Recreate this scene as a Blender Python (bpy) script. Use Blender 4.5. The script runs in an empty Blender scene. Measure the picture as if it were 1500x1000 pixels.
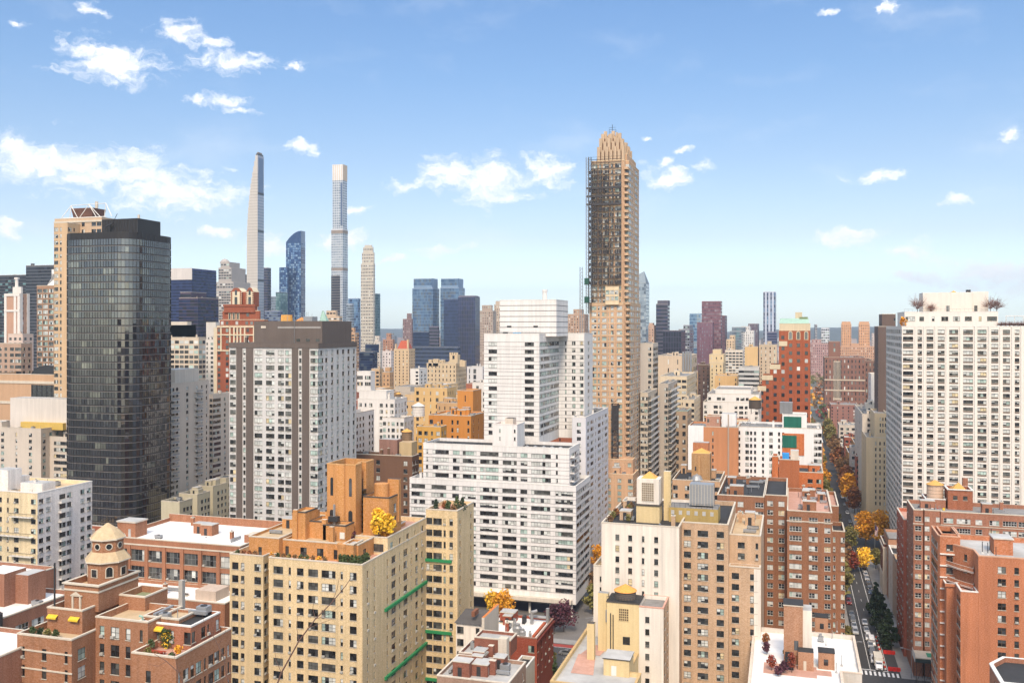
import bpy, math, random
import numpy as np
from math import sin, cos, atan2, radians, pi, hypot
HAZE = .0001
C = bpy.context.scene.collection
SC = bpy.context.scene
# ---------------------------------------------------------------- camera
FP = 1350.0; CAMH = 100.0; HOR = 480.0; YAW = math.atan(410/1350)
SA, CA = sin(YAW), cos(YAW)
cd = bpy.data.cameras.new('camera'); cam = bpy.data.objects.new('camera', cd); C.objects.link(cam)
cd.sensor_width = 36; cd.lens = 36*FP/1500; cd.shift_y = (HOR-500)/1500
cd.clip_start = 0.5; cd.clip_end = 40000
cam.location = (0, 0, CAMH); cam.rotation_euler = (radians(90), 0, YAW)
SC.camera = cam
# ---------------------------------------------------------------- light
SUN_AZ = radians(168); SUN_EL = radians(47)      # azimuth from +Y (clockwise): the sun stands behind and to the right
sd = bpy.data.lights.new('sun', 'SUN'); sd.energy = 2.0; sd.angle = radians(14.0); sd.color = (1, .86, .68)
so = bpy.data.objects.new('sun', sd); C.objects.link(so)
so.rotation_euler = (pi/2-SUN_EL, 0, pi-SUN_AZ)
SC.view_settings.view_transform = 'Standard'; SC.view_settings.look = 'None'
SC.view_settings.exposure = 0.86; SC.view_settings.gamma = 1
SC.cycles.max_bounces = 5; SC.cycles.diffuse_bounces = 3; SC.cycles.glossy_bounces = 2; SC.cycles.volume_bounces = 0
SC.cycles.use_denoising = True

def az_el(px, py):
    u = (px-750)/FP
    return math.atan(u)-YAW, (HOR-py)/FP/math.sqrt(1+u*u)

CLOUDS = [  # px, py, rx, ry (photo pixels) of the puffs in the sky
 (165,92,66,34),(130,75,30,18),(270,48,38,18),(310,62,25,8),(345,90,62,20),(430,100,18,6),(128,14,20,14),(32,32,14,7),
 (60,238,110,34),(150,250,100,38),(250,280,105,34),(20,215,40,16),(330,150,38,10),(350,160,24,8),(292,145,16,6),(300,285,50,20),
 (437,214,34,13),(600,272,34,13),(660,256,62,28),(720,262,62,36),(800,246,50,24),(745,285,40,12),
 (975,262,42,22),(1025,242,26,9),(975,236,12,8),(1003,222,14,5),(950,208,10,5),
 (1280,258,44,10),(1235,345,48,16),(1320,370,44,18),(1484,198,20,12),(1215,18,18,6),(1300,10,20,9),(1400,292,20,8),
 (1450,400,90,26),(1340,405,50,12),(650,364,38,12),(575,378,34,7),(400,362,46,20),(500,352,40,14),(10,336,18,14),(520,305,30,8),(325,340,26,8)]
SKYRAMP = [(p, tuple(v/4 for v in c)) for p, c in ((0, (.86,.96,1.1)), (.044, (.8,.82,.93)), (.096, (.655,.605,.62)), (.181, (.565,.565,.585)), (.269, (.49,.56,.62)), (.352, (.45,.555,.645)), (.5, (1.4,1.24,1.04)), (1, (3.5,2.68,1.9)))]  # upper stops brightened and warmed overhead, out of view, as added soft fill
w = bpy.data.worlds.new('World'); SC.world = w; w.use_nodes = True
nt = w.node_tree; nt.nodes.clear()
def N(tree, t, **kw):
    n = tree.nodes.new(t)
    for k, v in kw.items(): setattr(n, k, v)
    return n
def M2(tree, op, a, b=None, c=None):
    n = N(tree, 'ShaderNodeMath', operation=op)
    for i, v in enumerate((a, b, c)):
        if v is None: continue
        if hasattr(v, 'node'): tree.links.new(v, n.inputs[i])
        else: n.inputs[i].default_value = v
    return n.outputs[0]
def build_world():
    L = nt.links.new
    tc = N(nt, 'ShaderNodeTexCoord')
    sky = N(nt, 'ShaderNodeTexSky', sky_type='NISHITA', sun_disc=False, sun_elevation=SUN_EL, sun_rotation=SUN_AZ,
            altitude=100, air_density=1.0, dust_density=.6, ozone_density=1.6)
    hs = N(nt, 'ShaderNodeHueSaturation'); hs.inputs['Saturation'].default_value = 1.0; hs.inputs['Value'].default_value = 1.0
    hs.inputs['Hue'].default_value = .5
    L(sky.outputs[0], hs.inputs['Color'])
    sp = N(nt, 'ShaderNodeSeparateXYZ'); L(tc.outputs['Generated'], sp.inputs[0])
    az = M2(nt, 'ARCTAN2', sp.outputs[0], sp.outputs[1])
    hl = M2(nt, 'SQRT', M2(nt, 'ADD', M2(nt, 'MULTIPLY', sp.outputs[0], sp.outputs[0]), M2(nt, 'MULTIPLY', sp.outputs[1], sp.outputs[1])))
    el = M2(nt, 'DIVIDE', sp.outputs[2], M2(nt, 'MAXIMUM', hl, .01))
    cb0 = N(nt, 'ShaderNodeCombineXYZ'); L(az, cb0.inputs[0]); L(el, cb0.inputs[1])
    wz = N(nt, 'ShaderNodeTexNoise'); wz.inputs['Scale'].default_value = 34; wz.inputs['Detail'].default_value = 6; wz.inputs['Roughness'].default_value = .6; L(cb0.outputs[0], wz.inputs['Vector'])
    w2 = N(nt, 'ShaderNodeVectorMath', operation='MULTIPLY_ADD'); L(wz.outputs['Color'], w2.inputs[0]); w2.inputs[1].default_value = (.05, .03, 0); w2.inputs[2].default_value = (-.025, -.015, 0)
    cb = N(nt, 'ShaderNodeVectorMath', operation='ADD'); L(cb0.outputs[0], cb.inputs[0]); L(w2.outputs[0], cb.inputs[1])
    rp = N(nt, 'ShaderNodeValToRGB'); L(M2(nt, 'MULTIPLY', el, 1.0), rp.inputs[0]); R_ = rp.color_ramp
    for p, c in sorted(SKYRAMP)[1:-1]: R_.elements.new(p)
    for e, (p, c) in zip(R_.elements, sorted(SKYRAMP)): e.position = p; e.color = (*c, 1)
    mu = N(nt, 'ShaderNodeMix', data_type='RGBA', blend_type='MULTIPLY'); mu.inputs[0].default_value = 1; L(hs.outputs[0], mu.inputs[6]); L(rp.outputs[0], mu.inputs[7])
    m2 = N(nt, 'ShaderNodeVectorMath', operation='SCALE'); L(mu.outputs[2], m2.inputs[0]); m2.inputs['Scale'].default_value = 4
    # turbulence that warps the outlines
    nz = N(nt, 'ShaderNodeTexNoise'); nz.inputs['Scale'].default_value = 26; nz.inputs['Detail'].default_value = 9; nz.inputs['Roughness'].default_value = .6
    mp = N(nt, 'ShaderNodeVectorMath', operation='MULTIPLY'); L(cb.outputs[0], mp.inputs[0]); mp.inputs[1].default_value = (1, 1.8, 1)
    L(mp.outputs[0], nz.inputs['Vector'])
    nz2 = N(nt, 'ShaderNodeTexNoise'); nz2.inputs['Scale'].default_value = 70; nz2.inputs['Detail'].default_value = 7; nz2.inputs['Roughness'].default_value = .65
    L(mp.outputs[0], nz2.inputs['Vector'])
    cur = None
    for (px, py, rx, ry) in CLOUDS:
        a, e = az_el(px, py)
        v = N(nt, 'ShaderNodeVectorMath', operation='MULTIPLY_ADD')
        sx, sy = FP/(rx*1.02), FP/(ry*1.02)
        L(cb.outputs[0], v.inputs[0]); v.inputs[1].default_value = (sx, sy, 0); v.inputs[2].default_value = (-a*sx, -e*sy, 0)
        l = N(nt, 'ShaderNodeVectorMath', operation='LENGTH'); L(v.outputs[0], l.inputs[0])
        cur = l.outputs['Value'] if cur is None else M2(nt, 'SMOOTH_MIN', cur, l.outputs['Value'], .25)
    nn = M2(nt, 'ADD', M2(nt, 'MULTIPLY', M2(nt, 'SUBTRACT', nz.outputs[0], .5), 2.7), M2(nt, 'MULTIPLY', M2(nt, 'SUBTRACT', nz2.outputs[0], .5), 1.6))
    d0 = M2(nt, 'ADD', M2(nt, 'SUBTRACT', .96, cur), nn)
    mr = N(nt, 'ShaderNodeMapRange', interpolation_type='SMOOTHSTEP'); L(d0, mr.inputs[0])
    mr.inputs[1].default_value = -.15; mr.inputs[2].default_value = .95; mr.inputs[4].default_value = .95
    # thin high veil
    nz3 = N(nt, 'ShaderNodeTexNoise'); nz3.inputs['Scale'].default_value = 7; nz3.inputs['Detail'].default_value = 8
    mp3 = N(nt, 'ShaderNodeVectorMath', operation='MULTIPLY'); L(cb.outputs[0], mp3.inputs[0]); mp3.inputs[1].default_value = (1, 2.6, 1); L(mp3.outputs[0], nz3.inputs['Vector'])
    vr = N(nt, 'ShaderNodeMapRange', interpolation_type='SMOOTHSTEP'); L(nz3.outputs[0], vr.inputs[0])
    vr.inputs[1].default_value = .5; vr.inputs[2].default_value = .85; vr.inputs[4].default_value = .22
    dens = M2(nt, 'MAXIMUM', mr.outputs[0], vr.outputs[0])
    # thicker cloud is whiter, its thin underside bluish
    cr = N(nt, 'ShaderNodeMix', data_type='RGBA'); L(nz2.outputs[0], cr.inputs[0])
    cr.inputs[6].default_value = (4.0, 4.15, 4.4, 1); cr.inputs[7].default_value = (5.6, 5.5, 5.4, 1)
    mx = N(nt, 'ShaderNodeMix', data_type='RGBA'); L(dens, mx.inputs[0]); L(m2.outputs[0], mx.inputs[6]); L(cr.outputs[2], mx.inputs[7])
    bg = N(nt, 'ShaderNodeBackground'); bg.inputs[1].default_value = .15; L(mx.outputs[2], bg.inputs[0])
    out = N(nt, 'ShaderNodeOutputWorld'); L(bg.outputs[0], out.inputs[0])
build_world()
# ---------------------------------------------------------------- photo pixel -> world helpers (used to survey real positions)
def Xr(px): return (px-750)/FP*CA-SA
def Yr(px): return CA+(px-750)/FP*SA
def Hh(py, d): return CAMH-(py-HOR)/FP*d
def gnd(px, py, h=0):
    z = (CAMH-h)*FP/(py-HOR); return Xr(px)*z, Yr(px)*z
def atd(px, d): return Xr(px)*d, Yr(px)*d
def depth(x, y): return -x*SA+y*CA
def scr(x, y, z):
    d = depth(x, y); l = x*CA+y*SA
    return 750+FP*l/d, HOR+FP*(CAMH-z)/d, d
def rect(d, xl, xc, xr, D=None, W=None):
    """footprint whose nearest vertical edge is seen at pixel xc, depth d; xl..xr its seen extent"""
    cx, cy = atd(xc, d)
    if xc <= 1160:
        x1 = cx; y0 = cy; x0 = cx-W if W else Xr(xl)*cy/Yr(xl)
        y1 = cy+D if D else Yr(xr)*cx/Xr(xr)
    else:
        x0 = cx; y0 = cy; x1 = cx+W if W else Xr(xr)*cy/Yr(xr)
        y1 = cy+D if D else Yr(xl)*cx/Xr(xl)
    return x0, x1, y0, y1
# ---------------------------------------------------------------- materials
def S(hexs, k=.8):
    v = [int(hexs[i:i+2], 16)/255 for i in (0, 2, 4)]
    return tuple(k*(x/12.92 if x <= .04045 else ((x+.055)/1.055)**2.4) for x in v)
MATS = {}
def mat(name, col, rough=.8, var=.16, streak=.18, fine=.12, spec=.3, metal=0., big=.05, finescale=2.2, bump=0):
    if name in MATS: return MATS[name]
    m = bpy.data.materials.new(name); m.use_nodes = True; t = m.node_tree; L = t.links.new
    b = t.nodes['Principled BSDF']; b.inputs['Roughness'].default_value = rough
    b.inputs['Specular IOR Level'].default_value = spec; b.inputs['Metallic'].default_value = metal
    if var or streak or fine:
        g = N(t, 'ShaderNodeNewGeometry')
        def nz(sx, sz, det):
            v = N(t, 'ShaderNodeVectorMath', operation='MULTIPLY'); L(g.outputs['Position'], v.inputs[0]); v.inputs[1].default_value = (sx, sx, sz)
            n = N(t, 'ShaderNodeTexNoise'); n.inputs['Scale'].default_value = 1; n.inputs['Detail'].default_value = det; n.inputs['Roughness'].default_value = .6
            L(v.outputs[0], n.inputs['Vector']); return M2(t, 'SUBTRACT', n.outputs[0], .5)
        a = M2(t, 'MULTIPLY', nz(big, big, 5), var*2.4)
        s = M2(t, 'MULTIPLY', nz(.9, .045, 3), streak*2.4)
        f = M2(t, 'MULTIPLY', nz(finescale, finescale*2.5, 2), fine*2.4)
        val = M2(t, 'ADD', M2(t, 'ADD', M2(t, 'ADD', a, s), f), 1.0)
        hs = N(t, 'ShaderNodeHueSaturation'); hs.inputs['Color'].default_value = (*col, 1); L(val, hs.inputs['Value'])
        L(M2(t, 'ADD', M2(t, 'MULTIPLY', f, -.6), 1.0), hs.inputs['Saturation'])
        L(hs.outputs[0], b.inputs['Base Color'])
    else: b.inputs['Base Color'].default_value = (*col, 1)
    MATS[name] = m; return m
def wallm(hexs, **k):
    c = S(hexs); g = .3*c[0]+.6*c[1]+.1*c[2]; return mat('wall '+hexs, tuple(v*.98+g*.02 for v in c), **k)
def vary(m, amt, tilt=.05):
    t = m.node_tree; L = t.links.new; b = t.nodes['Principled BSDF']; g = N(t, 'ShaderNodeNewGeometry'); oi = N(t, 'ShaderNodeObjectInfo')
    w_ = N(t, 'ShaderNodeTexWhiteNoise', noise_dimensions='2D'); cv = N(t, 'ShaderNodeCombineXYZ'); L(g.outputs['Random Per Island'], cv.inputs[0]); L(oi.outputs['Random'], cv.inputs[1]); L(cv.outputs[0], w_.inputs['Vector'])
    src = b.inputs['Base Color'].links[0].from_socket; h = N(t, 'ShaderNodeHueSaturation'); L(src, h.inputs['Color']); L(M2(t, 'ADD', M2(t, 'MULTIPLY', M2(t, 'POWER', w_.outputs[0], 1.6), amt), 1-amt*.4), h.inputs['Value']); L(h.outputs[0], b.inputs['Base Color'])
    s_ = N(t, 'ShaderNodeVectorMath', operation='MULTIPLY_ADD'); L(w_.outputs['Color'], s_.inputs[0]); s_.inputs[1].default_value = (tilt,)*3; s_.inputs[2].default_value = (-tilt/2,)*3
    a_ = N(t, 'ShaderNodeVectorMath', operation='ADD'); L(g.outputs['Normal'], a_.inputs[0]); L(s_.outputs[0], a_.inputs[1]); n_ = N(t, 'ShaderNodeVectorMath', operation='NORMALIZE'); L(a_.outputs[0], n_.inputs[0]); L(n_.outputs[0], b.inputs['Normal'])
    return m
def glassm(name, col, rough=.08, spec=.5, var=.25):
    return mat(name, col, rough=rough, var=var, streak=0, fine=.25, spec=spec, big=.15, finescale=.5)
G_DARK = glassm('dark window glass', (.026, .028, .03), spec=.9); G_MID = glassm('window glass with dim room', (.085, .087, .08), spec=.9)
G_BLIND = mat('white blind behind glass', (.52, .53, .49), rough=.3, streak=0, fine=.1, spec=.5)
G_GREEN = mat('pale green curtain behind glass', (.33, .42, .37), rough=.25, streak=0, fine=.1, spec=.5)
G_CREAM = mat('cream curtain behind glass', (.55, .45, .27), rough=.3, streak=0, fine=.1, spec=.5)
vary(G_DARK, 1.6); vary(G_MID, 1.0); vary(G_BLIND, .5, .02); vary(G_GREEN, .7, .03); vary(G_CREAM, .6, .02)
FRAME = {'k': mat('dark window frame', (.03, .03, .03), var=0, streak=0, fine=0, rough=.5), 'w': mat('white window frame', (.7, .69, .65), var=0, streak=0, fine=0, rough=.5),
         'g': mat('grey window frame', (.25, .25, .24), var=0, streak=0, fine=0, rough=.5), 'b': mat('bronze window frame', (.12, .08, .05), var=0, streak=0, fine=0, rough=.4)}
SILL = mat('stone sill', S('c9bfae'), streak=.1); ACM = mat('window air conditioner', S('b8b4aa'), streak=0, fine=.05)
R_WHITE = mat('white roof membrane', S('efece6', .85), var=.26, streak=0, fine=.08, big=.22, finescale=.6)
R_GREY = mat('grey roof gravel', S('8d8a86'), var=.3, streak=0, fine=.2, big=.15, finescale=.9)
R_TAN = mat('tan roof paving', S('c9b08c'), var=.22, streak=0, fine=.15, big=.2, finescale=.9)
R_DARK = mat('black roof tar', S('3b3a3a'), var=.3, streak=0, fine=.2, big=.2, finescale=.9)
R_PINK = mat('pink roof pavers', S('c99c88'), var=.2, streak=0, fine=.15, big=.2, finescale=.9)
R_SILV = mat('silver roof coating', S('b9b7b2'), var=.4, streak=0, fine=.12, big=.15, finescale=.7)
COP = mat('stone coping', S('d6cab6'), streak=.1); COPW = mat('white coping', S('ebe6dc'), streak=.1); COPD = mat('dark coping', S('57514b'), streak=.1)
METAL = mat('galvanised metal', S('a7a8a8'), rough=.45, metal=.4, streak=.1); DMETAL = mat('dark metal', S('3a3a3b'), rough=.5, streak=.05)
COPPER = mat('green copper', S('9fbfae'), streak=.2, rough=.6); WOOD = mat('weathered wood', S('8a7258'), streak=.25, fine=.2)
YELLOWCAP = mat('tan tank cap', S('e0aa5c'), streak=.1)
# ---------------------------------------------------------------- mesh building
class MB:
    def __init__(s): s.v = []; s.f = []; s.m = []; s.mats = []; s.mi = {}
    def mid(s, m):
        k = m.name
        if k not in s.mi: s.mi[k] = len(s.mats); s.mats.append(m)
        return s.mi[k]
    def face(s, pts, m):
        n = len(s.v); s.v.extend(pts); s.f.append(tuple(range(n, n+len(pts)))); s.m.append(s.mid(m))
    def box(s, x0, x1, y0, y1, z0, z1, m, top=None, bottom=False):
        n = len(s.v)
        s.v += [(x0,y0,z0),(x1,y0,z0),(x1,y1,z0),(x0,y1,z0),(x0,y0,z1),(x1,y0,z1),(x1,y1,z1),(x0,y1,z1)]
        i = s.mid(m); it = s.mid(top) if top else i
        for q in ((0,1,5,4),(1,2,6,5),(2,3,7,6),(3,0,4,7)): s.f.append(tuple(n+a for a in q)); s.m.append(i)
        s.f.append((n+4,n+5,n+6,n+7)); s.m.append(it)
        s.f.append((n+3,n+2,n+1,n)); s.m.append(i)
    def rod(s, p, q, r, m, n=5, r2=None):
        p = np.array(p, float); q = np.array(q, float); d = q-p; d = d/np.linalg.norm(d)
        a = np.cross(d, (0,0,1)) if abs(d[2]) < .95 else np.cross(d, (1,0,0)); a = a/np.linalg.norm(a); b = np.cross(d, a)
        r2 = r if r2 is None else r2; k = len(s.v); i = s.mid(m)
        for j in range(n):
            t = 2*pi*j/n; o = a*cos(t)+b*sin(t); s.v.append(tuple(p+o*r)); s.v.append(tuple(q+o*r2))
        for j in range(n):
            j2 = (j+1) % n; s.f.append((k+2*j, k+2*j2, k+2*j2+1, k+2*j+1)); s.m.append(i)
        s.f.append(tuple(k+2*j for j in range(n))[::-1]); s.m.append(i); s.f.append(tuple(k+2*j+1 for j in range(n))); s.m.append(i)
    def prism(s, pts, z0, z1, m, top=None, pts1=None):
        pts1 = pts1 or pts; n = len(pts)
        for i in range(n):
            a, b = pts[i], pts[(i+1) % n]; c, d = pts1[(i+1) % n], pts1[i]
            s.face([(*a, z0), (*b, z0), (*c, z1), (*d, z1)], m)
        s.face([(*p, z1) for p in pts1], top or m)
    def lathe(s, cx, cy, prof, m, n=16):
        for (r0, z0), (r1, z1) in zip(prof, prof[1:]):
            for j in range(n):
                a, b = 2*pi*j/n, 2*pi*(j+1)/n
                q = [(cx+r0*cos(a), cy+r0*sin(a), z0), (cx+r0*cos(b), cy+r0*sin(b), z0), (cx+r1*cos(b), cy+r1*sin(b), z1), (cx+r1*cos(a), cy+r1*sin(a), z1)]
                if r1 < 1e-6: q = q[:3]
                if r0 < 1e-6: q = [q[0], q[2], q[3]]
                s.face(q, m)
    def mesh(s, name, off=(0,0,0)):
        me = bpy.data.meshes.new(name)
        v = np.array(s.v, float).reshape(-1, 3)-np.array(off)
        me.from_pydata(v.tolist(), [], s.f)
        for m in s.mats: me.materials.append(m)
        me.polygons.foreach_set('material_index', s.m); me.update()
        return me
def link(name, me, parent=None, loc=(0,0,0), rz=0):
    o = bpy.data.objects.new(name, me); C.objects.link(o); o.location = loc; o.rotation_euler = (0,0,rz)
    if parent: o.parent = parent
    return o
def tag(o, label, cat, group=None, kind=None):
    if label: o['label'] = label
    if cat: o['category'] = cat
    if group: o['group'] = group
    if kind: o['kind'] = kind
    return o
# ---------------------------------------------------------------- windows
WM = {}; WSTY = {'s': (.95, 1), 'n': (.6, 1), 'd': (1.7, 2), 't': (2.5, 3), 'q': (3.5, 4), 'v': (4.6, 5)}
def win_mesh(w, h, lights, fr, var, blind, ac, sash, r, sill, arch=False):
    k = (round(w, 2), round(h, 2), lights, fr, var, blind, ac, sash, r, sill)
    if k in WM: return WM[k]
    rn = random.Random(hash((round(w*100), round(h*100), lights, var, int(blind*100))))
    b = MB(); F = FRAME[fr]; fw = .07; yf = r-.05
    has_ac = ac > 0 and rn.random() < ac
    def bar(x0, x1, z0, z1): b.face([(x0, yf, z0), (x1, yf, z0), (x1, yf, z1), (x0, yf, z1)], F)
    bar(-w/2, w/2, 0, fw); bar(-w/2, w/2, h-fw, h); bar(-w/2, -w/2+fw, fw, h-fw); bar(w/2-fw, w/2, fw, h-fw)
    mode = rn.random()
    for i in range(lights):
        x0 = -w/2+w*i/lights; x1 = x0+w/lights
        if i: bar(x0-fw/2, x0+fw/2, fw, h-fw)
        q = rn.random() if rn.random() < .35 else mode
        if q < blind*.55: ms = (G_BLIND, G_BLIND)
        elif q < blind*.8: ms = (G_GREEN, G_GREEN)
        elif q < blind: ms = (G_DARK, G_BLIND)
        elif q < blind+.03: ms = (G_CREAM, G_CREAM)
        elif q < blind+.03+(1-blind)*.3: ms = (G_MID, G_MID)
        else: ms = (G_DARK, G_DARK)
        zs = (0, h*(.5 if sash else .35), h)
        if q >= blind*.8 and q < blind: zs = (0, h*(.3+.4*rn.random()), h)
        for j in range(2): b.face([(x0, r, zs[j]), (x1, r, zs[j]), (x1, r, zs[j+1]), (x0, r, zs[j+1])], ms[j])
        if sash: bar(x0, x1, h*.5-.03, h*.5+.03)
    if sill: b.box(-w/2-.08, w/2+.08, -.1, r, -.12, 0, SILL)
    if has_ac:
        ax = -w/2+w/lights/2
        b.box(ax-.32, ax+.32, -.3, r-.06, .02, .42, ACM)
    me = b.mesh('window'); WM[k] = (me, np.array(b.v, float), b.f, [b.mats[i] for i in b.m]); return WM[k]
def Fs(pat, fh=2.8, wh=1.5, sill=.9, top=1.2, z0=4, fr='k', blind=.35, ac=.12, sash=True, sk=True, r=.16, ws=1., wt=None, skip=None, m=0.):
    return dict(pat=pat, fh=fh, wh=wh, sill=sill, top=top, z0=z0, fr=fr, blind=blind, ac=ac, sash=sash, sk=sk, r=r, ws=ws, wt=wt, skip=skip, m=m)
RNG = random.Random(7)
class Bd:
    all = []
    def __init__(s, name, label, x, y, cat='building', group=None, vis=None, indiv=True, zb=0):
        s.e = bpy.data.objects.new(name, None); C.objects.link(s.e); s.e.location = (x, y, zb); s.o = (x, y, zb)
        tag(s.e, label, cat, group); s.win = []; s.fw = MB(); s.indiv = indiv; s.vis = vis; s.ext = []; s.gl = None
        Bd.all.append(s)
    def part(s, name, mb, label=None, kind=None, parent=None):
        if not mb.f: return None
        o = link(name, mb.mesh(name, s.o), parent or s.e)
        if label: o['label'] = label
        if kind: o['kind'] = kind
        return o
    def facade(s, mb, p, q, z0, z1, wm, sp, far=False):
        px, py = p; L = hypot(q[0]-px, q[1]-py); ux, uy = (q[0]-px)/L, (q[1]-py)/L
        nx, ny = uy, -ux
        seen = nx*(0-(px+q[0])/2)+ny*(0-(py+q[1])/2) > 0
        def W(u, v, d=0): return (px+ux*u-nx*d, py+uy*u-ny*d, v)
        if not sp or not seen:
            mb.face([W(0, z0), W(L, z0), W(L, z1), W(0, z1)], wm); return
        pat = sp['pat']; n = len(pat); m = sp['m']; Lm = L-2*m
        wts = sp['wt'] or [1]*n; tot = sum(wts); bays = []; acc = 0
        for ch, wt in zip(pat, wts):
            c = m+(acc+wt/2)/tot*Lm; cw = wt/tot*Lm; acc += wt
            if ch == '.': continue
            if ch == 'r': w = cw; l = max(2, round(cw/1.1))
            elif ch == 'R': w = cw*.82; l = max(2, round(w/1.1))
            else: w, l = WSTY[ch]; w = min(w*sp['ws'], cw*.9)
            bays.append((c, w, l))
        floors = []; z = z1-sp['top']-sp['fh']; k = 0
        zb = max(z0, sp['z0'])
        while z >= zb-.01:
            if not (sp['skip'] and k in sp['skip']): floors.append(z+sp['sill'])
            z -= sp['fh']; k += 1
        wh = sp['wh']; r = sp['r']; ang = atan2(uy, ux)
        if far:
            mb.face([W(0, z0), W(L, z0), W(L, z1), W(0, z1)], wm)
            for f in floors:
                for c, w, l in bays:
                    t = RNG.random(); bl = sp['blind']
                    g = RNG.choice(s.gl) if s.gl else G_BLIND if t < bl*.4 else G_GREEN if t < bl*.7 else G_MID if t < bl+.15 else G_DARK
                    s.fw.face([W(c-w/2, f, -.06), W(c+w/2, f, -.06), W(c+w/2, f+wh, -.06), W(c-w/2, f+wh, -.06)], g)
            return
        prev = z0
        for f in sorted(floors):
            if f > prev: mb.face([W(0, prev), W(L, prev), W(L, f), W(0, f)], wm)
            u = 0
            for c, w, l in bays:
                a, b = c-w/2, c+w/2
                if a > u+1e-4: mb.face([W(u, f), W(a, f), W(a, f+wh), W(u, f+wh)], wm)
                rr = r+.02
                mb.face([W(a, f), W(a, f, rr), W(a, f+wh, rr), W(a, f+wh)], wm); mb.face([W(b, f, rr), W(b, f), W(b, f+wh), W(b, f+wh, rr)], wm)
                mb.face([W(a, f+wh), W(a, f+wh, rr), W(b, f+wh, rr), W(b, f+wh)], wm); mb.face([W(a, f), W(b, f), W(b, f, rr), W(a, f, rr)], wm)
                x, y, zz = W(c, f)
                sx, sy, d = scr(x, y, zz)
                inf = -20 < sx < 1520 and sy < 1020
                area = w*wh*abs(nx*x+ny*y)/hypot(x, y)/(d*d) if inf else 0
                s.win.append((area, (x, y, zz), ang, (w, wh, l, sp['fr'], RNG.randrange(9), sp['blind'], sp['ac'], sp['sash'], r, sp['sk'])))
                u = b
            if u < L-1e-4: mb.face([W(u, f), W(L, f), W(L, f+wh), W(u, f+wh)], wm)
            prev = f+wh
        if prev < z1-1e-4: mb.face([W(0, prev), W(L, prev), W(L, z1), W(0, z1)], wm)
    def poly(s, pts, z0, z1, wm, specs=None, roof=R_GREY, par=1.0, cop=COP, name='wall', far=False, inset=.35, copo=.06, wms=None, parent=None, label=None, roofname='roof'):
        """walls round pts (counter-clockwise) with windows, parapet, coping and roof"""
        n = len(pts); mb = MB(); specs = specs or {}
        for i in range(n):
            s.facade(mb, pts[i], pts[(i+1) % n], z0, z1, (wms or {}).get(i, wm), specs.get(i), far)
        o = s.part(name, mb, label, parent=parent); s.ext.append((pts, z1))
        def off(t):
            out = []
            for i in range(n):
                p0, p1, p2 = pts[i-1], pts[i], pts[(i+1) % n]
                d1 = np.array(p1)-p0; d2 = np.array(p2)-p1; d1 = d1/np.hypot(*d1); d2 = d2/np.hypot(*d2)
                n1 = np.array((-d1[1], d1[0])); n2 = np.array((-d2[1], d2[0])); k = 1+n1@n2
                out.append(tuple(np.array(p1)+(n1+n2)*t/max(k, .3)))
            return out
        rb = MB(); zi = z1-par; inn = off(inset); out = off(-copo)
        rb.face([(*p, zi) for p in inn], roof)
        if par > 0:
            for i in range(n):
                j = (i+1) % n
                rb.face([(*inn[j], zi), (*inn[i], zi), (*inn[i], z1+.12), (*inn[j], z1+.12)], wm)
        s.part(roofname, rb)
        if par > 0:
            cb = MB()
            for i in range(n):
                j = (i+1) % n
                cb.face([(*out[i], z1+.14), (*out[j], z1+.14), (*inn[j], z1+.14), (*inn[i], z1+.14)], cop)
                cb.face([(*out[i], z1-.12), (*out[j], z1-.12), (*out[j], z1+.14), (*out[i], z1+.14)], cop)
                cb.face([(*out[j], z1-.12), (*out[i], z1-.12), (*pts[i], z1-.12), (*pts[j], z1-.12)], cop)
            s.part('parapet', cb)
        return o
    def blk(s, R, z0, z1, wm, f=None, rt=None, lf=None, **k):
        x0, x1, y0, y1 = R
        return s.poly([(x0,y0),(x1,y0),(x1,y1),(x0,y1)], z0, z1, wm, {0: f, 1: rt, 3: lf}, **k)
    def bx(s, name, x0, x1, y0, y1, z0, z1, m, top=None, parent=None):
        b = MB(); b.box(x0, x1, y0, y1, z0, z1, m, top); return s.part(name, b, parent=parent)
    def band(s, pts, z0, z1, m, name='band_course', t=.12, edges=None):
        b = MB(); n = len(pts)
        for i in range(n) if edges is None else edges:
            p, q = np.array(pts[i], float), np.array(pts[(i+1) % n], float); d = (q-p)/np.hypot(*(q-p)); nn = np.array((d[1], -d[0]))
            p2, q2 = p-d*t*.99, q+d*t*.99
            a, c, e, g = tuple(p2), tuple(q2), tuple(q2+nn*t), tuple(p2+nn*t)
            b.face([(*g, z0), (*e, z0), (*e, z1), (*g, z1)], m); b.face([(*g, z1), (*e, z1), (*c, z1), (*a, z1)], m)
            b.face([(*a, z0), (*c, z0), (*e, z0), (*g, z0)], m); b.face([(*a, z0), (*g, z0), (*g, z1), (*a, z1)], m); b.face([(*e, z0), (*c, z0), (*c, z1), (*e, z1)], m)
        return s.part(name, b)
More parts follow.
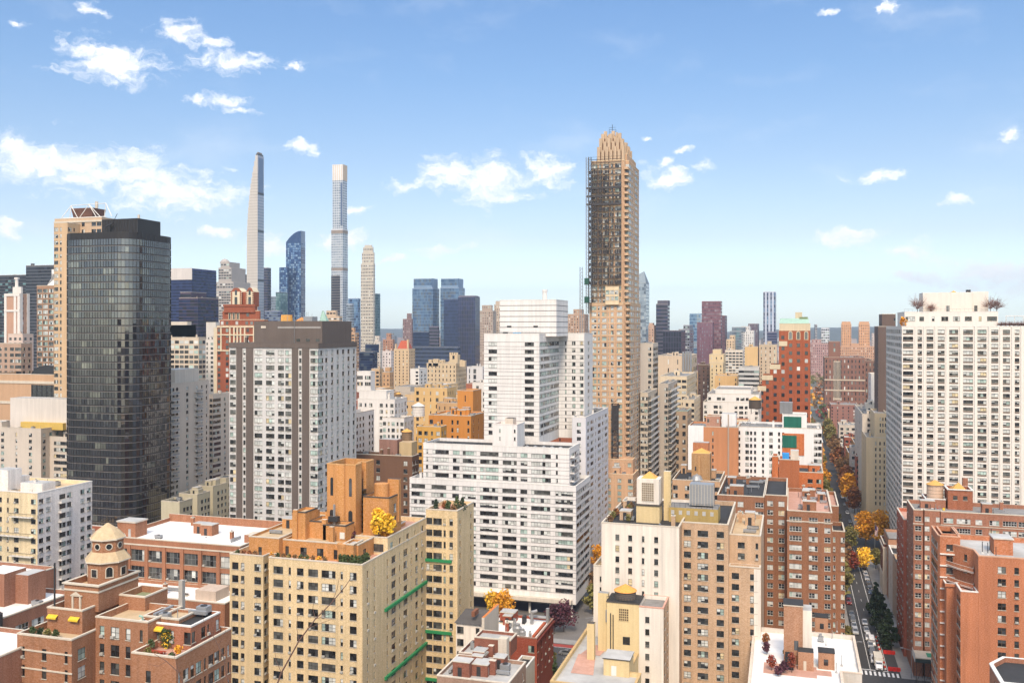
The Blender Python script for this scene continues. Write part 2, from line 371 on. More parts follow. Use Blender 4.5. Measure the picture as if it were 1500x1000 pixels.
    def clutter(s, R, z, n, seed, wm, vent=True, lite=False):
        rn = random.Random(seed); x0, x1, y0, y1 = R; x0 += .8; x1 -= .8; y0 += .8; y1 -= .8
        if x1-x0 < 2 or y1-y0 < 2: return
        small = MB()
        for i in range(n):
            x = rn.uniform(x0, x1-1); y = rn.uniform(y0, y1-1); t = rn.random()
            if t < .22:
                wx, wy, h = rn.uniform(2, 4.2), rn.uniform(2, 4), rn.uniform(2.2, 3.4)
                if x+wx > x1 or y+wy > y1: continue
                b = MB(); b.box(x, x+wx, y, y+wy, z, z+h, wm, R_SILV); b.box(x-.1, x+wx+.1, y-.1, y+wy+.1, z+h, z+h+.18, COP, R_SILV)
                b.box(x+wx*.3, x+wx*.3+.9, y-.04, y, z+.05, z+2.05, DMETAL); s.part('bulkhead', b)
            elif t < .42:
                h = rn.uniform(.7, 1.4); wx, wy = rn.uniform(1, 2.4), rn.uniform(.9, 1.8)
                b = MB(); b.box(x, x+wx, y, y+wy, z+.25, z+.25+h, METAL)
                for a in (x+.1, x+wx-.2): b.box(a, a+.1, y+.1, y+wy-.1, z, z+.25, DMETAL)
                b.rod((x+wx/2, y+wy/2, z+.25+h), (x+wx/2, y+wy/2, z+.35+h), min(wx, wy)*.38, DMETAL, 10); s.part('fan_unit', b)
            elif t < .55:
                L = rn.uniform(3, 8); b = MB()
                if rn.random() < .5: b.box(x, min(x+L, x1), y, y+.6, z+.3, z+.9, METAL)
                else: b.box(x, x+.6, y, min(y+L, y1), z+.3, z+.9, METAL)
                b.box(x+.1, x+.3, y+.1, y+.3, z, z+.3, DMETAL); s.part('duct', b)
            elif t < .68:
                h = rn.uniform(1.6, 3.2); b = MB(); b.box(x, x+.9, y, y+.9, z, z+h, wm); b.box(x-.08, x+.98, y-.08, y+.98, z+h, z+h+.15, COP); b.rod((x+.45,y+.45,z+h), (x+.45,y+.45,z+h+.5), .2, METAL, 7); s.part('chimney', b)
            elif t < .76:
                b = MB(); b.box(x, x+1.8, y, y+1.3, z, z+.35, COP); b.face([(x+.1,y+.1,z+.37),(x+1.7,y+.1,z+.37),(x+1.7,y+1.2,z+.6),(x+.1,y+1.2,z+.6)], G_MID); s.part('skylight', b)
            else:
                h = rn.uniform(.5, 2.2); small.rod((x, y, z), (x, y, z+h), .07, DMETAL if t < .88 else METAL, 5)
                if h < 1.1: small.lathe(x, y, [(.22, z+h), (.3, z+h+.18), (0, z+h+.35)], METAL, 7)
        s.part('vent_pipe', small, kind='stuff')
    def done(s):
        s.win.sort(key=lambda a: -a[0]); lim = 1.0e-5
        rest = MB(); vs = []; nv = 0
        k = 0
        for area, pos, ang, key in s.win:
            me, V, Fc, Ms = win_mesh(*key)
            if s.indiv and k < 100 and area > lim:
                o = link('window', me, s.e, tuple(np.array(pos)-s.o), ang); k += 1
            else:
                c, sn = cos(ang), sin(ang)
                T = np.stack([V[:,0]*c-V[:,1]*sn+pos[0], V[:,0]*sn+V[:,1]*c+pos[1], V[:,2]+pos[2]], 1)
                rest.f += [tuple(a+nv for a in f) for f in Fc]; rest.m += [rest.mid(m) for m in Ms]; vs.append(T); nv += len(V)
        if vs:
            rest.v = np.concatenate(vs); s.part('window', rest, kind='stuff')
        if s.fw.f: s.part('window', s.fw, kind='stuff')
def ctr(R): return (R[0]+R[1])/2, (R[2]+R[3])/2
# ---------------------------------------------------------------- ground, streets
def sheet(name, x0, x1, y0, y1, z, m):
    b = MB(); b.face([(x0,y0,z),(x1,y0,z),(x1,y1,z),(x0,y1,z)], m); o = link(name, b.mesh(name)); o['kind'] = 'structure'; return o
ASPH = mat('asphalt', (.055,.054,.055), var=.3, streak=0, fine=.2, big=.12, finescale=1.2)
PAVE = mat('concrete pavement', (.26,.25,.235), var=.25, streak=0, fine=.15, big=.2, finescale=1.5)
LOT = mat('block ground', (.15,.14,.13), var=.4, streak=0, fine=.2, big=.06)
LAND = mat('far land', (.12,.12,.10), var=.5, streak=0, fine=.3, big=.004, finescale=.02)
PAINT = mat('road paint', (.7,.7,.68), var=.2, streak=0, fine=.2); YPAINT = mat('yellow road paint', (.6,.42,.06), var=.2, streak=0, fine=.2)
REDP = mat('red bus lane paint', (.28,.05,.04), var=.2, streak=0, fine=.2)
WATER = mat('river water', (.08,.12,.17), rough=.15, var=.1, streak=0, fine=0)
sheet('ground', -16000, 16000, -300, 16000, 0, LAND)
AVES = [(258, 284), (446, 470), (590, 612), (722, 744), (852, 874), (988, 1008)]
STX = [18.5-80*k for k in range(-6, 11)]
for a, b in AVES: sheet('avenue', -1100, 700, a, b, .008, ASPH)
for x in STX: sheet('street', x, x+11.5, 90, 1008, .004, ASPH)
blocks = MB()
yb = [60]+[v for a in AVES for v in a]
for i in range(len(STX)-1):
    xa, xb = STX[i+1]+11.5, STX[i]
    for y0, y1 in [(90, 258)]+[(AVES[k][1], AVES[k+1][0]) for k in range(5)]:
        blocks.box(xa, xb, y0, y1, -.5, .13, PAVE); blocks.face([(xa+4, y0+4, .14), (xb-4, y0+4, .14), (xb-4, y1-4, .14), (xa+4, y1-4, .14)], LOT)
o = link('pavement', blocks.mesh('pavement')); o['kind'] = 'structure'
mk = MB()
def stripe(x0, x1, y0, y1, m=PAINT, z=.013): mk.face([(x0,y0,z),(x1,y0,z),(x1,y1,z),(x0,y1,z)], m)
for i in range(9): stripe(19.1+i*1.22, 19.7+i*1.22, 284.3, 287.6); stripe(19.1+i*1.22, 19.7+i*1.22, 254.4, 257.6)
for i in range(9): stripe(-61+i*1.22, -60.4+i*1.22, 284.3, 287.6); stripe(-61+i*1.22, -60.4+i*1.22, 254.4, 257.6)
stripe(21.9, 22.05, 288, 446); stripe(26.7, 26.85, 288, 446)
for y in range(300, 440, 12): stripe(24.3, 24.42, y, y+3)
stripe(18.6, 26.6, 288.4, 288.9)
for x in range(-300, 120, 9):
    if not (15 < x < 33): stripe(x, x+3, 267, 267.15); stripe(x, x+3, 273, 273.15)
stripe(-300, 16, 281, 283.6, REDP, .011); stripe(-300, 16, 280.7, 280.85)
o = link('road_markings', mk.mesh('road_markings')); o['kind'] = 'structure'
sheet('river', -9000, 9000, 2500, 3800, .3, WATER)
# distant ridge beyond the river
rg = MB(); rn = random.Random(3); HILL = mat('hill woodland', (.07,.075,.06), var=.4, streak=0, fine=.3, big=.006, finescale=.02)
xs = np.linspace(-7000, 9000, 120); hs = [55+18*sin(x*.0011+1)+12*sin(x*.0031)+rn.uniform(-4, 4)+(10 if x < -1000 else 0) for x in xs]
for a, b, h0, h1 in zip(xs, xs[1:], hs, hs[1:]):
    rg.face([(a,5200,0),(b,5200,0),(b,5900,h1),(a,5900,h0)], HILL); rg.face([(a,5900,h0),(b,5900,h1),(b,8200,h1*1.25),(a,8200,h0*1.25)], HILL); rg.face([(a,8200,h0*1.25),(b,8200,h1*1.25),(b,9500,0),(a,9500,0)], HILL)
o = link('hills', rg.mesh('hills')); o['kind'] = 'structure'

# ================================================================ near buildings
BRK = dict(fine=.42, finescale=3.2, streak=.26, var=.22)
W_BROWN = wallm('a77656', **BRK); W_BROWN2 = wallm('a8775a', **BRK); W_TAN = wallm('dfc598', **BRK); W_ORANGE = wallm('cb9156', **BRK)
W_WHITE = wallm('ebe6df', fine=.08, streak=.2, var=.1); W_REDOR = wallm('c27c56', **BRK); W_CREAM = wallm('e6d1a8', **BRK); W_LOT = wallm('ebe0d0', streak=.28, fine=.08)
W_TAN2 = wallm('c6a584', **BRK); W_DKBR = wallm('9a6a4c', **BRK); W_STONE = wallm('d9cdbb', streak=.2); W_YEL = wallm('e0c794', streak=.22, fine=.1)
W_REDBR = wallm('9c4f3a', **BRK); W_BEIGE = wallm('d8ccbb', fine=.12); W_BRK3 = wallm('ac755a', **BRK)

def water_tank(x, y, z, r, h, label, col=None, cap=YELLOWCAP, legs=2.0, group='rooftop water tanks'):
    e = bpy.data.objects.new('water_tank', None); C.objects.link(e); e.location = (x, y, z); tag(e, label, 'water tank', group)
    b = MB(); col = col or WOOD
    b.lathe(0, 0, [(0, legs), (r, legs), (r*.97, legs+h)], col, 20)
    for k in range(4): b.lathe(0, 0, [(r*1.005, legs+h*(k+.5)/4), (r*1.005, legs+h*(k+.5)/4+.06)], DMETAL, 20)
    link('tank', b.mesh('tank'), e)
    c = MB(); c.lathe(0, 0, [(r*1.07, legs+h), (r*1.07, legs+h+.1), (0, legs+h+r*.62)], cap, 20); link('roof', c.mesh('roof'), e)
    if legs > .1:
        l = MB()
        for sx in (-1, 1):
            for sy in (-1, 1): l.rod((sx*r*.62, sy*r*.62, 0), (sx*r*.62, sy*r*.62, legs), .12, DMETAL)
        l.rod((-r*.62, -r*.62, .1), (r*.62, -r*.62, legs-.1), .05, DMETAL); l.rod((r*.62, -r*.62, .1), (r*.62, r*.62, legs-.1), .05, DMETAL)
        link('stand', l.mesh('stand'), e)
    return e
def windows_row(b, p, q, z, h, pat, wm_unused=None, **k):
    """windows set proud-less in an already built plain wall are avoided; helper for facade-only boxes"""
CLEAN = []
# ---- A brown brick house with the octagonal tower, bottom left
def brick_tower_house():
    d = 150; y0 = atd(105, d)[1]; x1 = atd(105, d)[0]
    xL = Xr(25)*y0/Yr(25)
    H1 = Hh(937, d)
    B = Bd('apartment_house', 'brown brick apartment house topped by an octagonal tower with domed cream roof', x1-8, y0+12)
    xr_ = Xr(140); y_in = y0+ (Yr(140)*x1/Xr(140)-y0)          # court back wall
    yc = Yr(140)*x1/Xr(140)
    xw0 = Xr(193)*(y0+1.5)/Yr(193); xw1 = Xr(258)*(y0+1.5)/Yr(258)
    yw = y0+1.5
    ye = Yr(339)*xw1/Xr(339)
    f = Fs('s.s.n', fh=3.0, wh=1.9, sill=.7, top=1.6, blind=.3)
    f2 = Fs('dnn', fh=3.0, wh=1.9, sill=.7, top=1.6, blind=.35, ac=.3)
    f3 = Fs('sdsn', fh=3.0, wh=1.9, sill=.7, top=1.0, blind=.3, ac=.4)
    f4 = Fs('ndsdnddsn', fh=3.0, wh=1.9, sill=.7, top=2.2, blind=.3, ac=.35)
    f0 = Fs('.s..', fh=3.0, wh=1.9, sill=.7, top=2.2)
    W = W_BROWN
    # main body: left wing, court, right wing
    ptsL = [(xL,y0),(x1,y0),(x1,yc),(x1,yc+8),(xL,yc+8)]
    B.poly([(xL,y0),(x1,y0),(x1,yc+8),(xL,yc+8)], 0, H1, W, {0: f, 1: f2}, roof=R_TAN, cop=COP)
    for dz in (-2.6, -5.6): B.band([(xL,y0),(x1,y0),(x1,yc),(xL,yc)], H1+dz, H1+dz+.25, COP, edges=(0,))
    Hc = H1+2.2
    B.poly([(x1,yc),(xw0,yc),(xw0,yc+9),(x1,yc+9)], 0, Hc, W, {0: f3}, roof=R_TAN)
    Hw = Hh(950, d)
    B.poly([(xw0,yw),(xw1,yw),(xw1,ye),(xw0,ye)], 0, Hw, W, {0: f0, 1: f4}, roof=R_PINK, par=1.1)
    # penthouse on the right wing
    px0, px1 = xw0-3.5, xw1-1.6; py0, py1 = yw+6.0, ye-1
    Hp = Hw+2.9
    B.poly([(px0,py0),(px1,py0),(px1,py1),(px0,py1)], Hw-1, Hp, wallm('a86e52', **BRK), {0: Fs('d.s.n.d', fh=2.9, wh=2.0, sill=.4, top=.5), 1: Fs('s.dn.s', fh=2.9, wh=1.8, sill=.6, top=.5)}, roof=R_DARK, par=.25, cop=COPW, name='penthouse')
    B.poly([(px0,py0+1.2),(px0+7,py0+1.2),(px0+7,py1-2),(px0,py1-2)], Hp-.2, Hp+.5, W, roof=R_TAN, par=.3, name='penthouse')
    # stepped tower
    def P(px, dd): return Xr(px)*dd
    t1 = (P(58,156), P(124,156), y0+5, y0+17); Hl1 = Hh(893, 156)
    B.blk(t1, H1-1, Hl1, W, Fs('s.s', fh=3.6, wh=2.2, sill=.5, top=.9), Fs('s.n', fh=3.6, wh=2.2, sill=.5, top=.9), roof=R_TAN, name='tower', par=1.1)
    t2 = (P(86,159), P(150,159), y0+8, y0+18); Hl2 = Hh(856, 159)
    B.blk(t2, Hl1-1, Hl2, W, Fs('.s..', fh=4.6, wh=3.0, sill=.6, top=.8), Fs('.s.', fh=4.6, wh=2.2, sill=1.4, top=.8), roof=R_TAN, name='tower', par=1.0, copo=.3)
    B.band([(t2[0],t2[2]),(t2[1],t2[2]),(t2[1],t2[3]),(t2[0],t2[3])], Hl2-1.2, Hl2-.9, COP, edges=(0,1))
    t3 = (t2[1], t2[1]+5.5, y0+13, y0+19); B.blk(t3, Hl1-2, Hh(868,164), W, roof=mat('mossy terrace', S('8e9470'), fine=.2), name='tower')
    # aedicule over the tower window
    wx = t2[0]+(t2[1]-t2[0])*.375; m = MB()
    m.box(wx-.95, wx-.62, t2[2]-.25, t2[2]-.01, Hl2-4.9, Hl2-1.9, COP); m.box(wx+.62, wx+.95, t2[2]-.25, t2[2]-.01, Hl2-4.9, Hl2-1.9, COP)
    m.face([(wx-1.2,t2[2]-.3,Hl2-1.9),(wx+1.2,t2[2]-.3,Hl2-1.9),(wx,t2[2]-.3,Hl2-1.2)], COP); m.box(wx-1.2, wx+1.2, t2[2]-.3, t2[2]-.01, Hl2-2.05, Hl2-1.88, COP); B.part('window_surround', m)
    # octagon
    cx, cy = P(139,162), y0+14.2
    def octp(r): return [(cx+r*cos(pi/8+k*pi/4-pi/2-pi/4), cy+r*sin(pi/8+k*pi/4-pi/2-pi/4)) for k in range(8)]
    r1, r2 = 3.55, 2.75; z1, z2, z3, z4 = Hl2-1, Hh(829,160), Hh(818,160), Hh(797,160)
    ob = MB(); ob.prism(octp(r1), z1, z2, W); o1 = B.part('tower', ob)
    sk = MB(); DR = wallm('c9b08a', streak=.25); sk.prism(octp(r1+.45), z2, z2+.22, COP, pts1=octp(r1+.45)); sk.prism(octp(r1+.4), z2+.22, z3+.4, DR, pts1=octp(r2)); B.part('eaves', sk)
    ob = MB(); ob.prism(octp(r2), z3, z4, W); B.part('tower', ob)
    cp = MB(); cp.prism(octp(r2+.4), z4, z4+.25, COP); B.part('eaves', cp)
    dm = MB(); DR = wallm('c9b08a', streak=.25)
    prof = [(r2+.3, z4+.25), (r2*.75, z4+1.3), (r2*.35, z4+2.1), (.15, z4+2.7)]
    for (ra, za), (rb, zb) in zip(prof, prof[1:]): dm.prism(octp(ra), za, zb, DR, pts1=octp(rb))
    dm.rod((cx,cy,z4+2.6), (cx,cy,z4+4.4), .06, DMETAL); B.part('roof', dm)
    def opening(r, ang, w, z0, z1, round_=False, arch=False):
        m = MB(); R_ = r*cos(pi/8); nx, ny = cos(ang), sin(ang); tx, ty = -ny, nx
        def Q(u, z, d): return (cx+nx*(R_+d)+tx*u, cy+ny*(R_+d)+ty*u, z)
        if round_: zz = (z0+z1)/2; out = [(w/2*cos(t), zz+w/2*sin(t)) for t in np.linspace(0, 2*pi, 17)[:-1]]
        else: out = [(-w/2, z0), (w/2, z0)]+([(w/2*cos(t), z1-w/2+w/2*sin(t)) for t in np.linspace(0, pi, 9)] if arch else [(w/2, z1), (-w/2, z1)])
        c0 = sum(a for a, _ in out)/len(out); c1 = sum(b for _, b in out)/len(out)
        o2 = [(c0+(a-c0)*1.28, c1+(b-c1)*(1.28 if round_ else 1.14)) for a, b in out]
        k = len(out)
        for i in range(k):
            j = (i+1) % k
            m.face([Q(*out[i], .12), Q(*out[j], .12), Q(*o2[j], .12), Q(*o2[i], .12)], COP); m.face([Q(*o2[i], .12), Q(*o2[j], .12), Q(*o2[j], 0), Q(*o2[i], 0)], COP)
        m.face([Q(a, b, .02) for a, b in out], G_DARK)
        if not round_:
            m.face([Q(-.04, z0, .05), Q(.04, z0, .05), Q(.04, z1-.1, .05), Q(-.04, z1-.1, .05)], FRAME['k'])
        B.part('window', m)
    for k in range(-2, 3):
        a = -pi/2+k*pi/4
        opening(r2, a, .95, (z3+z4)/2-.3, (z3+z4)/2+.65, round_=True)
        opening(r1, a, 1.05, z1+1.5, z2-.7 if k % 2 else z2-1.1, arch=bool(k % 2))
    # awnings, chimney, planters
    for ux in (.18, .8):
        m = MB(); xx = t1[0]+(t1[1]-t1[0])*ux; AW = mat('yellow awning', S('e8c23a'), streak=0)
        m.face([(xx-1,t1[2]-.02,Hl1-1.1),(xx+1,t1[2]-.02,Hl1-1.1),(xx+1,t1[2]-.6,Hl1-1.5),(xx-1,t1[2]-.6,Hl1-1.5)], AW); m.face([(xx-1,t1[2]-.6,Hl1-1.5),(xx+1,t1[2]-.6,Hl1-1.5),(xx+1,t1[2]-.6,Hl1-1.75),(xx-1,t1[2]-.6,Hl1-1.75)], AW); B.part('awning', m)
    m = MB(); m.rod((t1[0]+1.0,t1[2]+.6,Hl1), (t1[0]+1.0,t1[2]+.6,Hl1+7.5), .16, DMETAL); B.part('flue_pipe', m)
    m = MB(); GR = COPPER; m.rod((px0+1,py0-.3,Hp-3), (px0+1,py0-.3,Hp+.9), .18, GR); m.rod((px0+1,py0-.3,Hp+.9), (px0+.5,py0-.6,Hp+1.1), .2, GR); B.part('downpipe', m)
    m = MB(); m.box(px0+2.6, px0+3.4, py0+7, py0+7.8, Hp, Hp+5.2, wallm('a9a39a')); B.part('chimney', m)
    B.clutter((px0, px1, py0, py1), Hp, 7, 19, W)
    m = MB(); AW = MATS['yellow awning']; m.face([(px0+3.2,py0-.02,Hp-.5),(px0+5,py0-.02,Hp-.5),(px0+5,py0-.7,Hp-.9),(px0+3.2,py0-.7,Hp-.9)], AW); m.face([(px0+3.2,py0-.7,Hp-.9),(px0+5,py0-.7,Hp-.9),(px0+5,py0-.7,Hp-1.15),(px0+3.2,py0-.7,Hp-1.15)], AW); B.part('awning', m)
    B.clutter((xL, t1[0]-.2, y0+2, yc+7), H1-1, 4, 6, W)
    B.done(); return dict(terrace=(px0+3, px1, yw+.8, py0-.6, Hw-1), px=(px0,px1,py0,py1,Hw-1,Hp), left=(xL, t1[0], y0+.6, y0+5, H1-1))
TA = brick_tower_house()
# ---- B tan apartment house with terraces and the orange stair tower
def tan_house():
    d = 205; R = rect(d, 335, 531, 616); x0, x1, y0, y1 = R; y1 = rect(238, 616, 670, 694)[2]-.02; R = (x0, x1, y0, y1); H1 = Hh(827, d)
    W = W_TAN; B = Bd('apartment_house', 'tan brick apartment house with planted terraces and an orange brick tower on top', (x0+x1)/2, (y0+y1)/2)
    pt = 'sd.snd.sd.dns.d'
    f = Fs('dn.dtnddtnd', fh=3.0, wh=1.65, sill=.75, top=1.3, blind=.22, ac=.22, fr='k', m=.6, wt=[1.2,.8,1,1,1.3,.7,1.1,1,1.2,.8,1.1])
    rt = Fs('nn.ntntnds', fh=3.0, wh=1.65, sill=.75, top=1.3, blind=.22, ac=.22, m=.8)
    xs = x0+(x1-x0)*.31
    # small notch in the front
    B.poly([(x0,y0+.4),(xs-1.7,y0+.4),(xs-1.7,y0+3.0),(xs,y0+3.0),(xs,y0),(x1,y0),(x1,y1),(x0,y1)], 0, H1, W,
           {0: Fs('ds.t', fh=3.0, wh=1.65, sill=.75, top=1.3, blind=.22, ac=.22, m=.5), 1: Fs('d', fh=3.0, wh=1.65, sill=.75, top=1.3), 2: Fs('s', fh=3.0, wh=1.65, sill=.75, top=1.3), 4: Fs('tndtqnd', fh=3.0, wh=1.65, sill=.75, top=1.3, blind=.22, ac=.25, m=.5, wt=[1.3,.7,1.1,1.1,1.5,.7,1.2]), 5: rt}, roof=R_PINK, par=1.0, cop=COP)
    GM = mat('green scaffold netting', S('2f8a55'), streak=.1, fine=.2)
    for hz in (Hh(892, 205)+18, ):
        pass
    # stepped upper storeys towards the back
    H2 = H1+3.1; H3 = H1+6.0
    yb = y0+ (y1-y0)*.36
    B.poly([(x1-14,yb),(x1-.02,yb),(x1-.02,y1),(x1-14,y1)], H1-1, H2, W, {1: Fs('dsdnd', fh=3.0, wh=1.65, sill=.75, top=.9), 0: Fs('s.t', fh=3, wh=1.8, sill=.5, top=.9)}, roof=R_PINK, par=1.0, name='wall')
    # orange penthouses
    O = W_ORANGE; f_p = Fs('s.d.d.d.n', fh=3.2, wh=2.2, sill=.1, top=.6, sk=False, fr='k', blind=.1, ac=0)
    pa = (x0+3.2, x0+11.2, y0+3.4, y1-3); B.blk(pa, H1-1, H1+3.6, O, Fs('.s..', fh=3.2, wh=2.1, sill=.2, top=1.4, ac=0), None, roof=R_TAN, par=.5, name='penthouse')
    pb = (x0+11.2, x1-3.6, y0+5.2, y1-5); B.blk(pb, H1-1, H1+3.0, O, f_p, Fs('d.s.', fh=3.0, wh=2.0, sill=.2, top=.8, ac=0), roof=R_TAN, par=.4, name='penthouse')
    pc = (x1-12.2, x1-4, y0+3.6, y0+8.6); B.blk((pc[0]+5.5, pc[1], pc[2], pc[3]), H1-1, H1+3.4, O, None, Fs('.d.', fh=3, wh=2, sill=.1, top=1, ac=0), roof=R_SILV, par=.4, name='penthouse')
    m = MB(); m.lathe(pc[0]+5.2, pc[2]+.6, [(1.25, H1-1), (1.25, H1+2.6), (1.35, H1+2.6), (1.35, H1+3.4), (0, H1+3.5)], O, 18); B.part('turret', m)
    # upper orange masses
    for (ax, bx_, ay, by, h) in ((x0+12, x0+15.5, y0+8, y0+14, 9.0), (x0+15.5, x0+19.5, y0+10, y0+16, 6.6), (x0+19.6, x0+25.5, y0+9, y0+13.5, 6.2), (x0+17, x0+24, y0+15, y0+21, 8.2)):
        B.blk((ax,bx_,ay,by), H1+2, H1+h, O, None, None, roof=R_TAN, par=.5, name='penthouse', cop=COPD)
    for ax, ay, h in ((x0+12.5, y0+7.4, 9.6), (x0+22.5, y0+6.4, 6.4), (x0+19.3, y0+9, 7.4)):
        B.bx('chimney', ax, ax+1.1, ay, ay+1.0, H1+2, H1+h, O, COP)
    m = MB(); m.rod((x0+21,y0+12,H1+4), (x0+21,y0+12,H1+10.5), .3, METAL); m.box(x0+19.8,x0+22.2,y0+11.2,y0+12.6,H1+6.5,H1+7.7,DMETAL); B.part('flue_pipe', m)
    # tower
    cx0, cy0 = atd(479, 224); cx1 = Xr(521)*cy0/Yr(521); ty1 = Yr(549)*cx1/Xr(549)
    HT = Hh(679, 224); HB = H1+1.5; wd = cx1-cx0
    B.poly([(cx0,cy0),(cx0+wd*.33,cy0),(cx0+wd*.36,cy0-.5),(cx0+wd*.62,cy0-.5),(cx0+wd*.65,cy0),(cx1,cy0),(cx1,cy0+3.2),(cx1-.9,cy0+3.2),(cx1-.9,cy0+5.2),(cx1+.25,cy0+5.2),(cx1+.25,cy0+9.5),(cx0,cy0+9.5)], HB, HT, O, roof=R_DARK, par=1.4, name='tower', cop=wallm('d2a066'))
    slit = MB()
    for ux in (.17, .82):
        xx = cx0+wd*ux
        for za, zb_ in ((HT-7.6, HT-3.2), (HB+.6, HT-11)):
            k = (za, zb_); w_ = .38 if za > HB+4 else .55
            out = [(-w_, za), (w_, za)]+[(w_*cos(t), zb_-w_+w_*sin(t)) for t in np.linspace(0, pi, 7)]
            slit.face([(xx+a, cy0-.03, b) for a, b in out], G_DARK)
    B.part('arched_window', slit)
    m = MB(); m.box(cx1-.85, cx1-.6, cy0+3.3, cy0+5.1, HB+2, HT-4, DMETAL)
    for k in range(9): m.box(cx1-.9, cx1+.6, cy0+3.3, cy0+5.1, HB+2+k*1.2, HB+2.06+k*1.2, DMETAL)
    B.part('fire_escape', m)
    # orange masses right of the tower
    q = (cx1+1, x1-1.2, cy0+2, cy0+9); B.blk(q, H2-1, Hh(722, 228), O, None, Fs('.d.', fh=3, wh=2, sill=.3, top=1.2, ac=0), roof=R_TAN, par=.6, name='penthouse', cop=COPD)
    m = MB(); m.lathe(cx1+4, cy0+6, [(1.8, H2+2), (1.8, Hh(704, 230)), (0, Hh(704, 230)+.1)], O, 16); m.box(cx1+5.2, cx1+8.2, cy0+7.0, cy0+8.2, H2+2, Hh(697, 231), O, COPD); B.part('turret', m)
    # rear wing
    Rw = rect(238, 616, 670, 694); wx0, wx1, wy0, wy1 = Rw; HW = Hh(748, 238)
    fw_ = Fs('dtns.', fh=3.0, wh=1.65, sill=.75, top=1.6, blind=.15, ac=.3, fr='k', wt=[1,1.4,.7,1.2,.3])
    B.poly([(x1,wy0),(wx1,wy0),(wx1,wy1),(x1,wy1)], 0, HW, W, {0: fw_, 1: Fs('s.s', fh=3, wh=1.65, sill=.75, top=1.6)}, roof=R_PINK, par=.9)
    for zt in (21.0, 39.6, 8.6):
        B.band([(x1+.3,wy0),(wx1-2,wy0),(wx1-2,wy0+3),(x1+.3,wy0+3)], zt-.35, zt+.35, GM, name='scaffold_netting', edges=(0,), t=.5)
    for zt in (17.5, 33.5): B.band([(x1-3,y0+12),(x1,y0+12),(x1,y1-.5),(x1-3,y1-.5)], zt, zt+.7, GM, name='scaffold_netting', edges=(1,), t=.5)
    B.clutter((x0+3.5, x0+11, y0+8, y1-4), H1+3.1, 5, 11, O); B.clutter(pb, H1+2.6, 9, 12, O)
    m = MB(); m.box(x1-10.2, x1-9.0, y0+8.8, y0+9.3, H1+3.2, H1+4.7, COPW); B.part('fan_unit', m)
    B.done()
    return dict(R=R, H1=H1, H2=H2, wing=(x1, wx1, wy0, wy1, HW), tower=(cx0, cx1, cy0, HB), yb=yb)
TB = tan_house()
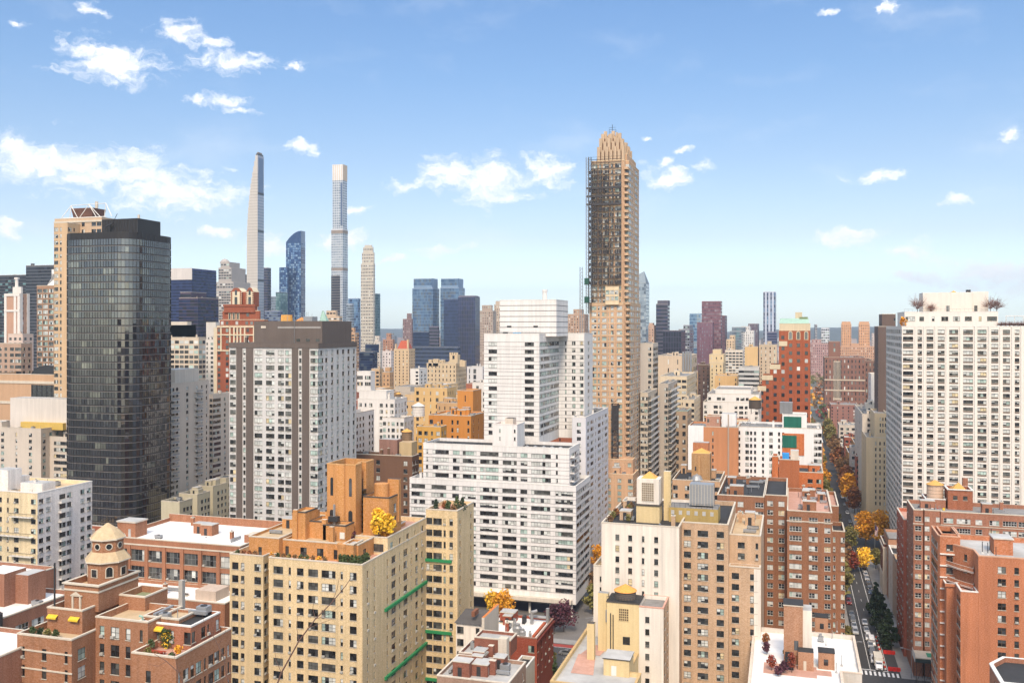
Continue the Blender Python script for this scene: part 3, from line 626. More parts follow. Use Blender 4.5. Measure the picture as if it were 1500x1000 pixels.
# ---- C big white apartment complex
def white_complex():
    W = W_WHITE
    st = dict(fh=2.8, wh=1.45, sill=.75, fr='k', blind=.5, ac=0, sk=False, sash=False, r=.12)
    R = rect(318, 600, 843.6, 866); x0, x1, y0, y1 = R; H1 = Hh(712, 318)
    y1 = y0+24
    B = Bd('apartment_complex', 'white brick apartment complex of stepped slabs with long window rows and a windowless top', (x0+x1)/2, y0+20)
    PF = '.r.r.r.r.r.r.r.r.r.'; WF = [10,75,35,80,32,36,19,71,22,95,22,73,20,35,20,97,26,87,15]; PU = '.r.r.r.r.r.r.r.r.r.'; WU = [15,12,25,88,22,36,17,73,20,97,22,73,20,35,20,100,25,10,58]; PT = '.r.r.'; WT = [28,52,168,55,32]
    wt = [1.6,1.1,.35,1.5,1.1,2.0,.35,1.1,1.5,1.4,2.0,.3,1.4,1.2,.4]
    p1 = 'q.dq.v.dq.vd.q.'
    B.poly([(x0,y0),(x1,y0),(x1,y1),(x0,y1)], 4.5, H1, W, {0: Fs(PF, wt=WF, top=1.5, z0=5, **st), 1: Fs('rrr', top=1.5, z0=5, m=1.2, **st)}, roof=R_GREY, par=1.1, cop=COPW)
    LINE = mat('dark window band strip', S('716d6a'), streak=0)
    def lines(pts, ztop, z0, n, edges):
        b = MB()
        k = 0; z = ztop-1.5-2.8
        while z > z0:
            for i in edges:
                p, q = np.array(pts[i]), np.array(pts[(i+1) % len(pts)]); dd = (q-p)/np.hypot(*(q-p)); nn = np.array((dd[1], -dd[0]))*.04
                a, c = p+nn, q+nn
                for zz in (z+.8, z+1.45): b.face([(*a, zz-.07), (*c, zz-.07), (*c, zz+.07), (*a, zz+.07)], LINE) if False else None
                for s0, s1 in n: 
                    a2, c2 = p+(q-p)*s0+nn, p+(q-p)*s1+nn
                    for zz in (z+.64, z+2.32): b.face([(*a2, zz-.05), (*c2, zz-.05), (*c2, zz+.05), (*a2, zz+.05)], LINE)
            z -= 2.8
        B.part('window_band', b)
    def gaps(pat, wts):
        out = []; a = 0; T_ = sum(wts)
        for ch, q in zip(pat, wts):
            if ch == '.': out.append((a/T_, (a+q)/T_))
            a += q
        return out
    lines([(x0,y0),(x1,y0),(x1,y1),(x0,y1)], H1, 5, [(0,1)], (0,1))
    # ground floor set back under the slab, canopy
    NAVY = mat('dark blue shopfront', S('39405a'), rough=.3)
    B.bx('ground_floor', x0, x1-3, y0+2.5, y1-2, .15, 4.6, NAVY)
    b = MB(); b.box(x0, x1-1.2, y0-2.2, y0-.02, 4.6, 5.0, DMETAL); b.box(x0, x1-1.2, y0-2.0, y0-.03, 5.0, 6.3, W_STONE); B.part('canopy', b)
    for k in range(8): B.bx('column', x1-2-k*7.5, x1-1.3-k*7.5, y0+.2, y0+.9, .15, 4.6, COPW)
    # upper slab
    ux1, uy0 = atd(834, 322); ux0 = Xr(620)*uy0/Yr(620); H2 = Hh(657, 322); uy1 = uy0+16
    B.poly([(ux0,uy0),(ux1,uy0),(ux1,uy1),(ux0,uy1)], H1-1, H2, W, {0: Fs(PU, wt=WU, top=1.7, z0=H1-.5, **st), 1: Fs('.rR.', top=1.7, z0=H1-.5, **st)}, roof=R_DARK, par=1.0, cop=COPW)
    lines([(ux0,uy0),(ux1,uy0),(ux1,uy1),(ux0,uy1)], H2-.2, H1-.5, [(0,1)], (0,1))
    for k in range(4):
        b = MB(); b.box(ux1, ux1+1.6, uy0+1.5, uy0+7, H1+.6+k*2.8, H1+.8+k*2.8, W); b.box(ux1+1.5, ux1+1.6, uy0+1.5, uy0+7, H1+.8+k*2.8, H1+1.7+k*2.8, METAL); B.part('balcony', b)
    # roof fences and penthouse
    fb = MB(); 
    for k in range(28): fb.rod((ux0+1+k*.9, uy0+.8, H2-1), (ux0+1+k*.9, uy0+.8, H2+.9), .03, DMETAL, 4)
    for zz in (H2-.3, H2+.3, H2+.9): fb.rod((ux0+1, uy0+.8, zz), (ux0+26, uy0+.8, zz), .04, DMETAL, 4)
    B.part('railing', fb)
    pR = (Xr(715)*328, Xr(755)*328, uy0+2.5, uy0+12); B.blk(pR, H2-1, Hh(622,330), W, Fs('.n..n', fh=2.8, wh=1.2, sill=.9, top=1), None, roof=R_PINK, par=.8, cop=COPW, name='penthouse')
    b = MB(); b.box(pR[0]+4, pR[0]+7, uy0+5, uy0+9, Hh(622,330)-1, Hh(614,330), W_STONE, R_DARK); B.part('bulkhead', b)
    for k in range(5): 
        b = MB(); b.lathe(ux1-4-k*3.1, uy0+3.5, [(.55, H2-1), (.55, H2-.3), (.8, H2-.2), (0, H2+.3)], METAL, 9); B.part('fan_unit', b)
    # tower with folded right side
    tR = rect(345, 709, 790, 817); tx0, tx1, ty0, ty1 = tR; HT = Hh(489, 345)
    fx = Xr(856)*ty1/Yr(856)
    tp = [(tx0,ty0),(tx1,ty0),(tx1+.6,ty1),(fx,ty1),(fx,ty1+16),(tx0,ty1+16)]
    pf = '.t....t.'
    B.poly(tp, H2-2, HT, W, {0: Fs(PT, wt=WT, top=2.6, z0=H2, **st), 1: Fs('rr', top=2.6, z0=H2, m=.3, **st), 2: Fs('.n.q.q', top=2.6, z0=H2, m=.3, **st), 3: Fs('.q.', top=2.6, z0=H2, **st)}, roof=R_GREY, par=1.0, cop=COPW, name='tower')
    lines(tp, HT-1.1, H2, [(0,1)], (0,1,2))
    cR = rect(352, 732, 815, 832); HC = Hh(439, 352)
    B.blk(cR, HT-1, HC, W, roof=R_SILV, par=.6, cop=COPW, name='mechanical_floor')
    cpts = [(cR[0],cR[2]),(cR[1],cR[2]),(cR[1],cR[3]),(cR[0],cR[3])]; b = MB()
    for k in range(6):
        zz = HC-2.2-k*2.1
        for i in (0, 1):
            p, q = np.array(cpts[i]), np.array(cpts[i+1]); dd = (q-p)/np.hypot(*(q-p)); nn = np.array((dd[1], -dd[0]))*.04
            b.face([(*(p+nn), zz), (*(q+nn), zz), (*(q+nn), zz+.22), (*(p+nn), zz+.22)], LINE)
    for u in (.13, .6): x = cR[0]+(cR[1]-cR[0])*u; b.face([(x,cR[2]-.06,HT+2.4),(x+1.8,cR[2]-.06,HT+2.4),(x+1.8,cR[2]-.06,HT+3.1),(x,cR[2]-.06,HT+3.1)], DMETAL)
    B.part('louvre_band', b)
    cx, cy = Xr(798)*358, Yr(798)*358; b = MB(); b.lathe(cx, cy, [(1.0, HC-1), (.95, HC+3.2), (1.1, HC+3.2), (1.1, HC+4.1), (0, HC+4.1)], W, 12); B.part('chimney', b)
    b = MB(); rn = random.Random(2)
    for k in range(16):
        x = tx0+1+k*1.4; b.rod((x,ty0+1,HT-1), (x,ty0+1,HT+.9), .03, METAL, 4)
    b.rod((tx0+1,ty0+1,HT+.9), (tx0+22,ty0+1,HT+.9), .04, METAL, 4); B.part('railing', b)
    BLUE = mat('blue tarpaulin', S('6fb2d8'))
    B.bx('bulkhead', tx0+7, tx0+8.6, ty0+1.6, ty0+3, HT-1, HT+.7, DMETAL); B.bx('tarpaulin', tx0+11, tx0+14, ty0+1.6, ty0+2.6, HT-1, HT+.5, BLUE)
    # lower right wing
    rR = rect(362, 838, 858, 891); B.blk(rR, 0, Hh(611, 362), wallm('dcdadb', fine=.05, streak=.08), Fs('.t.', top=1.6, **st), Fs('qRdRqR', top=1.6, m=1, **st), roof=R_DARK, cop=COPW)
    B.clutter(rR, Hh(611,362)-1, 4, 3, W); B.clutter((x0, ux0, y0+1, y0+14), H1-1, 5, 8, W)
    B.done()
white_complex()
# ---- D tan and white lot-line apartment house
def lotline_house():
    W = W_TAN2; z = 222
    B = Bd('apartment_house', 'tan brick apartment house whose bare whitewashed side wall is streaked with rust', *atd(1000, 228))
    fx0, fy0 = atd(998, z); fx1 = Xr(1067)*fy0/Yr(1067); H = Hh(764, z); yB = 254
    f = Fs('tdd', fh=2.8, wh=1.5, sill=.8, top=1.2, blind=.3, ac=.25, fr='b', wt=[1.2,1.6,1.3])
    B.poly([(fx0,fy0),(fx1,fy0),(fx1,yB),(fx0,yB)], 0, H, W, {0: Fs('dtd', fh=2.62, wh=1.45, sill=.7, top=1.3, blind=.3, ac=.2, fr='k', wt=[1,1.5,1.3]), 1: Fs('.', top=1)}, roof=R_DARK, par=1.0)
    rx1 = Xr(1114)*(fy0+1.8)/Yr(1114); Hr = Hh(783, z); Hr2 = Hh(826, z)
    B.poly([(fx1,fy0+4.2),(rx1,fy0+4.2),(rx1,yB),(fx1,yB)], 0, Hr, W, {0: Fs('.d.n', fh=2.62, wh=1.45, sill=.6, top=1.2, z0=Hr2-2, fr='k', blind=.3)}, roof=R_TAN, par=.9)
    B.poly([(fx1,fy0+1.8),(rx1-.02,fy0+1.8),(rx1-.02,fy0+4.18),(fx1,fy0+4.18)], 0, Hr2, W, {0: Fs('d.d', fh=2.62, wh=1.45, sill=.7, top=1.1, fr='k', blind=.3, ac=.2, wt=[1,.4,1])}, roof=R_TAN, par=.9, copo=.1)
    b = MB(); b.box(rx1-1.5, rx1+.06, fy0+1.75, fy0+1.8, 0, Hr2-.3, W_LOT); B.part('corner_strip', b)
    # white block in front
    wy = atd(995, z-5)[1]; wx1 = atd(995, z-5)[0]; wx0 = Xr(881)*wy/Yr(881); HW = Hh(772, z-5)
    wl = Fs('.sns...s..', fh=2.62, wh=1.4, sill=.8, top=1.6, z0=HW-14, blind=.2, ac=0, wt=[.9,.6,.5,.6,.4,.3,.3,.7,.5,.5])
    B.poly([(wx0,wy),(wx1,wy),(wx1,fy0),(wx1,yB),(wx0,yB)], 0, HW, W_LOT, {0: Fs('..s.s.n.s...', fh=2.62, wh=1.4, sill=.8, top=2.2, z0=HW-20, blind=.15, ac=0, fr='k')}, roof=R_DARK, par=.9, wms={1: W})
    for k, px in enumerate((899, 916)):
        pass
    # lower left step and lower front wing
    lx0 = Xr(870)*(wy+2)/Yr(870); B.blk((lx0, wx0-.02, wy+1.5, yB-3), 0, Hh(838, z-4), W_LOT, Fs('..s', fh=2.62, wh=1.3, sill=.8, top=2, z0=20, ac=0), roof=R_TAN, par=.8)
    gy, gx1 = wy-9.5, Xr(972)*(wy-9.5)/Yr(972); gx0 = Xr(934)*gy/Yr(934); HG = Hh(890, 209)
    B.poly([(gx0,gy),(gx1,gy),(gx1,wy-.02),(gx0,wy-.02)], 0, HG, W_LOT, {0: Fs('.s..', fh=2.8, wh=1.4, sill=.8, top=1.6, z0=8, ac=0), 1: Fs('dd', fh=2.62, wh=1.45, sill=.8, top=1, blind=.3)}, roof=R_GREY, par=.8, wms={1: W}, cop=wallm('d9a58f'))
    # tank house, bulkheads, plant on the roof
    ty = fy0+2; tx0, tx1 = Xr(932)*ty/Yr(932), Xr(966)*ty/Yr(966); ZT = HW-1
    zt0, zt1 = Hh(741, 226), Hh(702, 226)
    B.bx('tank_house', tx0, tx1, ty, ty+5.5, ZT, zt0, W_YEL, R_SILV); B.bx('tank_house', tx0-.3, tx1+.3, ty-.2, ty+5.7, zt0, zt0+.4, COPD)
    b = MB(); b.box(tx0+.1, tx1-.1, ty+.1, ty+5.4, zt0+.4, zt1, W_LOT); b.box(tx0+1.4, tx1-1.4, ty+.02, ty+.1, zt0+1.2, zt1-.9, wallm('8d7a62'))
    for k in range(7): xx = tx0+1.4+(tx1-tx0-2.8)*k/6; b.box(xx-.06, xx+.06, ty-.04, ty+.02, zt0+1.2, zt1-.9, COP)
    for k in range(9): zz = zt0+1.2+(zt1-zt0-2.1)*k/8; b.box(tx0+1.4, tx1-1.4, ty-.07, ty-.04, zz-.06, zz+.06, COP)
    b.prism([(tx0+1,ty+1),(tx1-1,ty+1),(tx1-1,ty+5),(tx0+1,ty+5)], zt1, zt1+1.5, YELLOWCAP, pts1=[((tx0+tx1)/2-.1,ty+2.9),((tx0+tx1)/2+.1,ty+2.9),((tx0+tx1)/2+.1,ty+3.1),((tx0+tx1)/2-.1,ty+3.1)]); B.part('tank_house', b)
    B.bx('chimney', tx1+.5, tx1+2.2, ty+4, ty+5.5, ZT, zt1+1.5, W_YEL, COP)
    OL = wallm('b59a5c', streak=.3)
    ox0, ox1 = Xr(980)*(fy0+5)/Yr(980), Xr(1052)*(fy0+5)/Yr(1052); B.bx('bulkhead', ox0, ox1, fy0+5, fy0+12, ZT, Hh(742, 228), OL, R_GREY)
    bl = MB()
    for k in range(6): bl.box(ox0+.5+k*1.9, ox0+1.3+k*1.9, fy0+4.95, fy0+5, Hh(752,228), Hh(746,228), R_SILV)
    B.part('louvre', bl)
    cx0, cx1 = Xr(1010)*(fy0+7)/Yr(1010), Xr(1045)*(fy0+7)/Yr(1045); CH = Hh(742, 228)
    b = MB(); b.box(cx0, cx1, fy0+7, fy0+11, CH+.4, Hh(707, 230), METAL)
    for k in range(9): x = cx0+(cx1-cx0)*k/8; b.box(x-.04, x+.04, fy0+6.94, fy0+7, CH+.4, Hh(707,230), W_STONE)
    B.part('cooling_tower', b)
    b = MB()
    for k in range(10): x = ox0+k*(ox1-ox0)/9; b.rod((x,fy0+5.2,CH), (x,fy0+5.2,CH+1.1), .03, DMETAL, 4)
    b.rod((ox0,fy0+5.2,CH+1.1), (ox1,fy0+5.2,CH+1.1), .04, DMETAL, 4); B.part('railing', b)
    B.clutter((wx0, tx0-.5, wy+1, yB-3), ZT, 9, 21, W); B.clutter((tx0, wx1, wy, ty-.3), ZT, 3, 22, W); B.clutter((fx1, rx1, fy0+5, yB), Hr-.9, 8, 23, W); B.clutter((tx1+3, fx1, fy0+1, fy0+4.5), ZT, 6, 24, W)
    B.done(); return dict(roof=(wx0, tx0, wy, yB, ZT))
TD = lotline_house()
# ---- E dark brown brick apartment house across the avenue
def brown_corner():
    z = 276; W = W_DKBR; y = atd(1153, z)[1]; H = Hh(747, z)
    X = lambda px, yy=y: Xr(px)*yy/Yr(px)
    B = Bd('apartment_house', 'dark brown brick apartment house with pink roof terraces at the street corner', *atd(1150, 285))
    yB = y+40; k = dict(fh=2.8, wh=1.5, sill=.8, top=1.3, fr='w', blind=.55, ac=.3)
    B.poly([(X(1050),y+2),(X(1119),y+2),(X(1119),yB),(X(1050),yB)], 0, Hh(731, z), W, {0: Fs('t.d.t', **k)}, roof=R_DARK)
    B.poly([(X(1119)+.02,y+6),(X(1153)-.02,y+6),(X(1153)-.02,yB),(X(1119)+.02,yB)], 0, Hh(731, z), W, {0: Fs('dd', **k)}, roof=R_DARK)
    B.poly([(X(1153),y),(X(1219),y),(X(1219),yB),(X(1153),yB)], 0, H, W, {0: Fs('q.t.d', wt=[2,.3,1.6,.3,1.1], **k), 1: Fs('dd.dd', **k)}, roof=R_PINK)
    B.poly([(X(1219)+.02,y+1),(X(1238),y+1),(X(1238),y+14),(X(1219)+.02,y+14)], 0, Hh(774, z), W, {0: Fs('n.d', **k), 1: Fs('dd', **k)}, roof=R_DARK)
    for zz in (4.5, H-3.2): B.band([(X(1153),y),(X(1219),y),(X(1219),yB),(X(1153),yB)], zz, zz+.3, COP, edges=(0,))
    B.blk((X(1219)+.02, X(1232), y+14.02, yB), 0, H-.5, W, None, Fs('ddd', **k), roof=R_PINK)
    B.clutter((X(1165), X(1219), y+3, yB), H-1, 24, 31, W); B.clutter((X(1050), X(1119), y+4, yB), Hh(731,z)-1, 18, 32, W)
    B.done(); return dict(roof=(X(1153), X(1219), y, yB, H-1))
TE = brown_corner()
# ---- orange brick house behind it, with roof terraces
def orange_house():
    z = 330; y = atd(1140, z)[1]; X = lambda px: Xr(px)*y/Yr(px); W = wallm('c9733f', **BRK); H = Hh(692, z); B = Bd('apartment_house', 'orange brick house with stepped roof terraces and a blue tarpaulin beside the white block', X(1165), y+6)
    k = dict(fh=2.8, wh=1.4, sill=.8, top=1.8, fr='k', blind=.4)
    B.blk((X(1130), X(1206), y+1, y+18), 0, Hh(690, z), W, Fs('....dd', **k), None, roof=R_DARK)
    B.blk((X(1141), X(1171), y-.6, y+8), 0, Hh(672, z), wallm('b0683f', **BRK), None, None, roof=R_PINK)
    B.blk((X(1131), X(1140), y-.4, y+6), 0, Hh(668, z), W, None, None, roof=R_DARK)
    B.bx('tarpaulin', X(1146), X(1156), y+1.5, y+3.5, Hh(672,z)-1, Hh(664,z), mat('bright blue tarpaulin', S('3f9be0'), fine=.1)); B.bx('bulkhead', X(1158), X(1170), y+2, y+6, Hh(672,z)-1, Hh(660,z), W_STONE, R_SILV)
    B.clutter((X(1172), X(1206), y+1.5, y+16), Hh(690,z)-1, 9, 41, W); B.done()
orange_house()
# ---- F low house with the white roof
def white_roof_house():
    H = 26.0; B = Bd('roof_house', 'low brick house with a wide white roof and a tall brick stair tower', 4, 205)
    W = wallm('d8cfc2', streak=.2); K = wallm('b98a6a', **BRK)
    pts = [(-8.5,183),(13.2,183),(13.2,196.5),(8.4,196.5),(8.4,206),(8.4,216),(15.5,216),(15.5,236),(-9,236)]
    pts = [(-8.5,183),(14.8,183),(14.8,190),(10.2,190),(10.2,208),(14.2,208),(14.2,233),(-9,233)]
    B.poly(pts, 0, H+.9, W, {1: Fs('ds', fh=3, wh=1.6, top=1.5), 5: Fs('dsdsd', fh=3, wh=1.6, top=1.5)}, roof=R_WHITE, par=.9, cop=wallm('e0cdb8'), inset=.5)
    def X(px, y): return Xr(px)*y/Yr(px)
    y = 212; a, b_ = X(1148, y), X(1176, y); zt = Hh(858, depth(0, y)+0)
    zt = 26+12.8; t = MB(); t.box(a, b_, y, y+5, H, zt, K, R_DARK); t.box(b_, b_+1.9, y+.3, y+5, H, zt-.8, W_LOT, R_SILV); t.box(a-.12, b_+.12, y-.12, y+5.1, zt, zt+.25, COP, R_DARK); t.box(a+2.2, a+3.1, y-.05, y, H+3.2, H+5.3, G_DARK); B.part('stair_tower', t)
    t = MB(); t.box(b_-1.0, b_+2.2, y-3.2, y-.02, H, H+4.0, K, R_DARK); t.box(b_+.1, b_+.7, y-3.3, y-3.21, H+.1, H+2.1, COP); B.part('bulkhead', t)
    t = MB()
    for k in range(6): t.box(a+.3-k*.0, a+2.1, y-1.2-k*.5, y-.8-k*.5, H, H+3-k*.5, DMETAL)
    B.part('stair', t)
    for (px, py, ww) in ((1194, 925, 3.0), (1199, 979, 3.3)):
        gx, gy = gnd(px, py, H); t = MB(); t.box(gx, gx+ww, gy, gy+3, H, H+3.6, K, R_DARK); t.box(gx-.1, gx+ww+.1, gy-.1, gy+3.1, H+3.6, H+3.8, DMETAL, R_DARK); t.box(gx+1.1, gx+2.0, gy-.05, gy, H+.9, H+2.2, G_DARK); B.part('bulkhead', t)
    for px, py, h in ((1226,925,2.6),(1219,935,2),(1233,975,2.4),(1210,945,1.6),(1225,985,2.2),(1218,960,1.4),(1206,940,1.3)):
        gx, gy = gnd(px, py, H); t = MB(); t.rod((gx,gy,H), (gx,gy,H+h), .07, METAL); t.lathe(gx, gy, [(.3,H),(.12,H+.4)], R_SILV, 8); B.part('vent_pipe', t)
    gx, gy = gnd(1198, 940, H); t = MB(); t.box(gx, gx+1.3, gy, gy+1, H+.2, H+1.3, METAL); t.rod((gx+.6,gy+.5,H+1.3),(gx+.6,gy+.5,H+1.9),.35,METAL,9); B.part('fan_unit', t)
    t = MB(); x0, y0 = gnd(1118, 985, H); t.box(x0, x0+11, y0, y0+6.5, H+.02, H+.08, R_PINK)
    t.box(x0+11, x0+14, y0+2, y0+5, H+.02, H+.07, R_PINK); B.part('terrace_paving', t)
    B.done(); return H
HF = white_roof_house()
# ---- G brown brick apartment house at the right
def brick_right():
    z = 265; W = wallm('a9745a', **BRK); x0, y0 = atd(1338, z); H = Hh(746, z)
    X = lambda px, yy=y0: Xr(px)*yy/Yr(px); yl = Yr(1318)*x0/Xr(1318)
    B = Bd('apartment_house', 'brown brick apartment house with white framed windows and a pink water tank on the roof', x0+12, y0+14)
    k = dict(fh=2.75, wh=1.35, sill=.85, fr='w', blind=.55, ac=.12)
    xr = X(1560)
    B.poly([(x0,y0),(X(1352),y0),(X(1352),y0+1.6),(X(1354.5),y0+1.6),(X(1354.5),y0+.3),(X(1378),y0+.3),(X(1378),y0-.4),(xr,y0-.4),(xr,y0+16),(x0,y0+16)], 0, H, W,
       {0: Fs('d', top=1.3, **k), 4: Fs('d.s', top=1.3, **k), 6: Fs('tvdtvqtd', top=1.3, z0=20, **k), 9: Fs('dnd', top=1.3, **k)}, roof=R_GREY, cop=COP)
    hl = Hh(762, 279); B.poly([(x0-.9,y0+16.02),(x0+12,y0+16.02),(x0+12,yl),(x0-.9,yl)], 0, hl, wallm('b5694f', **BRK), {0: None, 3: Fs('ddndd', top=1.2, **k)}, roof=R_PINK)
    B.band([(x0,y0),(X(1352),y0),(X(1352),y0+1),(x0,y0+1)], H-4.1, H-3.85, COP, edges=(0,)); B.band([(X(1378),y0-.4),(xr,y0-.4),(xr,y0+1),(X(1378),y0+1)], H-3.9, H-3.7, COP, edges=(0,))
    # roof tower
    ty = y0+9; a, b_ = X(1388.5, ty), X(1425, ty); zt = Hh(710, 278); V = W
    B.blk((a, b_, ty, ty+6.5), H-1, zt, wallm('a8684a', **BRK), Fs('.d.d.', fh=2.9, wh=1.2, sill=.9, top=1.0, z0=H, fr='k', blind=.1, ac=0, ws=.8), None, Fs('s', fh=2.9, wh=1.2, top=1, z0=H, ac=0), roof=R_GREY, par=1.1, cop=COPW, name='tower', copo=.25)
    c = MB(); c.prism([(a+1,ty+1.2),(b_-1,ty+1.2),(b_-1,ty+5.4),(a+1,ty+5.4)], zt-.6, zt+1.6, YELLOWCAP, pts1=[((a+b_)/2-.1,ty+3.2),((a+b_)/2+.1,ty+3.2),((a+b_)/2+.1,ty+3.4),((a+b_)/2-.1,ty+3.4)]); B.part('roof_cap', c)
    B.bx('chimney', b_-1.6, b_-.2, ty+6.6, ty+8, H-1, zt+2.6, W, COP); B.bx('chimney', X(1371,ty+8), X(1382,ty+8), ty+8, ty+9.6, H-1, Hh(706,280)+.0, W, COP)
    B.blk((X(1354,ty+3), a-.4, ty+1, ty+9), H-1, H+1.6, W, None, None, roof=R_GREY, par=.4, name='bulkhead', cop=COPW)
    B.clutter((x0, a-1, y0+1, ty), H-1, 12, 51, W); B.clutter((b_+.5, b_+9, y0+1, y0+14), H-1, 12, 52, W); B.clutter((b_+9, xr-1, y0+1, y0+12), H-1, 6, 53, W)
    tk = (X(1371, ty+2.5), ty+4.5)
    B.done(); return dict(tank=(*tk, H+1.0), x0=x0, y0=y0, yl=yl)
TG = brick_right()
water_tank(TG['tank'][0], TG['tank'][1], TG['tank'][2], 2.3, 4.1, 'pale pink round water tank with tan cone roof on the brown brick house', wallm('e0bfa2', streak=.1), legs=.3)
# ---- H red-orange brick apartment house with the corner balconies
def brick_orange_right():
    z = 210; W = W_REDOR; B = Bd('apartment_house', 'red orange brick apartment house with stacked corner balconies and a grey gravel roof', *atd(1450, 220))
    y0 = atd(1407, z)[1]; X = lambda px, yy=y0: Xr(px)*yy/Yr(px)
    Ht = Hh(865, z); H = Hh(812, z); xa, xb, xr = X(1407), X(1433), X(1620)
    k = dict(fh=2.75, wh=1.5, sill=.85, fr='b', blind=.3, ac=.1); k2 = dict(k, r=.05, ac=0, blind=.2)
    # front lower left terrace block
    B.poly([(xa,y0),(xb,y0),(xb,y0+7.2),(xa,y0+7.2)], 0, Ht, W, {0: None, 3: Fs('.tt', top=1.3, **k2)}, roof=R_PINK, cop=COPW, par=1.0)
    B.poly([(xb+.02,y0),(xr,y0),(xr,y0+22),(xb-5.5,y0+22),(xb-5.5,y0+13),(xb+.02,y0+6)], 0, H, W, {0: Fs('...d.s.q.dd.t', top=1.7, wt=[.5,.5,.55,.9,.4,.8,.5,1.6,.6,1,1,.6,1.6], **k), 4: Fs('ds', top=1.2, z0=Ht, **k)}, roof=R_SILV, cop=wallm('d9a888'), par=1.0)
    # left block behind with bays
    yb = y0+10.5; xl = X(1377, yb)
    HL = Hh(783, 222); B.poly([(xl,yb),(xl+4.4,yb),(xl+4.4,yb+11.5),(xl-.4,yb+11.5),(xl-.4,yb+1)], 0, HL, W, {0: Fs('d', top=1.5, **k), 3: Fs('tttt', top=1.5, **k2)}, roof=R_GREY, cop=wallm('d9a888'))
    B.poly([(xl+4.42,yb+2.8),(xb-5.52,yb+2.8),(xb-5.52,yb+11.5),(xl+4.42,yb+11.5)], 0, HL, W, {0: Fs('d', top=1.5, z0=Ht, **k)}, roof=R_GREY, cop=wallm('d9a888'))
    B.poly([(xa,y0+7.22),(xb-5.52,y0+7.22),(xb-5.52,yb+2.78),(xa,yb+2.78)], 0, Ht-.4, W, {3: Fs('tt', top=1.2, **k2)}, roof=R_PINK, par=.6, cop=COPW)
    # bay corners and balconies
    for n_, zz in enumerate((H-4.9, H-8.6)):
        b = MB(); P0 = [(xb-5.45,yb+2.3),(xb-.05,y0+5.9),(xb-.3,y0+4.0),(xb-3.2,y0+7.4),(xb-5.3,yb+.2)]
        b.prism(P0[::-1], zz-.25, zz, wallm('cdb8a6'))
        b2 = MB()
        for i in range(1, 4):
            p, q = np.array(P0[i]), np.array(P0[i+1]); L = np.hypot(*(q-p))
            b2.rod((*p, zz+1), (*q, zz+1), .05, W_STONE, 4); b2.rod((*p, zz+.1), (*q, zz+.1), .06, COPW, 4)
            b2.face([(*p, zz), (*q, zz), (*q, zz+1), (*p, zz+1)], W)
        o = B.part('balcony', b); B.part('railing', b2, parent=o)
    for zz in range(int(H*1), 6, -3): pass
    for kf in range(14):
        zz = HL-4.2-kf*2.75; sx = MB()
        if zz > 3: sx.box(xl-.05, xl+4.2, yb-.35, yb-.01, zz-.15, zz+.12, COPW); B.part('sill_course', sx)
    b = MB(); bx0, bx1 = X(1456, y0+7), X(1484, y0+7); b.box(bx0, bx1, y0+7, y0+12, H-1, H+2.6, W, R_SILV); b.box(bx0-.2, bx1+.2, y0+6.8, y0+12.2, H+2.6, H+2.85, W_STONE, R_SILV); B.part('bulkhead', b)
    for px, py in ((1439,810),(1447,812),(1450,808),(1459,818),(1478,806),(1452,790)):
        gx, gy = gnd(px, py, H-1); b = MB(); b.rod((gx,gy,H-1),(gx,gy,H+1.8),.09,DMETAL); b.lathe(gx, gy, [(.5,H-1),(.15,H-.6)], R_SILV, 8); B.part('vent_pipe', b)
    B.done(); return dict(xb=xb, y0=y0, H=H, Ht=Ht, xa=xa)
TH = brick_orange_right()
def dark_roof_corner():
    z = 165; x0, y0 = atd(1452, z); X = lambda px, yy=y0: Xr(px)*yy/Yr(px); H = Hh(976, z)
    B = Bd('roof_house', 'small house with a black roof and white rim at the bottom right corner', x0+5, y0+4)
    B.poly([(x0,y0-8),(x0+20,y0-8),(x0+20,y0+6),(x0+3,y0+6),(x0,y0+1.5)], 0, H, W_BRK3, {4: Fs('d', fh=3, wh=1.6, top=1)}, roof=R_DARK, cop=COPW, par=.7, inset=.6); B.done()
dark_roof_corner()
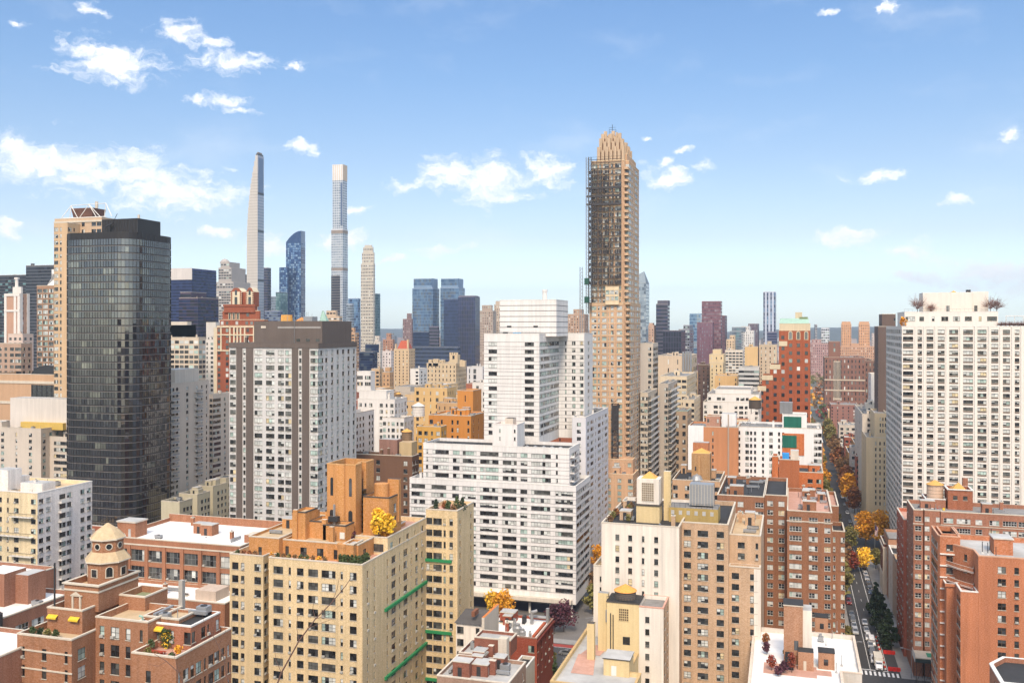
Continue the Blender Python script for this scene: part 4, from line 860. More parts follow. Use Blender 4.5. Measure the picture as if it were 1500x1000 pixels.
# ---- J big white tower at the right
def white_tower_right():
    z = 367; R = rect(z, 1298, 1321, 1560); x0, x1, y0, y1 = R; H = Hh(478, z); W = wallm('ece4d8', fine=.05, streak=.12, var=.05)
    B = Bd('apartment_tower', 'large cream white apartment tower with vertical piers and a windowless penthouse block', (x0+x1)/2, y0+20)
    k = dict(fh=2.75, wh=1.4, sill=.95, fr='k', blind=.6, ac=0, sk=True, r=.3, sash=False)
    wt = [2.6,.6,1.1,.7,1.7,.6,1.7,.6,2.2,.6,2.4,.5,2.2,.6,1.7,.6,1.7,.7,1.1,.7,2.2,.6,2.2,.6,2.4]
    pat = 'R.R.R.R.R.R.R.R.R.R.R.R.R'
    B.poly([(x0,y0),(x1,y0),(x1,y1),(x0,y1)], 0, H, W, {0: Fs(pat, top=.9, wt=wt, **k), 3: Fs('RRRRRRRRRR', top=.9, **k)}, roof=R_GREY, cop=COPW, par=1.0)
    SP = mat('brown spandrel panel', S('7d6a5c'), streak=.15); b = MB(); q = MB(); tot = sum(wt); acc = 0; L = x1-x0
    for ch, t in zip(pat, wt):
        a0 = x0+acc/tot*L; a1 = x0+(acc+t)/tot*L; acc += t
        if ch == 'R':
            zz = H-.9-2.75+.95
            c0, c1 = (a0+a1)/2-(a1-a0)*.41, (a0+a1)/2+(a1-a0)*.41
            while zz > 8: b.box(c0, c1, y0-.03, y0, zz-.62, zz-.14, SP); zz -= 2.75
        else: q.box((a0+a1)/2-.28, (a0+a1)/2+.28, y0-.35, y0, 0, H, W)
    B.part('spandrel', b, kind='stuff'); B.part('pier', q, kind='stuff')
    s = MB(); zz = H-.9-2.75
    X = lambda px, yy: Xr(px)*yy/Yr(px)
    # top floors
    yy = y0+3; a, c = X(1325, yy), X(1462, yy); Hp = Hh(457, 370); B.blk((a, c, yy, yy+26), H-1, Hp, W, Fs('qdstttsq', fh=3.4, wh=1.7, sill=.8, top=1.0, fr='k', blind=.35, ac=0), None, roof=R_TAN, par=.9, cop=COPW, name='penthouse')
    y2 = y0+9; a2, c2 = X(1352, y2), X(1449, y2); Hm = Hh(429, 376); xm = X(1424, y2)
    m = MB(); m.box(a2, xm, y2, y2+12, Hp-1, Hm, W, R_GREY); m.box(xm, c2, y2+1.5, y2+12, Hp-1, Hm+.25, W, R_GREY); m.box(a2+8.5, a2+9.8, y2-.05, y2, Hp+.2, Hp+2.6, G_DARK); m.box(xm+1, xm+2.2, y2+1.42, y2+1.5, Hp+.2, Hp+2.6, G_DARK)
    for i in range(40): x = a2+.3+i*(c2-a2-.6)/39; m.box(x-.05, x+.05, y2-.08 if x < xm else y2+1.42, y2 if x < xm else y2+1.5, Hp-1, Hm-.2, W)
    B.part('mechanical_floor', m)
    m = MB(); m.box(X(1418,y2), X(1424,y2), y2+3, y2+5, Hm, Hm+1.1, DMETAL); m.lathe(X(1400,y2), y2+5, [(1.4,Hm),(0,Hm+.9)], YELLOWCAP, 12); B.part('vent', m)
    g = MB(); GL = mat('glass railing', S('b9c9c2'), rough=.1, var=0, streak=0, fine=0)
    for i in range(24): x = a+(c-a)*i/23; g.rod((x,yy+.4,Hp),(x,yy+.4,Hp+1.2),.03,METAL,4)
    g.rod((a,yy+.4,Hp+1.2),(c,yy+.4,Hp+1.2),.04,METAL,4); B.part('railing', g)
    g = MB(); 
    for i in range(30): x = c+1+(x1-c-2)*i/29; g.rod((x,y0+.6,H),(x,y0+.6,H+1.3),.03,METAL,4)
    for i in range(5): x = c+3+i*3; g.rod((x,y0+4,H-1),(x,y0+4,H+4),.12,COPW,4)
    g.rod((c+3,y0+4,H+4),(c+15,y0+4,H+4),.15,COPW,4); g.rod((c+1,y0+.6,H+1.3),(x1,y0+.6,H+1.3),.05,METAL,4); B.part('pergola', g)
    g = MB(); 
    for i in range(7): x = x0+.4+(a-x0-.5)*i/6; g.rod((x,y0+.6,H),(x,y0+.6,H+1.6),.04,METAL,4)
    g.rod((x0,y0+.6,H+1.6),(a,y0+.6,H+1.6),.05,METAL,4); B.part('railing', g)
    B.done(); return dict(R=R, H=H, Hp=Hp, a=a, c=c, yy=yy, a2=a2, c2=c2, y2=y2, X=X)
TJ = white_tower_right()
# ---- K grey white tower with the brown stripes
def striped_tower():
    z = 329; R = rect(z, 336, 466, 522); x0, x1, y0, y1 = R; H = Hh(503, z); W = wallm('d4d0ca', fine=.05, streak=.14, var=.06); V = wallm('6c6058', fine=.15)
    B = Bd('apartment_tower', 'light grey apartment tower with two pairs of dark brown brick stripes', (x0+x1)/2, (y0+y1)/2)
    k = dict(fh=2.75, wh=1.65, sill=.75, top=2.2, fr='k', blind=.6, ac=0, sash=False)
    wt = [1.1,.95,.55,1.15,1.45,.3,1.55,.3,1.1,1.1,.95,.55,1.1,1.25]; tot = sum(wt); L = x1-x0; us = [0]
    for t in wt: us.append(us[-1]+t/tot*L)
    pat = 'R.s.RRRRR'
    B.poly([(x0,y0),(x1,y0),(x1,y1),(x0,y1)], 0, H, W, {0: Fs('R.s.R.R.R' 'R.s.R', wt=wt, **k), 1: Fs('rdddddd', wt=[.9,1,1,1,1,1,1], **k)}, roof=R_DARK, cop=COPD, par=1.1)
    b = MB()
    for i in (1, 3, 10, 12): b.box(x0+us[i]+.05, x0+us[i+1]-.05 if i not in (3,12) else x0+us[i+1]-.1, y0-.25, y0, 0, H-1.6, V)
    B.part('brown_stripe', b)
    b = MB(); b.box(x0-.12, x1+.12, y0-.3, y0-.02, H-1.7, H+.1, V); b.box(x1+.02, x1+.3, y0, y1, H-1.7, H+.1, V); B.part('cornice', b)
    a = MB()
    for f in range(33):
        zz = H-2.2-2.75*(f+1)+.3
        if zz < 6: break
        for i in (0,4,6,8,9,13): c = x0+(us[i]+us[i+1])/2; a.box(c-.4, c+.4, y0-.1, y0, zz, zz+.28, ACM)
        for i in range(7): c = y0+(y1-y0)*(i+.5)/7; a.box(x1, x1+.1, c-.4, c+.4, zz, zz+.28, ACM)
    B.part('air_conditioner_sleeve', a, kind='stuff')
    X = lambda px, yy: Xr(px)*yy/Yr(px); y2 = y0+4; m0, m1 = X(372, y2), X(472, y2); Hm = Hh(470, 334)
    m = MB(); m.box(m0, min(m1, x1-.5), y2, y1-3, H-1, Hm, V, R_GREY); m.box(m0+3, m0+5, y2-.05, y2, Hm-2.6, Hm-1.8, W_STONE); m.box(m0+10, m1-.6, y2-.05, y2, Hm-2.7, Hm-2.0, wallm('a09a94'))
    for u in (.66, .8, .94): m.box(m0+(m1-m0)*u-.9, m0+(m1-m0)*u+.6, y2-.06, y2, H+.6, H+1.6, G_DARK)
    B.part('mechanical_floor', m)
    m = MB(); m.rod((m0+17,y2-.3,H), (m0+17,y2-.3,Hm+3), .08, METAL); rn = random.Random(5)
    for i in range(12): x = m0+12+rn.random()*11; m.rod((x,y2+3,Hm),(x,y2+3,Hm+1+rn.random()*2.5),.06,METAL,4)
    B.part('vent_pipe', m, kind='stuff')
    m = MB(); m.box(m0+20,m0+23.5,y2+1,y2+5,Hm,Hm+1.6,METAL); B.part('fan_unit', m)
    B.clutter((x0, m0, y0+1, y1-1), H-1, 5, 61, V)
    B.done(); return dict(c1=(X(420,y2+6), y2+6, Hm), c2=(X(442,y2+6), y2+6, Hm))
TK = striped_tower()
def cap(p, r, h, label, n, flute):
    e = bpy.data.objects.new('water_tank', None); C.objects.link(e); e.location = p; tag(e, label, 'water tank', 'rooftop water tanks')
    b = MB()
    if flute:
        for k in range(26): a = 2*pi*k/26; b.rod((r*.86*cos(a), r*.86*sin(a), 0), (r*.78*cos(a), r*.78*sin(a), h), .22, YELLOWCAP, 5)
        b.lathe(0, 0, [(r*.86, 0), (r*.78, h*.96), (0, h*1.05)], YELLOWCAP, 20)
    else: b.lathe(0, 0, [(r, 0), (r, .25), (0, h)], wallm('d8934a', streak=.1), 18)
    link('roof', b.mesh('roof'), e); c = MB(); c.lathe(0, 0, [(r*.9, -.4), (r*.9, .05)], WOOD, 16); link('tank', c.mesh('tank'), e)
cap(TK['c1'], 2.3, 2.3, 'fluted yellow tank cover on top of the striped grey tower', 10, True)
cap(TK['c2'], 2.2, 1.5, 'low orange cone tank cover on top of the striped grey tower', 10, False)
# ---- L black glass tower
def black_tower():
    z = 370; R = rect(z, 86, 190, 261); x0, x1, y0, y1 = R; H = Hh(340, z+4)
    B = Bd('office_tower', 'black glass apartment tower with rounded corners and thin floor lines', (x0+x1)/2, (y0+y1)/2)
    r = 7.5; pts = []
    for cx, cy, a0 in ((x1-r, y0+r, -pi/2), (x1-r, y1-r, 0), (x0+r, y1-r, pi/2), (x0+r, y0+r, pi)):
        for t in np.linspace(a0, a0+pi/2, 9): pts.append((cx+r*cos(t), cy+r*sin(t)))
    GL = [mat('black curtain wall '+str(i), c, rough=.04, var=.2, streak=0, fine=.2, spec=1.0, big=.1, finescale=.4) for i, c in enumerate(((.01,.01,.014),(.02,.02,.024),(.05,.053,.045),(.12,.125,.1)))]
    for g_ in GL: vary(g_, .8, .025); g_.node_tree.nodes['Principled BSDF'].inputs['IOR'].default_value = 1.72
    BAND = mat('dark bronze band', S('332f2d'), rough=.4, streak=.05); g = MB(); mu = MB(); bd = MB(); rn = random.Random(9)
    per = []; n = len(pts)
    for i in range(n):
        p, q = np.array(pts[i]), np.array(pts[(i+1) % n]); L = np.hypot(*(q-p)); k = max(1, round(L/1.35))
        for j in range(k): per.append((p+(q-p)*j/k, p+(q-p)*(j+1)/k))
    fh = 2.95; nf = int((H-2.8)/fh); zt = H-2.8
    for f in range(nf):
        za = zt-(f+1)*fh; tier = rn.random(); run = 0; cur = 0
        for p, q in per:
            dd = (q-p)/np.hypot(*(q-p)); nn = np.array((dd[1], -dd[0]))
            if nn@(-(p+q)/2) < -25: 
                g.face([(*p,za),(*q,za),(*q,za+fh),(*p,za+fh)], GL[0]); continue
            if run <= 0: cur = rn.choices((0,1,2,3), (.3,.3,.3,.1) if za > 98 else (.7,.19,.08,.03))[0]; run = rn.randint(1, 5)  # more pale panes on upper floors: reflected sky put into the glass colour
            run -= 1; t = rn.uniform(-.012, .012); t2 = rn.uniform(-.012, .012)
            g.face([(*(p+nn*t),za+.55),(*(q+nn*t2),za+.55),(*(q-nn*t),za+fh),(*(p-nn*t2),za+fh)], GL[cur])
            g.face([(*p,za),(*q,za),(*q,za+.55),(*p,za+.55)], BAND)
            a = p+nn*.14
            mu.face([(*(p-dd*.05),za+.5),(*(a-dd*.05),za+.5),(*(a-dd*.05),za+fh),(*(p-dd*.05),za+fh)], BAND); mu.face([(*(a-dd*.05),za+.5),(*(a+dd*.05),za+.5),(*(a+dd*.05),za+fh),(*(a-dd*.05),za+fh)], BAND); mu.face([(*(a+dd*.05),za+.5),(*(p+dd*.05),za+.5),(*(p+dd*.05),za+fh),(*(a+dd*.05),za+fh)], BAND)
        if f < nf-1:
            off = [np.array(p)*1.0 for p in pts]
            for i in range(n):
                p, q = np.array(pts[i]), np.array(pts[(i+1) % n]); dd = (q-p)/np.hypot(*(q-p)); nn = np.array((dd[1], -dd[0]))*.2
                bd.face([(*(p+nn),za-.02),(*(q+nn),za-.02),(*(q+nn),za+.16),(*(p+nn),za+.16)], mat('floor edge', S('857e79'), rough=.4)); bd.face([(*(p+nn),za+.16),(*(q+nn),za+.16),(*q,za+.16),(*p,za+.16)], BAND); bd.face([(*p,za-.02),(*q,za-.02),(*(q+nn),za-.02),(*(p+nn),za-.02)], BAND)
    B.part('curtain_wall', g); B.part('mullion', mu, kind='stuff'); B.part('floor_band', bd, kind='stuff')
    c = MB(); c.prism(pts, zt, H, BAND, R_DARK)
    for p, q in per[::2]:
        dd = (q-p)/np.hypot(*(q-p)); nn = np.array((dd[1], -dd[0]))
        a = p+nn*.15; c.face([(*(p-dd*.06),zt),(*(a-dd*.06),zt),(*(a-dd*.06),H),(*(p-dd*.06),H)], DMETAL); c.face([(*(a-dd*.06),zt),(*(a+dd*.06),zt),(*(a+dd*.06),H),(*(a-dd*.06),H)], DMETAL)
    B.part('crown', c)
    X = lambda px, yy: Xr(px)*yy/Yr(px); y2 = y0+5; Hm = Hh(320, 376); m = MB(); m.box(X(150,y2), X(202,y2), y2, y2+14, H, Hm, BAND, R_DARK)
    for i in range(14): x = X(150,y2)+i*(X(202,y2)-X(150,y2))/13; m.box(x-.1,x+.1,y2-.15,y2,H,Hm,DMETAL)
    B.part('mechanical_floor', m)
    m = MB(); m.rod((X(196,y2),y2+3,Hm),(X(196,y2),y2+3,Hm+1.8),.5,W_STONE,8); m.rod((X(163,y2),y2-1,H),(X(163,y2),y2-1,H+3),.4,DMETAL); m.rod((X(158,y2),y2-1.2,H+2.6),(X(168,y2),y2-1.2,H+3.8),.3,DMETAL); m.rod((X(166,y2),y2-1.2,H+3),(X(178,y2),y2-2.5,H+7.5),.12,DMETAL); B.part('window_washing_rig', m)
    B.done()
black_tower()
# ---- P brick warehouse with the white roof
def warehouse():
    z = 250; R = rect(z, 160, 352, 362); x0, x1, y0, y1 = R; H = Hh(800, z); y1 = y0+27; W = wallm('a87354', **BRK)
    B = Bd('warehouse', 'red brown brick warehouse with grid windows and a white roof below the black tower', (x0+x1)/2, y0+12)
    b_f = Fs('RRRRRRR', fh=4.6, wh=3.1, sill=.8, top=2.4, fr='g', blind=.12, ac=.2, r=.35, m=1.0, sash=True)
    B.poly([(x0,y0),(x1,y0),(x1,y1),(x0,y1)], 0, H, W, {0: b_f, 1: Fs('RR', fh=4.6, wh=3.1, sill=.8, top=2.4, blind=.1)}, roof=R_WHITE, par=1.0)
    B.band([(x0,y0),(x1,y0),(x1,y1),(x0,y1)], H-1.9, H-1.5, COP, edges=(0,1)); b = MB()
    for i in range(8): x = x0+1+(x1-x0-2)*i/7; b.box(x-.55, x+.55, y0-.3, y0, 0, H-2, W)
    B.part('pier', b)
    B.bx('parapet_wall', x0, x1, y1-.6, y1-.05, H-1, H+1.3, W, COP)
    a0 = Xr(172)*(y0+4)/Yr(172); b = MB(); b.box(a0, a0+6.2, y0+4, y0+9, H-1, H+3.2, W, R_SILV); b.box(a0-.2, a0+6.4, y0+3.8, y0+9.2, H+3.2, H+3.6, W_STONE, R_SILV); b.box(a0+3.8,a0+4.6,y0+3.94,y0+4,H-.8,H+1.4,R_SILV); B.part('bulkhead', b)
    b = MB(); b.box(x1-4, x1-.6, y0+8, y0+13, H-1, H+1.2, W, COP); B.part('bulkhead', b)
    B.clutter((x0+9, x1-5, y0+3, y1-2), H-1, 9, 75, W)
    # lower annex between warehouse and brown house
    B.blk((x0+10, x1+4, y0-13, y0-.02), 0, H-11.5, W, None, None, roof=R_WHITE, par=.7, name='annex'); B.clutter((x0+14, x1+2, y0-12, y0-2), H-12.2, 6, 72, W)
    b = MB(); b.box(x1-7, x1-.8, y0-10, y0-4, H-12.2, H-9.6, wallm('cdb9a6')); B.part('bulkhead', b)
    B.done()
warehouse()
# ---- Q long low brick houses at the left edge
def low_left():
    W = wallm('a07058', **BRK)
    B = Bd('school_house', 'long low brick building with white roof strips and a row of framed windows', -170, 185)
    xa = Xr(0)*190; H = 40.0; f = Fs('dqqqqdq', fh=4.2, wh=2.0, sill=1.0, top=1.6, fr='g', blind=.3, ac=0)
    B.poly([(xa-11,120),(xa,120),(xa,172),(xa-11,172)], 0, H, W, {1: Fs('qqqqqqqqqqqq', fh=4.2, wh=2.0, sill=1.0, top=1.5, fr='w', blind=.25, ac=0)}, roof=R_WHITE, par=.8)
    B.poly([(xa-30,120),(xa-11.02,120),(xa-11.02,178),(xa-30,178)], 0, H+3.2, W, {1: None}, roof=R_WHITE, par=.8)
    B.bx('bulkhead', xa-14.5, xa-8, 160, 166, H-1, H+6.4, W, R_WHITE); B.bx('bulkhead', xa-8, xa-4.5, 163, 168, H-1, H+5.6, W, R_SILV)
    b = MB(); b.rod((xa-.4,151,H-6),(xa-.4,151,H+1.2),.9,DMETAL,10); b.rod((xa-.4,151,H+.8),(xa-5,151,H+.8),.9,DMETAL,10); b.rod((xa+.6,152,H-5.8),(xa+.6,168,H-5.4),.45,DMETAL,8); B.part('duct', b)
    B.clutter((xa-10, xa-1, 140, 170), H-.8, 6, 81, W); B.clutter((xa-29, xa-13, 140, 176), H+2.4, 6, 82, W); B.done()
    B = Bd('roof_house', 'low house with a plain white roof in the bottom left corner', *atd(10, 150))
    x, y = atd(27, 152); B.blk((x-22, x-.2, y-22, y+8), 0, Hh(957, 150), W, None, Fs('ddd', fh=3, wh=1.6), roof=R_WHITE, par=.6); B.clutter((x-14, x-2, y-6, y+6), Hh(957,150)-.6, 4, 84, W); B.done()
low_left()
# ---- R cream apartment house, left edge
def cream_house():
    z = 262; R = rect(z, -90, 55, 135); x0, x1, y0, y1 = R; H = Hh(722, z); W = W_CREAM; V = wallm('ece4dc', **BRK)
    B = Bd('apartment_house', 'cream brick apartment house with a paler white side and rows of balconies', (x0+x1)/2, (y0+y1)/2)
    k = dict(fh=2.8, wh=1.4, sill=.85, top=1.3, fr='k', blind=.4, ac=.4)
    B.poly([(x0,y0),(x1,y0),(x1,y1),(x0,y1)], 0, H, W, {0: Fs('dsddtsddnd.d', **k), 1: Fs('dd.td.dd', **k)}, roof=R_TAN, wms={1: V}, cop=COPW)
    for kf in (2, 4, 6, 9):
        zz = H-1.3-2.8*kf; b = MB(); b.box(x1-13+(kf % 4)*2, x1-1.2, y0-1.3, y0-.01, zz-.15, zz, COPW); 
        for i in range(24): xx = x1-12.9+(kf % 4)*2+i*.48; b.box(xx, xx+.05, y0-1.3, y0-1.25, zz, zz+1, DMETAL)
        b.box(x1-13+(kf % 4)*2, x1-1.2, y0-1.31, y0-1.25, zz+.95, zz+1.05, DMETAL); B.part('balcony', b)
    for kf in range(1, 13):
        zz = H-1.3-2.8*kf; b = MB(); b.box(x1+.01, x1+1.2, y0+(y1-y0)*.36, y0+(y1-y0)*.5, zz-.15, zz, COPW); b.box(x1+1.14, x1+1.2, y0+(y1-y0)*.36, y0+(y1-y0)*.5, zz, zz+1, COPW); B.part('balcony', b)
    X = lambda px, yy: Xr(px)*yy/Yr(px)
    for p0, p1, py, dy in ((-10, 12, 690, 4), (30, 62, 708, 5), (14, 24, 705, 9)):
        B.bx('bulkhead', X(p0,y0+dy), X(p1,y0+dy), y0+dy, y0+dy+5, H-1, Hh(py, 268), V, R_SILV)
    B.clutter((X(0,y0+3), x1, y0+1, y1-1), H-1, 8, 91, V); B.done()
cream_house()
# ---- yellow house with the water tank tower, bottom centre
def yellow_house():
    H = 25.0; x0, y0 = gnd(816, 988, H); y1 = gnd(866, 915, H)[1]; x1 = -33.5; W = W_YEL
    B = Bd('apartment_house', 'yellow painted brick house with a tall yellow water tank tower on its grey roof', (x0+x1)/2, y0+15)
    pts = [(x0,y0-6),(x1+2.5,y0-6),(x1+2.5,y0+4),(x1,y0+4),(x1,y1-4),(x0+9,y1-4),(x0+9,y1),(x0,y1)]
    B.poly(pts, 0, H+.8, W, {0: Fs('dsdsd', fh=3, wh=1.6, top=1.6, ac=.2), 1: Fs('dd', fh=3, wh=1.6, top=1.6)}, roof=R_SILV, par=.8, cop=wallm('cfae78'), inset=.5)
    tx0, ty = gnd(889, 957, H); tx1 = Xr(936)*ty/Yr(936); zt = Hh(871+10, depth(tx0, ty))
    B.bx('tower', tx0, tx1, ty, ty+6.5, H, zt, W, R_GREY)
    b = MB(); b.box(tx0-.15, tx1+.15, ty-.15, ty+6.65, zt, zt+.3, COPD, R_DARK)
    for i in range(12): xx = tx0+i*(tx1-tx0)/11; b.rod((xx,ty,zt+.3),(xx,ty,zt+1.3),.04,DMETAL,4)
    b.rod((tx0,ty,zt+1.3),(tx1,ty,zt+1.3),.05,DMETAL,4); B.part('railing', b)
    b = MB(); b.box(tx0+(tx1-tx0)*.38, tx0+(tx1-tx0)*.68, ty-.05, ty-.01, zt-4, zt-1.2, wallm('5e4c38'))
    for i in range(6): xx = tx0+(tx1-tx0)*(.38+.3*i/5); b.box(xx-.05,xx+.05,ty-.1,ty-.05,zt-4,zt-1.2,W)
    for i in range(6): zz = zt-4+2.8*i/5; b.box(tx0+(tx1-tx0)*.38,tx0+(tx1-tx0)*.68,ty-.13,ty-.1,zz-.05,zz+.05,W)
    B.part('louvre', b)
    b = MB(); b.box(tx0+(tx1-tx0)*.5, tx0+(tx1-tx0)*.72, ty-.06, ty-.02, zt-9.4, zt-7.6, FRAME['k']); b.box(tx0+(tx1-tx0)*.53, tx0+(tx1-tx0)*.69, ty-.09, ty-.06, zt-9.2, zt-7.8, G_DARK); B.part('window', b)
    b = MB()
    for u in (.12, .2): b.rod((tx0+(tx1-tx0)*u,ty-.2,H),(tx0+(tx1-tx0)*u,ty-.2,zt-2-u*4),.12,DMETAL)
    b.box(tx0-.5,tx0-.02,ty+1,ty+2,zt-5,zt-2.2,METAL); b.box(tx1+.02,tx1+.6,ty+.6,ty+1.8,zt-7,zt-4,METAL); B.part('conduit', b)
    B.bx('chimney', tx0-2.4, tx0-.03, ty+1.5, ty+3.2, H, zt+1.5, W, METAL); B.bx('chimney', tx0-3.6, tx0-2.0, ty-5, ty-3.4, H, H+8.2, W, COPD)
    bx_, by = gnd(884, 988, H); b = MB(); b.box(bx_, bx_+5.6, by, by+5.5, H, H+3.6, W, R_WHITE); b.box(bx_-.2, bx_+5.8, by-.2, by+5.7, H+3.6, H+3.8, COPD, R_SILV); b.box(bx_+1.7, bx_+2.8, by-.04, by, H+.1, H+2.2, COPW); B.part('bulkhead', b)
    b = MB(); px_, py_ = gnd(836, 985, H); b.face([(px_,py_,H+.05),(px_+5,py_,H+.05),(px_+3,py_+12,H+.05),(px_-1,py_+12,H+.05)], R_PINK); b.face([(px_-.5,py_+12.1,H+.05),(px_+4,py_+12.1,H+.05),(px_+5,py_+19,H+.05),(px_+1,py_+19,H+.05)], R_PINK); B.part('terrace_paving', b)
    B.clutter((x0+.5, tx0-4, y0-2, y1-3), H, 26, 101, W); B.clutter((bx_+6.5, x1-1, y0-4, ty-2), H, 12, 102, W)
    B.done(); return ((tx0+tx1)/2, ty+3.4, zt+.1)
ty_ = yellow_house()
water_tank(*ty_, 2.5, 1.7, 'dark round water tank with orange cone roof on the yellow tower', wallm('6b6158', streak=.2), wallm('e8a24e', streak=.1), legs=.25)
# ---- townhouses, bottom centre
def townhouses():
    x1, y0 = gnd(786.5, 937.6, 18); x0 = Xr(704)*y0/Yr(704); y1 = y0+17.5; W = W_REDBR
    B = Bd('corner_house', 'dark red brick corner house with a white roof full of vents', (x0+x1)/2, y0+8)
    B.poly([(x0,y0),(x1,y0),(x1,y1),(x0,y1)], 0, 18.5, W, {0: Fs('..s.d', fh=3.3, wh=1.8, top=1.4, fr='k'), 1: Fs('s.s.s.s.s', fh=3.3, wh=1.9, top=1.4, fr='k', blind=.1)}, roof=R_WHITE, par=.6, cop=wallm('a08070'))
    B.band([(x0,y0),(x1,y0),(x1,y1),(x0,y1)], 17.4, 17.9, wallm('7d3b2e'), edges=(1,), t=.4)
    for (ax, ay, r, h) in ((x1-6.5, y0+4, 1.2, 2.6), (x1-4.8, y0+3, .9, 1.7), (x1-8, y0+6, .5, 3.2), (x1-2.6, y0+2.6, .4, 1.5)):
        b = MB(); b.lathe(ax, ay, [(r, 18), (r, 18+h*.6), (r*.6, 18+h*.8), (r*.6, 18+h), (0, 18+h)], METAL, 12); B.part('fan_unit', b)
    b = MB(); b.rod((x1-5,y0+13,18),(x1-5,y0+13,21.5),.45,METAL,10); b.rod((x1-5,y0+13,21.2),(x1-3.6,y0+13.5,21.6),.4,METAL,10); b.rod((x1-1,y0+15,18),(x1-1,y0+15,22),.5,METAL,10); b.rod((x1-6.5,y0+15.6,19.2),(x1-.5,y0+15.6,19.2),.4,METAL,8); B.part('duct', b)
    b = MB(); b.box(x0+4,x0+6.5,y0+9,y0+11.5,18,19.6,R_WHITE,R_DARK); b.box(x0+8,x0+8.8,y0+12,y0+14,18,20,DMETAL); B.part('bulkhead', b)
    b = MB(); b.box(x1-1.9,x1-1.2,y0+2,y0+14,18,18.5,wallm('b55a35')); B.part('parapet_wall', b)
    B.clutter((x0, x1-7, y0+1, y1-1), 17.9, 11, 111, W); B.done()
    # black mansard house
    X = lambda px, yy: Xr(px)*yy/Yr(px)
    ya = atd(690, 222)[1]; a, c = X(668, ya), X(706, ya); zr = Hh(890, 231); ze = Hh(913, 222); B = Bd('mansard_house', 'small white house under a dark grey sloping roof beside the tan tower', (a+c)/2, ya+4)
    B.blk((a, c, ya, ya+11), 0, ze, W_LOT, Fs('d.s', fh=3, wh=1.7, top=.5, fr='k', ac=0), None, roof=R_DARK, par=0)
    b = MB(); SL = mat('dark grey roof sheet', S('5e5a57'), streak=.15); b.face([(a-.3,ya-.5,ze),(c+.0,ya-.5,ze),(c,ya+8,zr),(a-.3,ya+8,zr)], SL); b.face([(a-.3,ya+8,zr),(c,ya+8,zr),(c,ya+11.3,ze),(a-.3,ya+11.3,ze)], SL); b.box(a+3.6,a+4.4,ya+1,ya+4,ze+1.4,ze+2.6,wallm('8a5a42')); B.part('roof', b)
    b = MB(); b.prism([(c+.05,ya-.3),(c+.7,ya-.3),(c+.7,ya+11),(c+.05,ya+11)], 0, zr+.8, W_STONE, wallm('d9803f')); B.part('party_wall', b); B.done()
    # small brown houses in front
    yb = atd(700, 207)[1]; a, c = X(672, yb), X(741, yb); h = Hh(958, 207)
    B = Bd('roof_house', 'low brown brick house with a stepped roof in front of the red corner house', (a+c)/2, yb+4)
    B.blk((a, a+(c-a)*.84, yb, yb+8.8), 0, h, wallm('8e5a48', **BRK), None, Fs('s.s', fh=3, wh=1.7), roof=R_SILV, par=.6, cop=W_STONE); B.blk((a+2.5, c, yb+3.5, yb+8.7), h-1, h+2.6, wallm('8e5a48', **BRK), None, None, roof=R_SILV, par=.5, name='bulkhead')
    B.bx('chimney', c-2.2, c-.2, yb+1.2, yb+3.2, 0, h+3.6, W_STONE, COP); B.bx('chimney', c-4.2, c-3, yb-.1, yb+1.2, h-1, h+2.2, wallm('8e5a48', **BRK), COP); B.clutter((a, c-3, yb+.5, yb+8), h-.6, 8, 121, W); B.done()
    yc = yb-14.5; a, c = X(640, yc), X(745, yc); h = Hh(992, 193); B = Bd('roof_house', 'cluttered low roof with brick chimneys at the bottom edge', (a+c)/2, yc+4)
    B.blk((a, c, yc, yc+13), 0, h, wallm('a58672', **BRK), None, Fs('s.s', fh=3, wh=1.7), roof=R_SILV, par=.6, cop=W_STONE); B.clutter((a, c, yc+.5, yc+12.5), h-.6, 20, 131, wallm('8e5a48', **BRK)); B.bx('chimney', (a+c)/2+2, (a+c)/2+3.4, yc+5, yc+6.2, h-1, h+2.4, wallm('8e5a48', **BRK), COP); B.done()
    yd = yb+3; a, c = X(746, yd), X(766, yd); h = Hh(970, 213); B = Bd('roof_house', 'pale curved front house with a small roof garden', (a+c)/2, yd+4)
    pts = [(a,yd),(c-1.5,yd),(c-.4,yd+.5),(c,yd+1.8),(c,yd+10),(a,yd+10)]; B.poly(pts, 0, h, W_STONE, {0: Fs('s.', fh=3.2, wh=1.8)}, roof=R_DARK, par=.6, cop=COPW); B.done()
    return dict(front=(a, c, yd, h))
TT = townhouses()
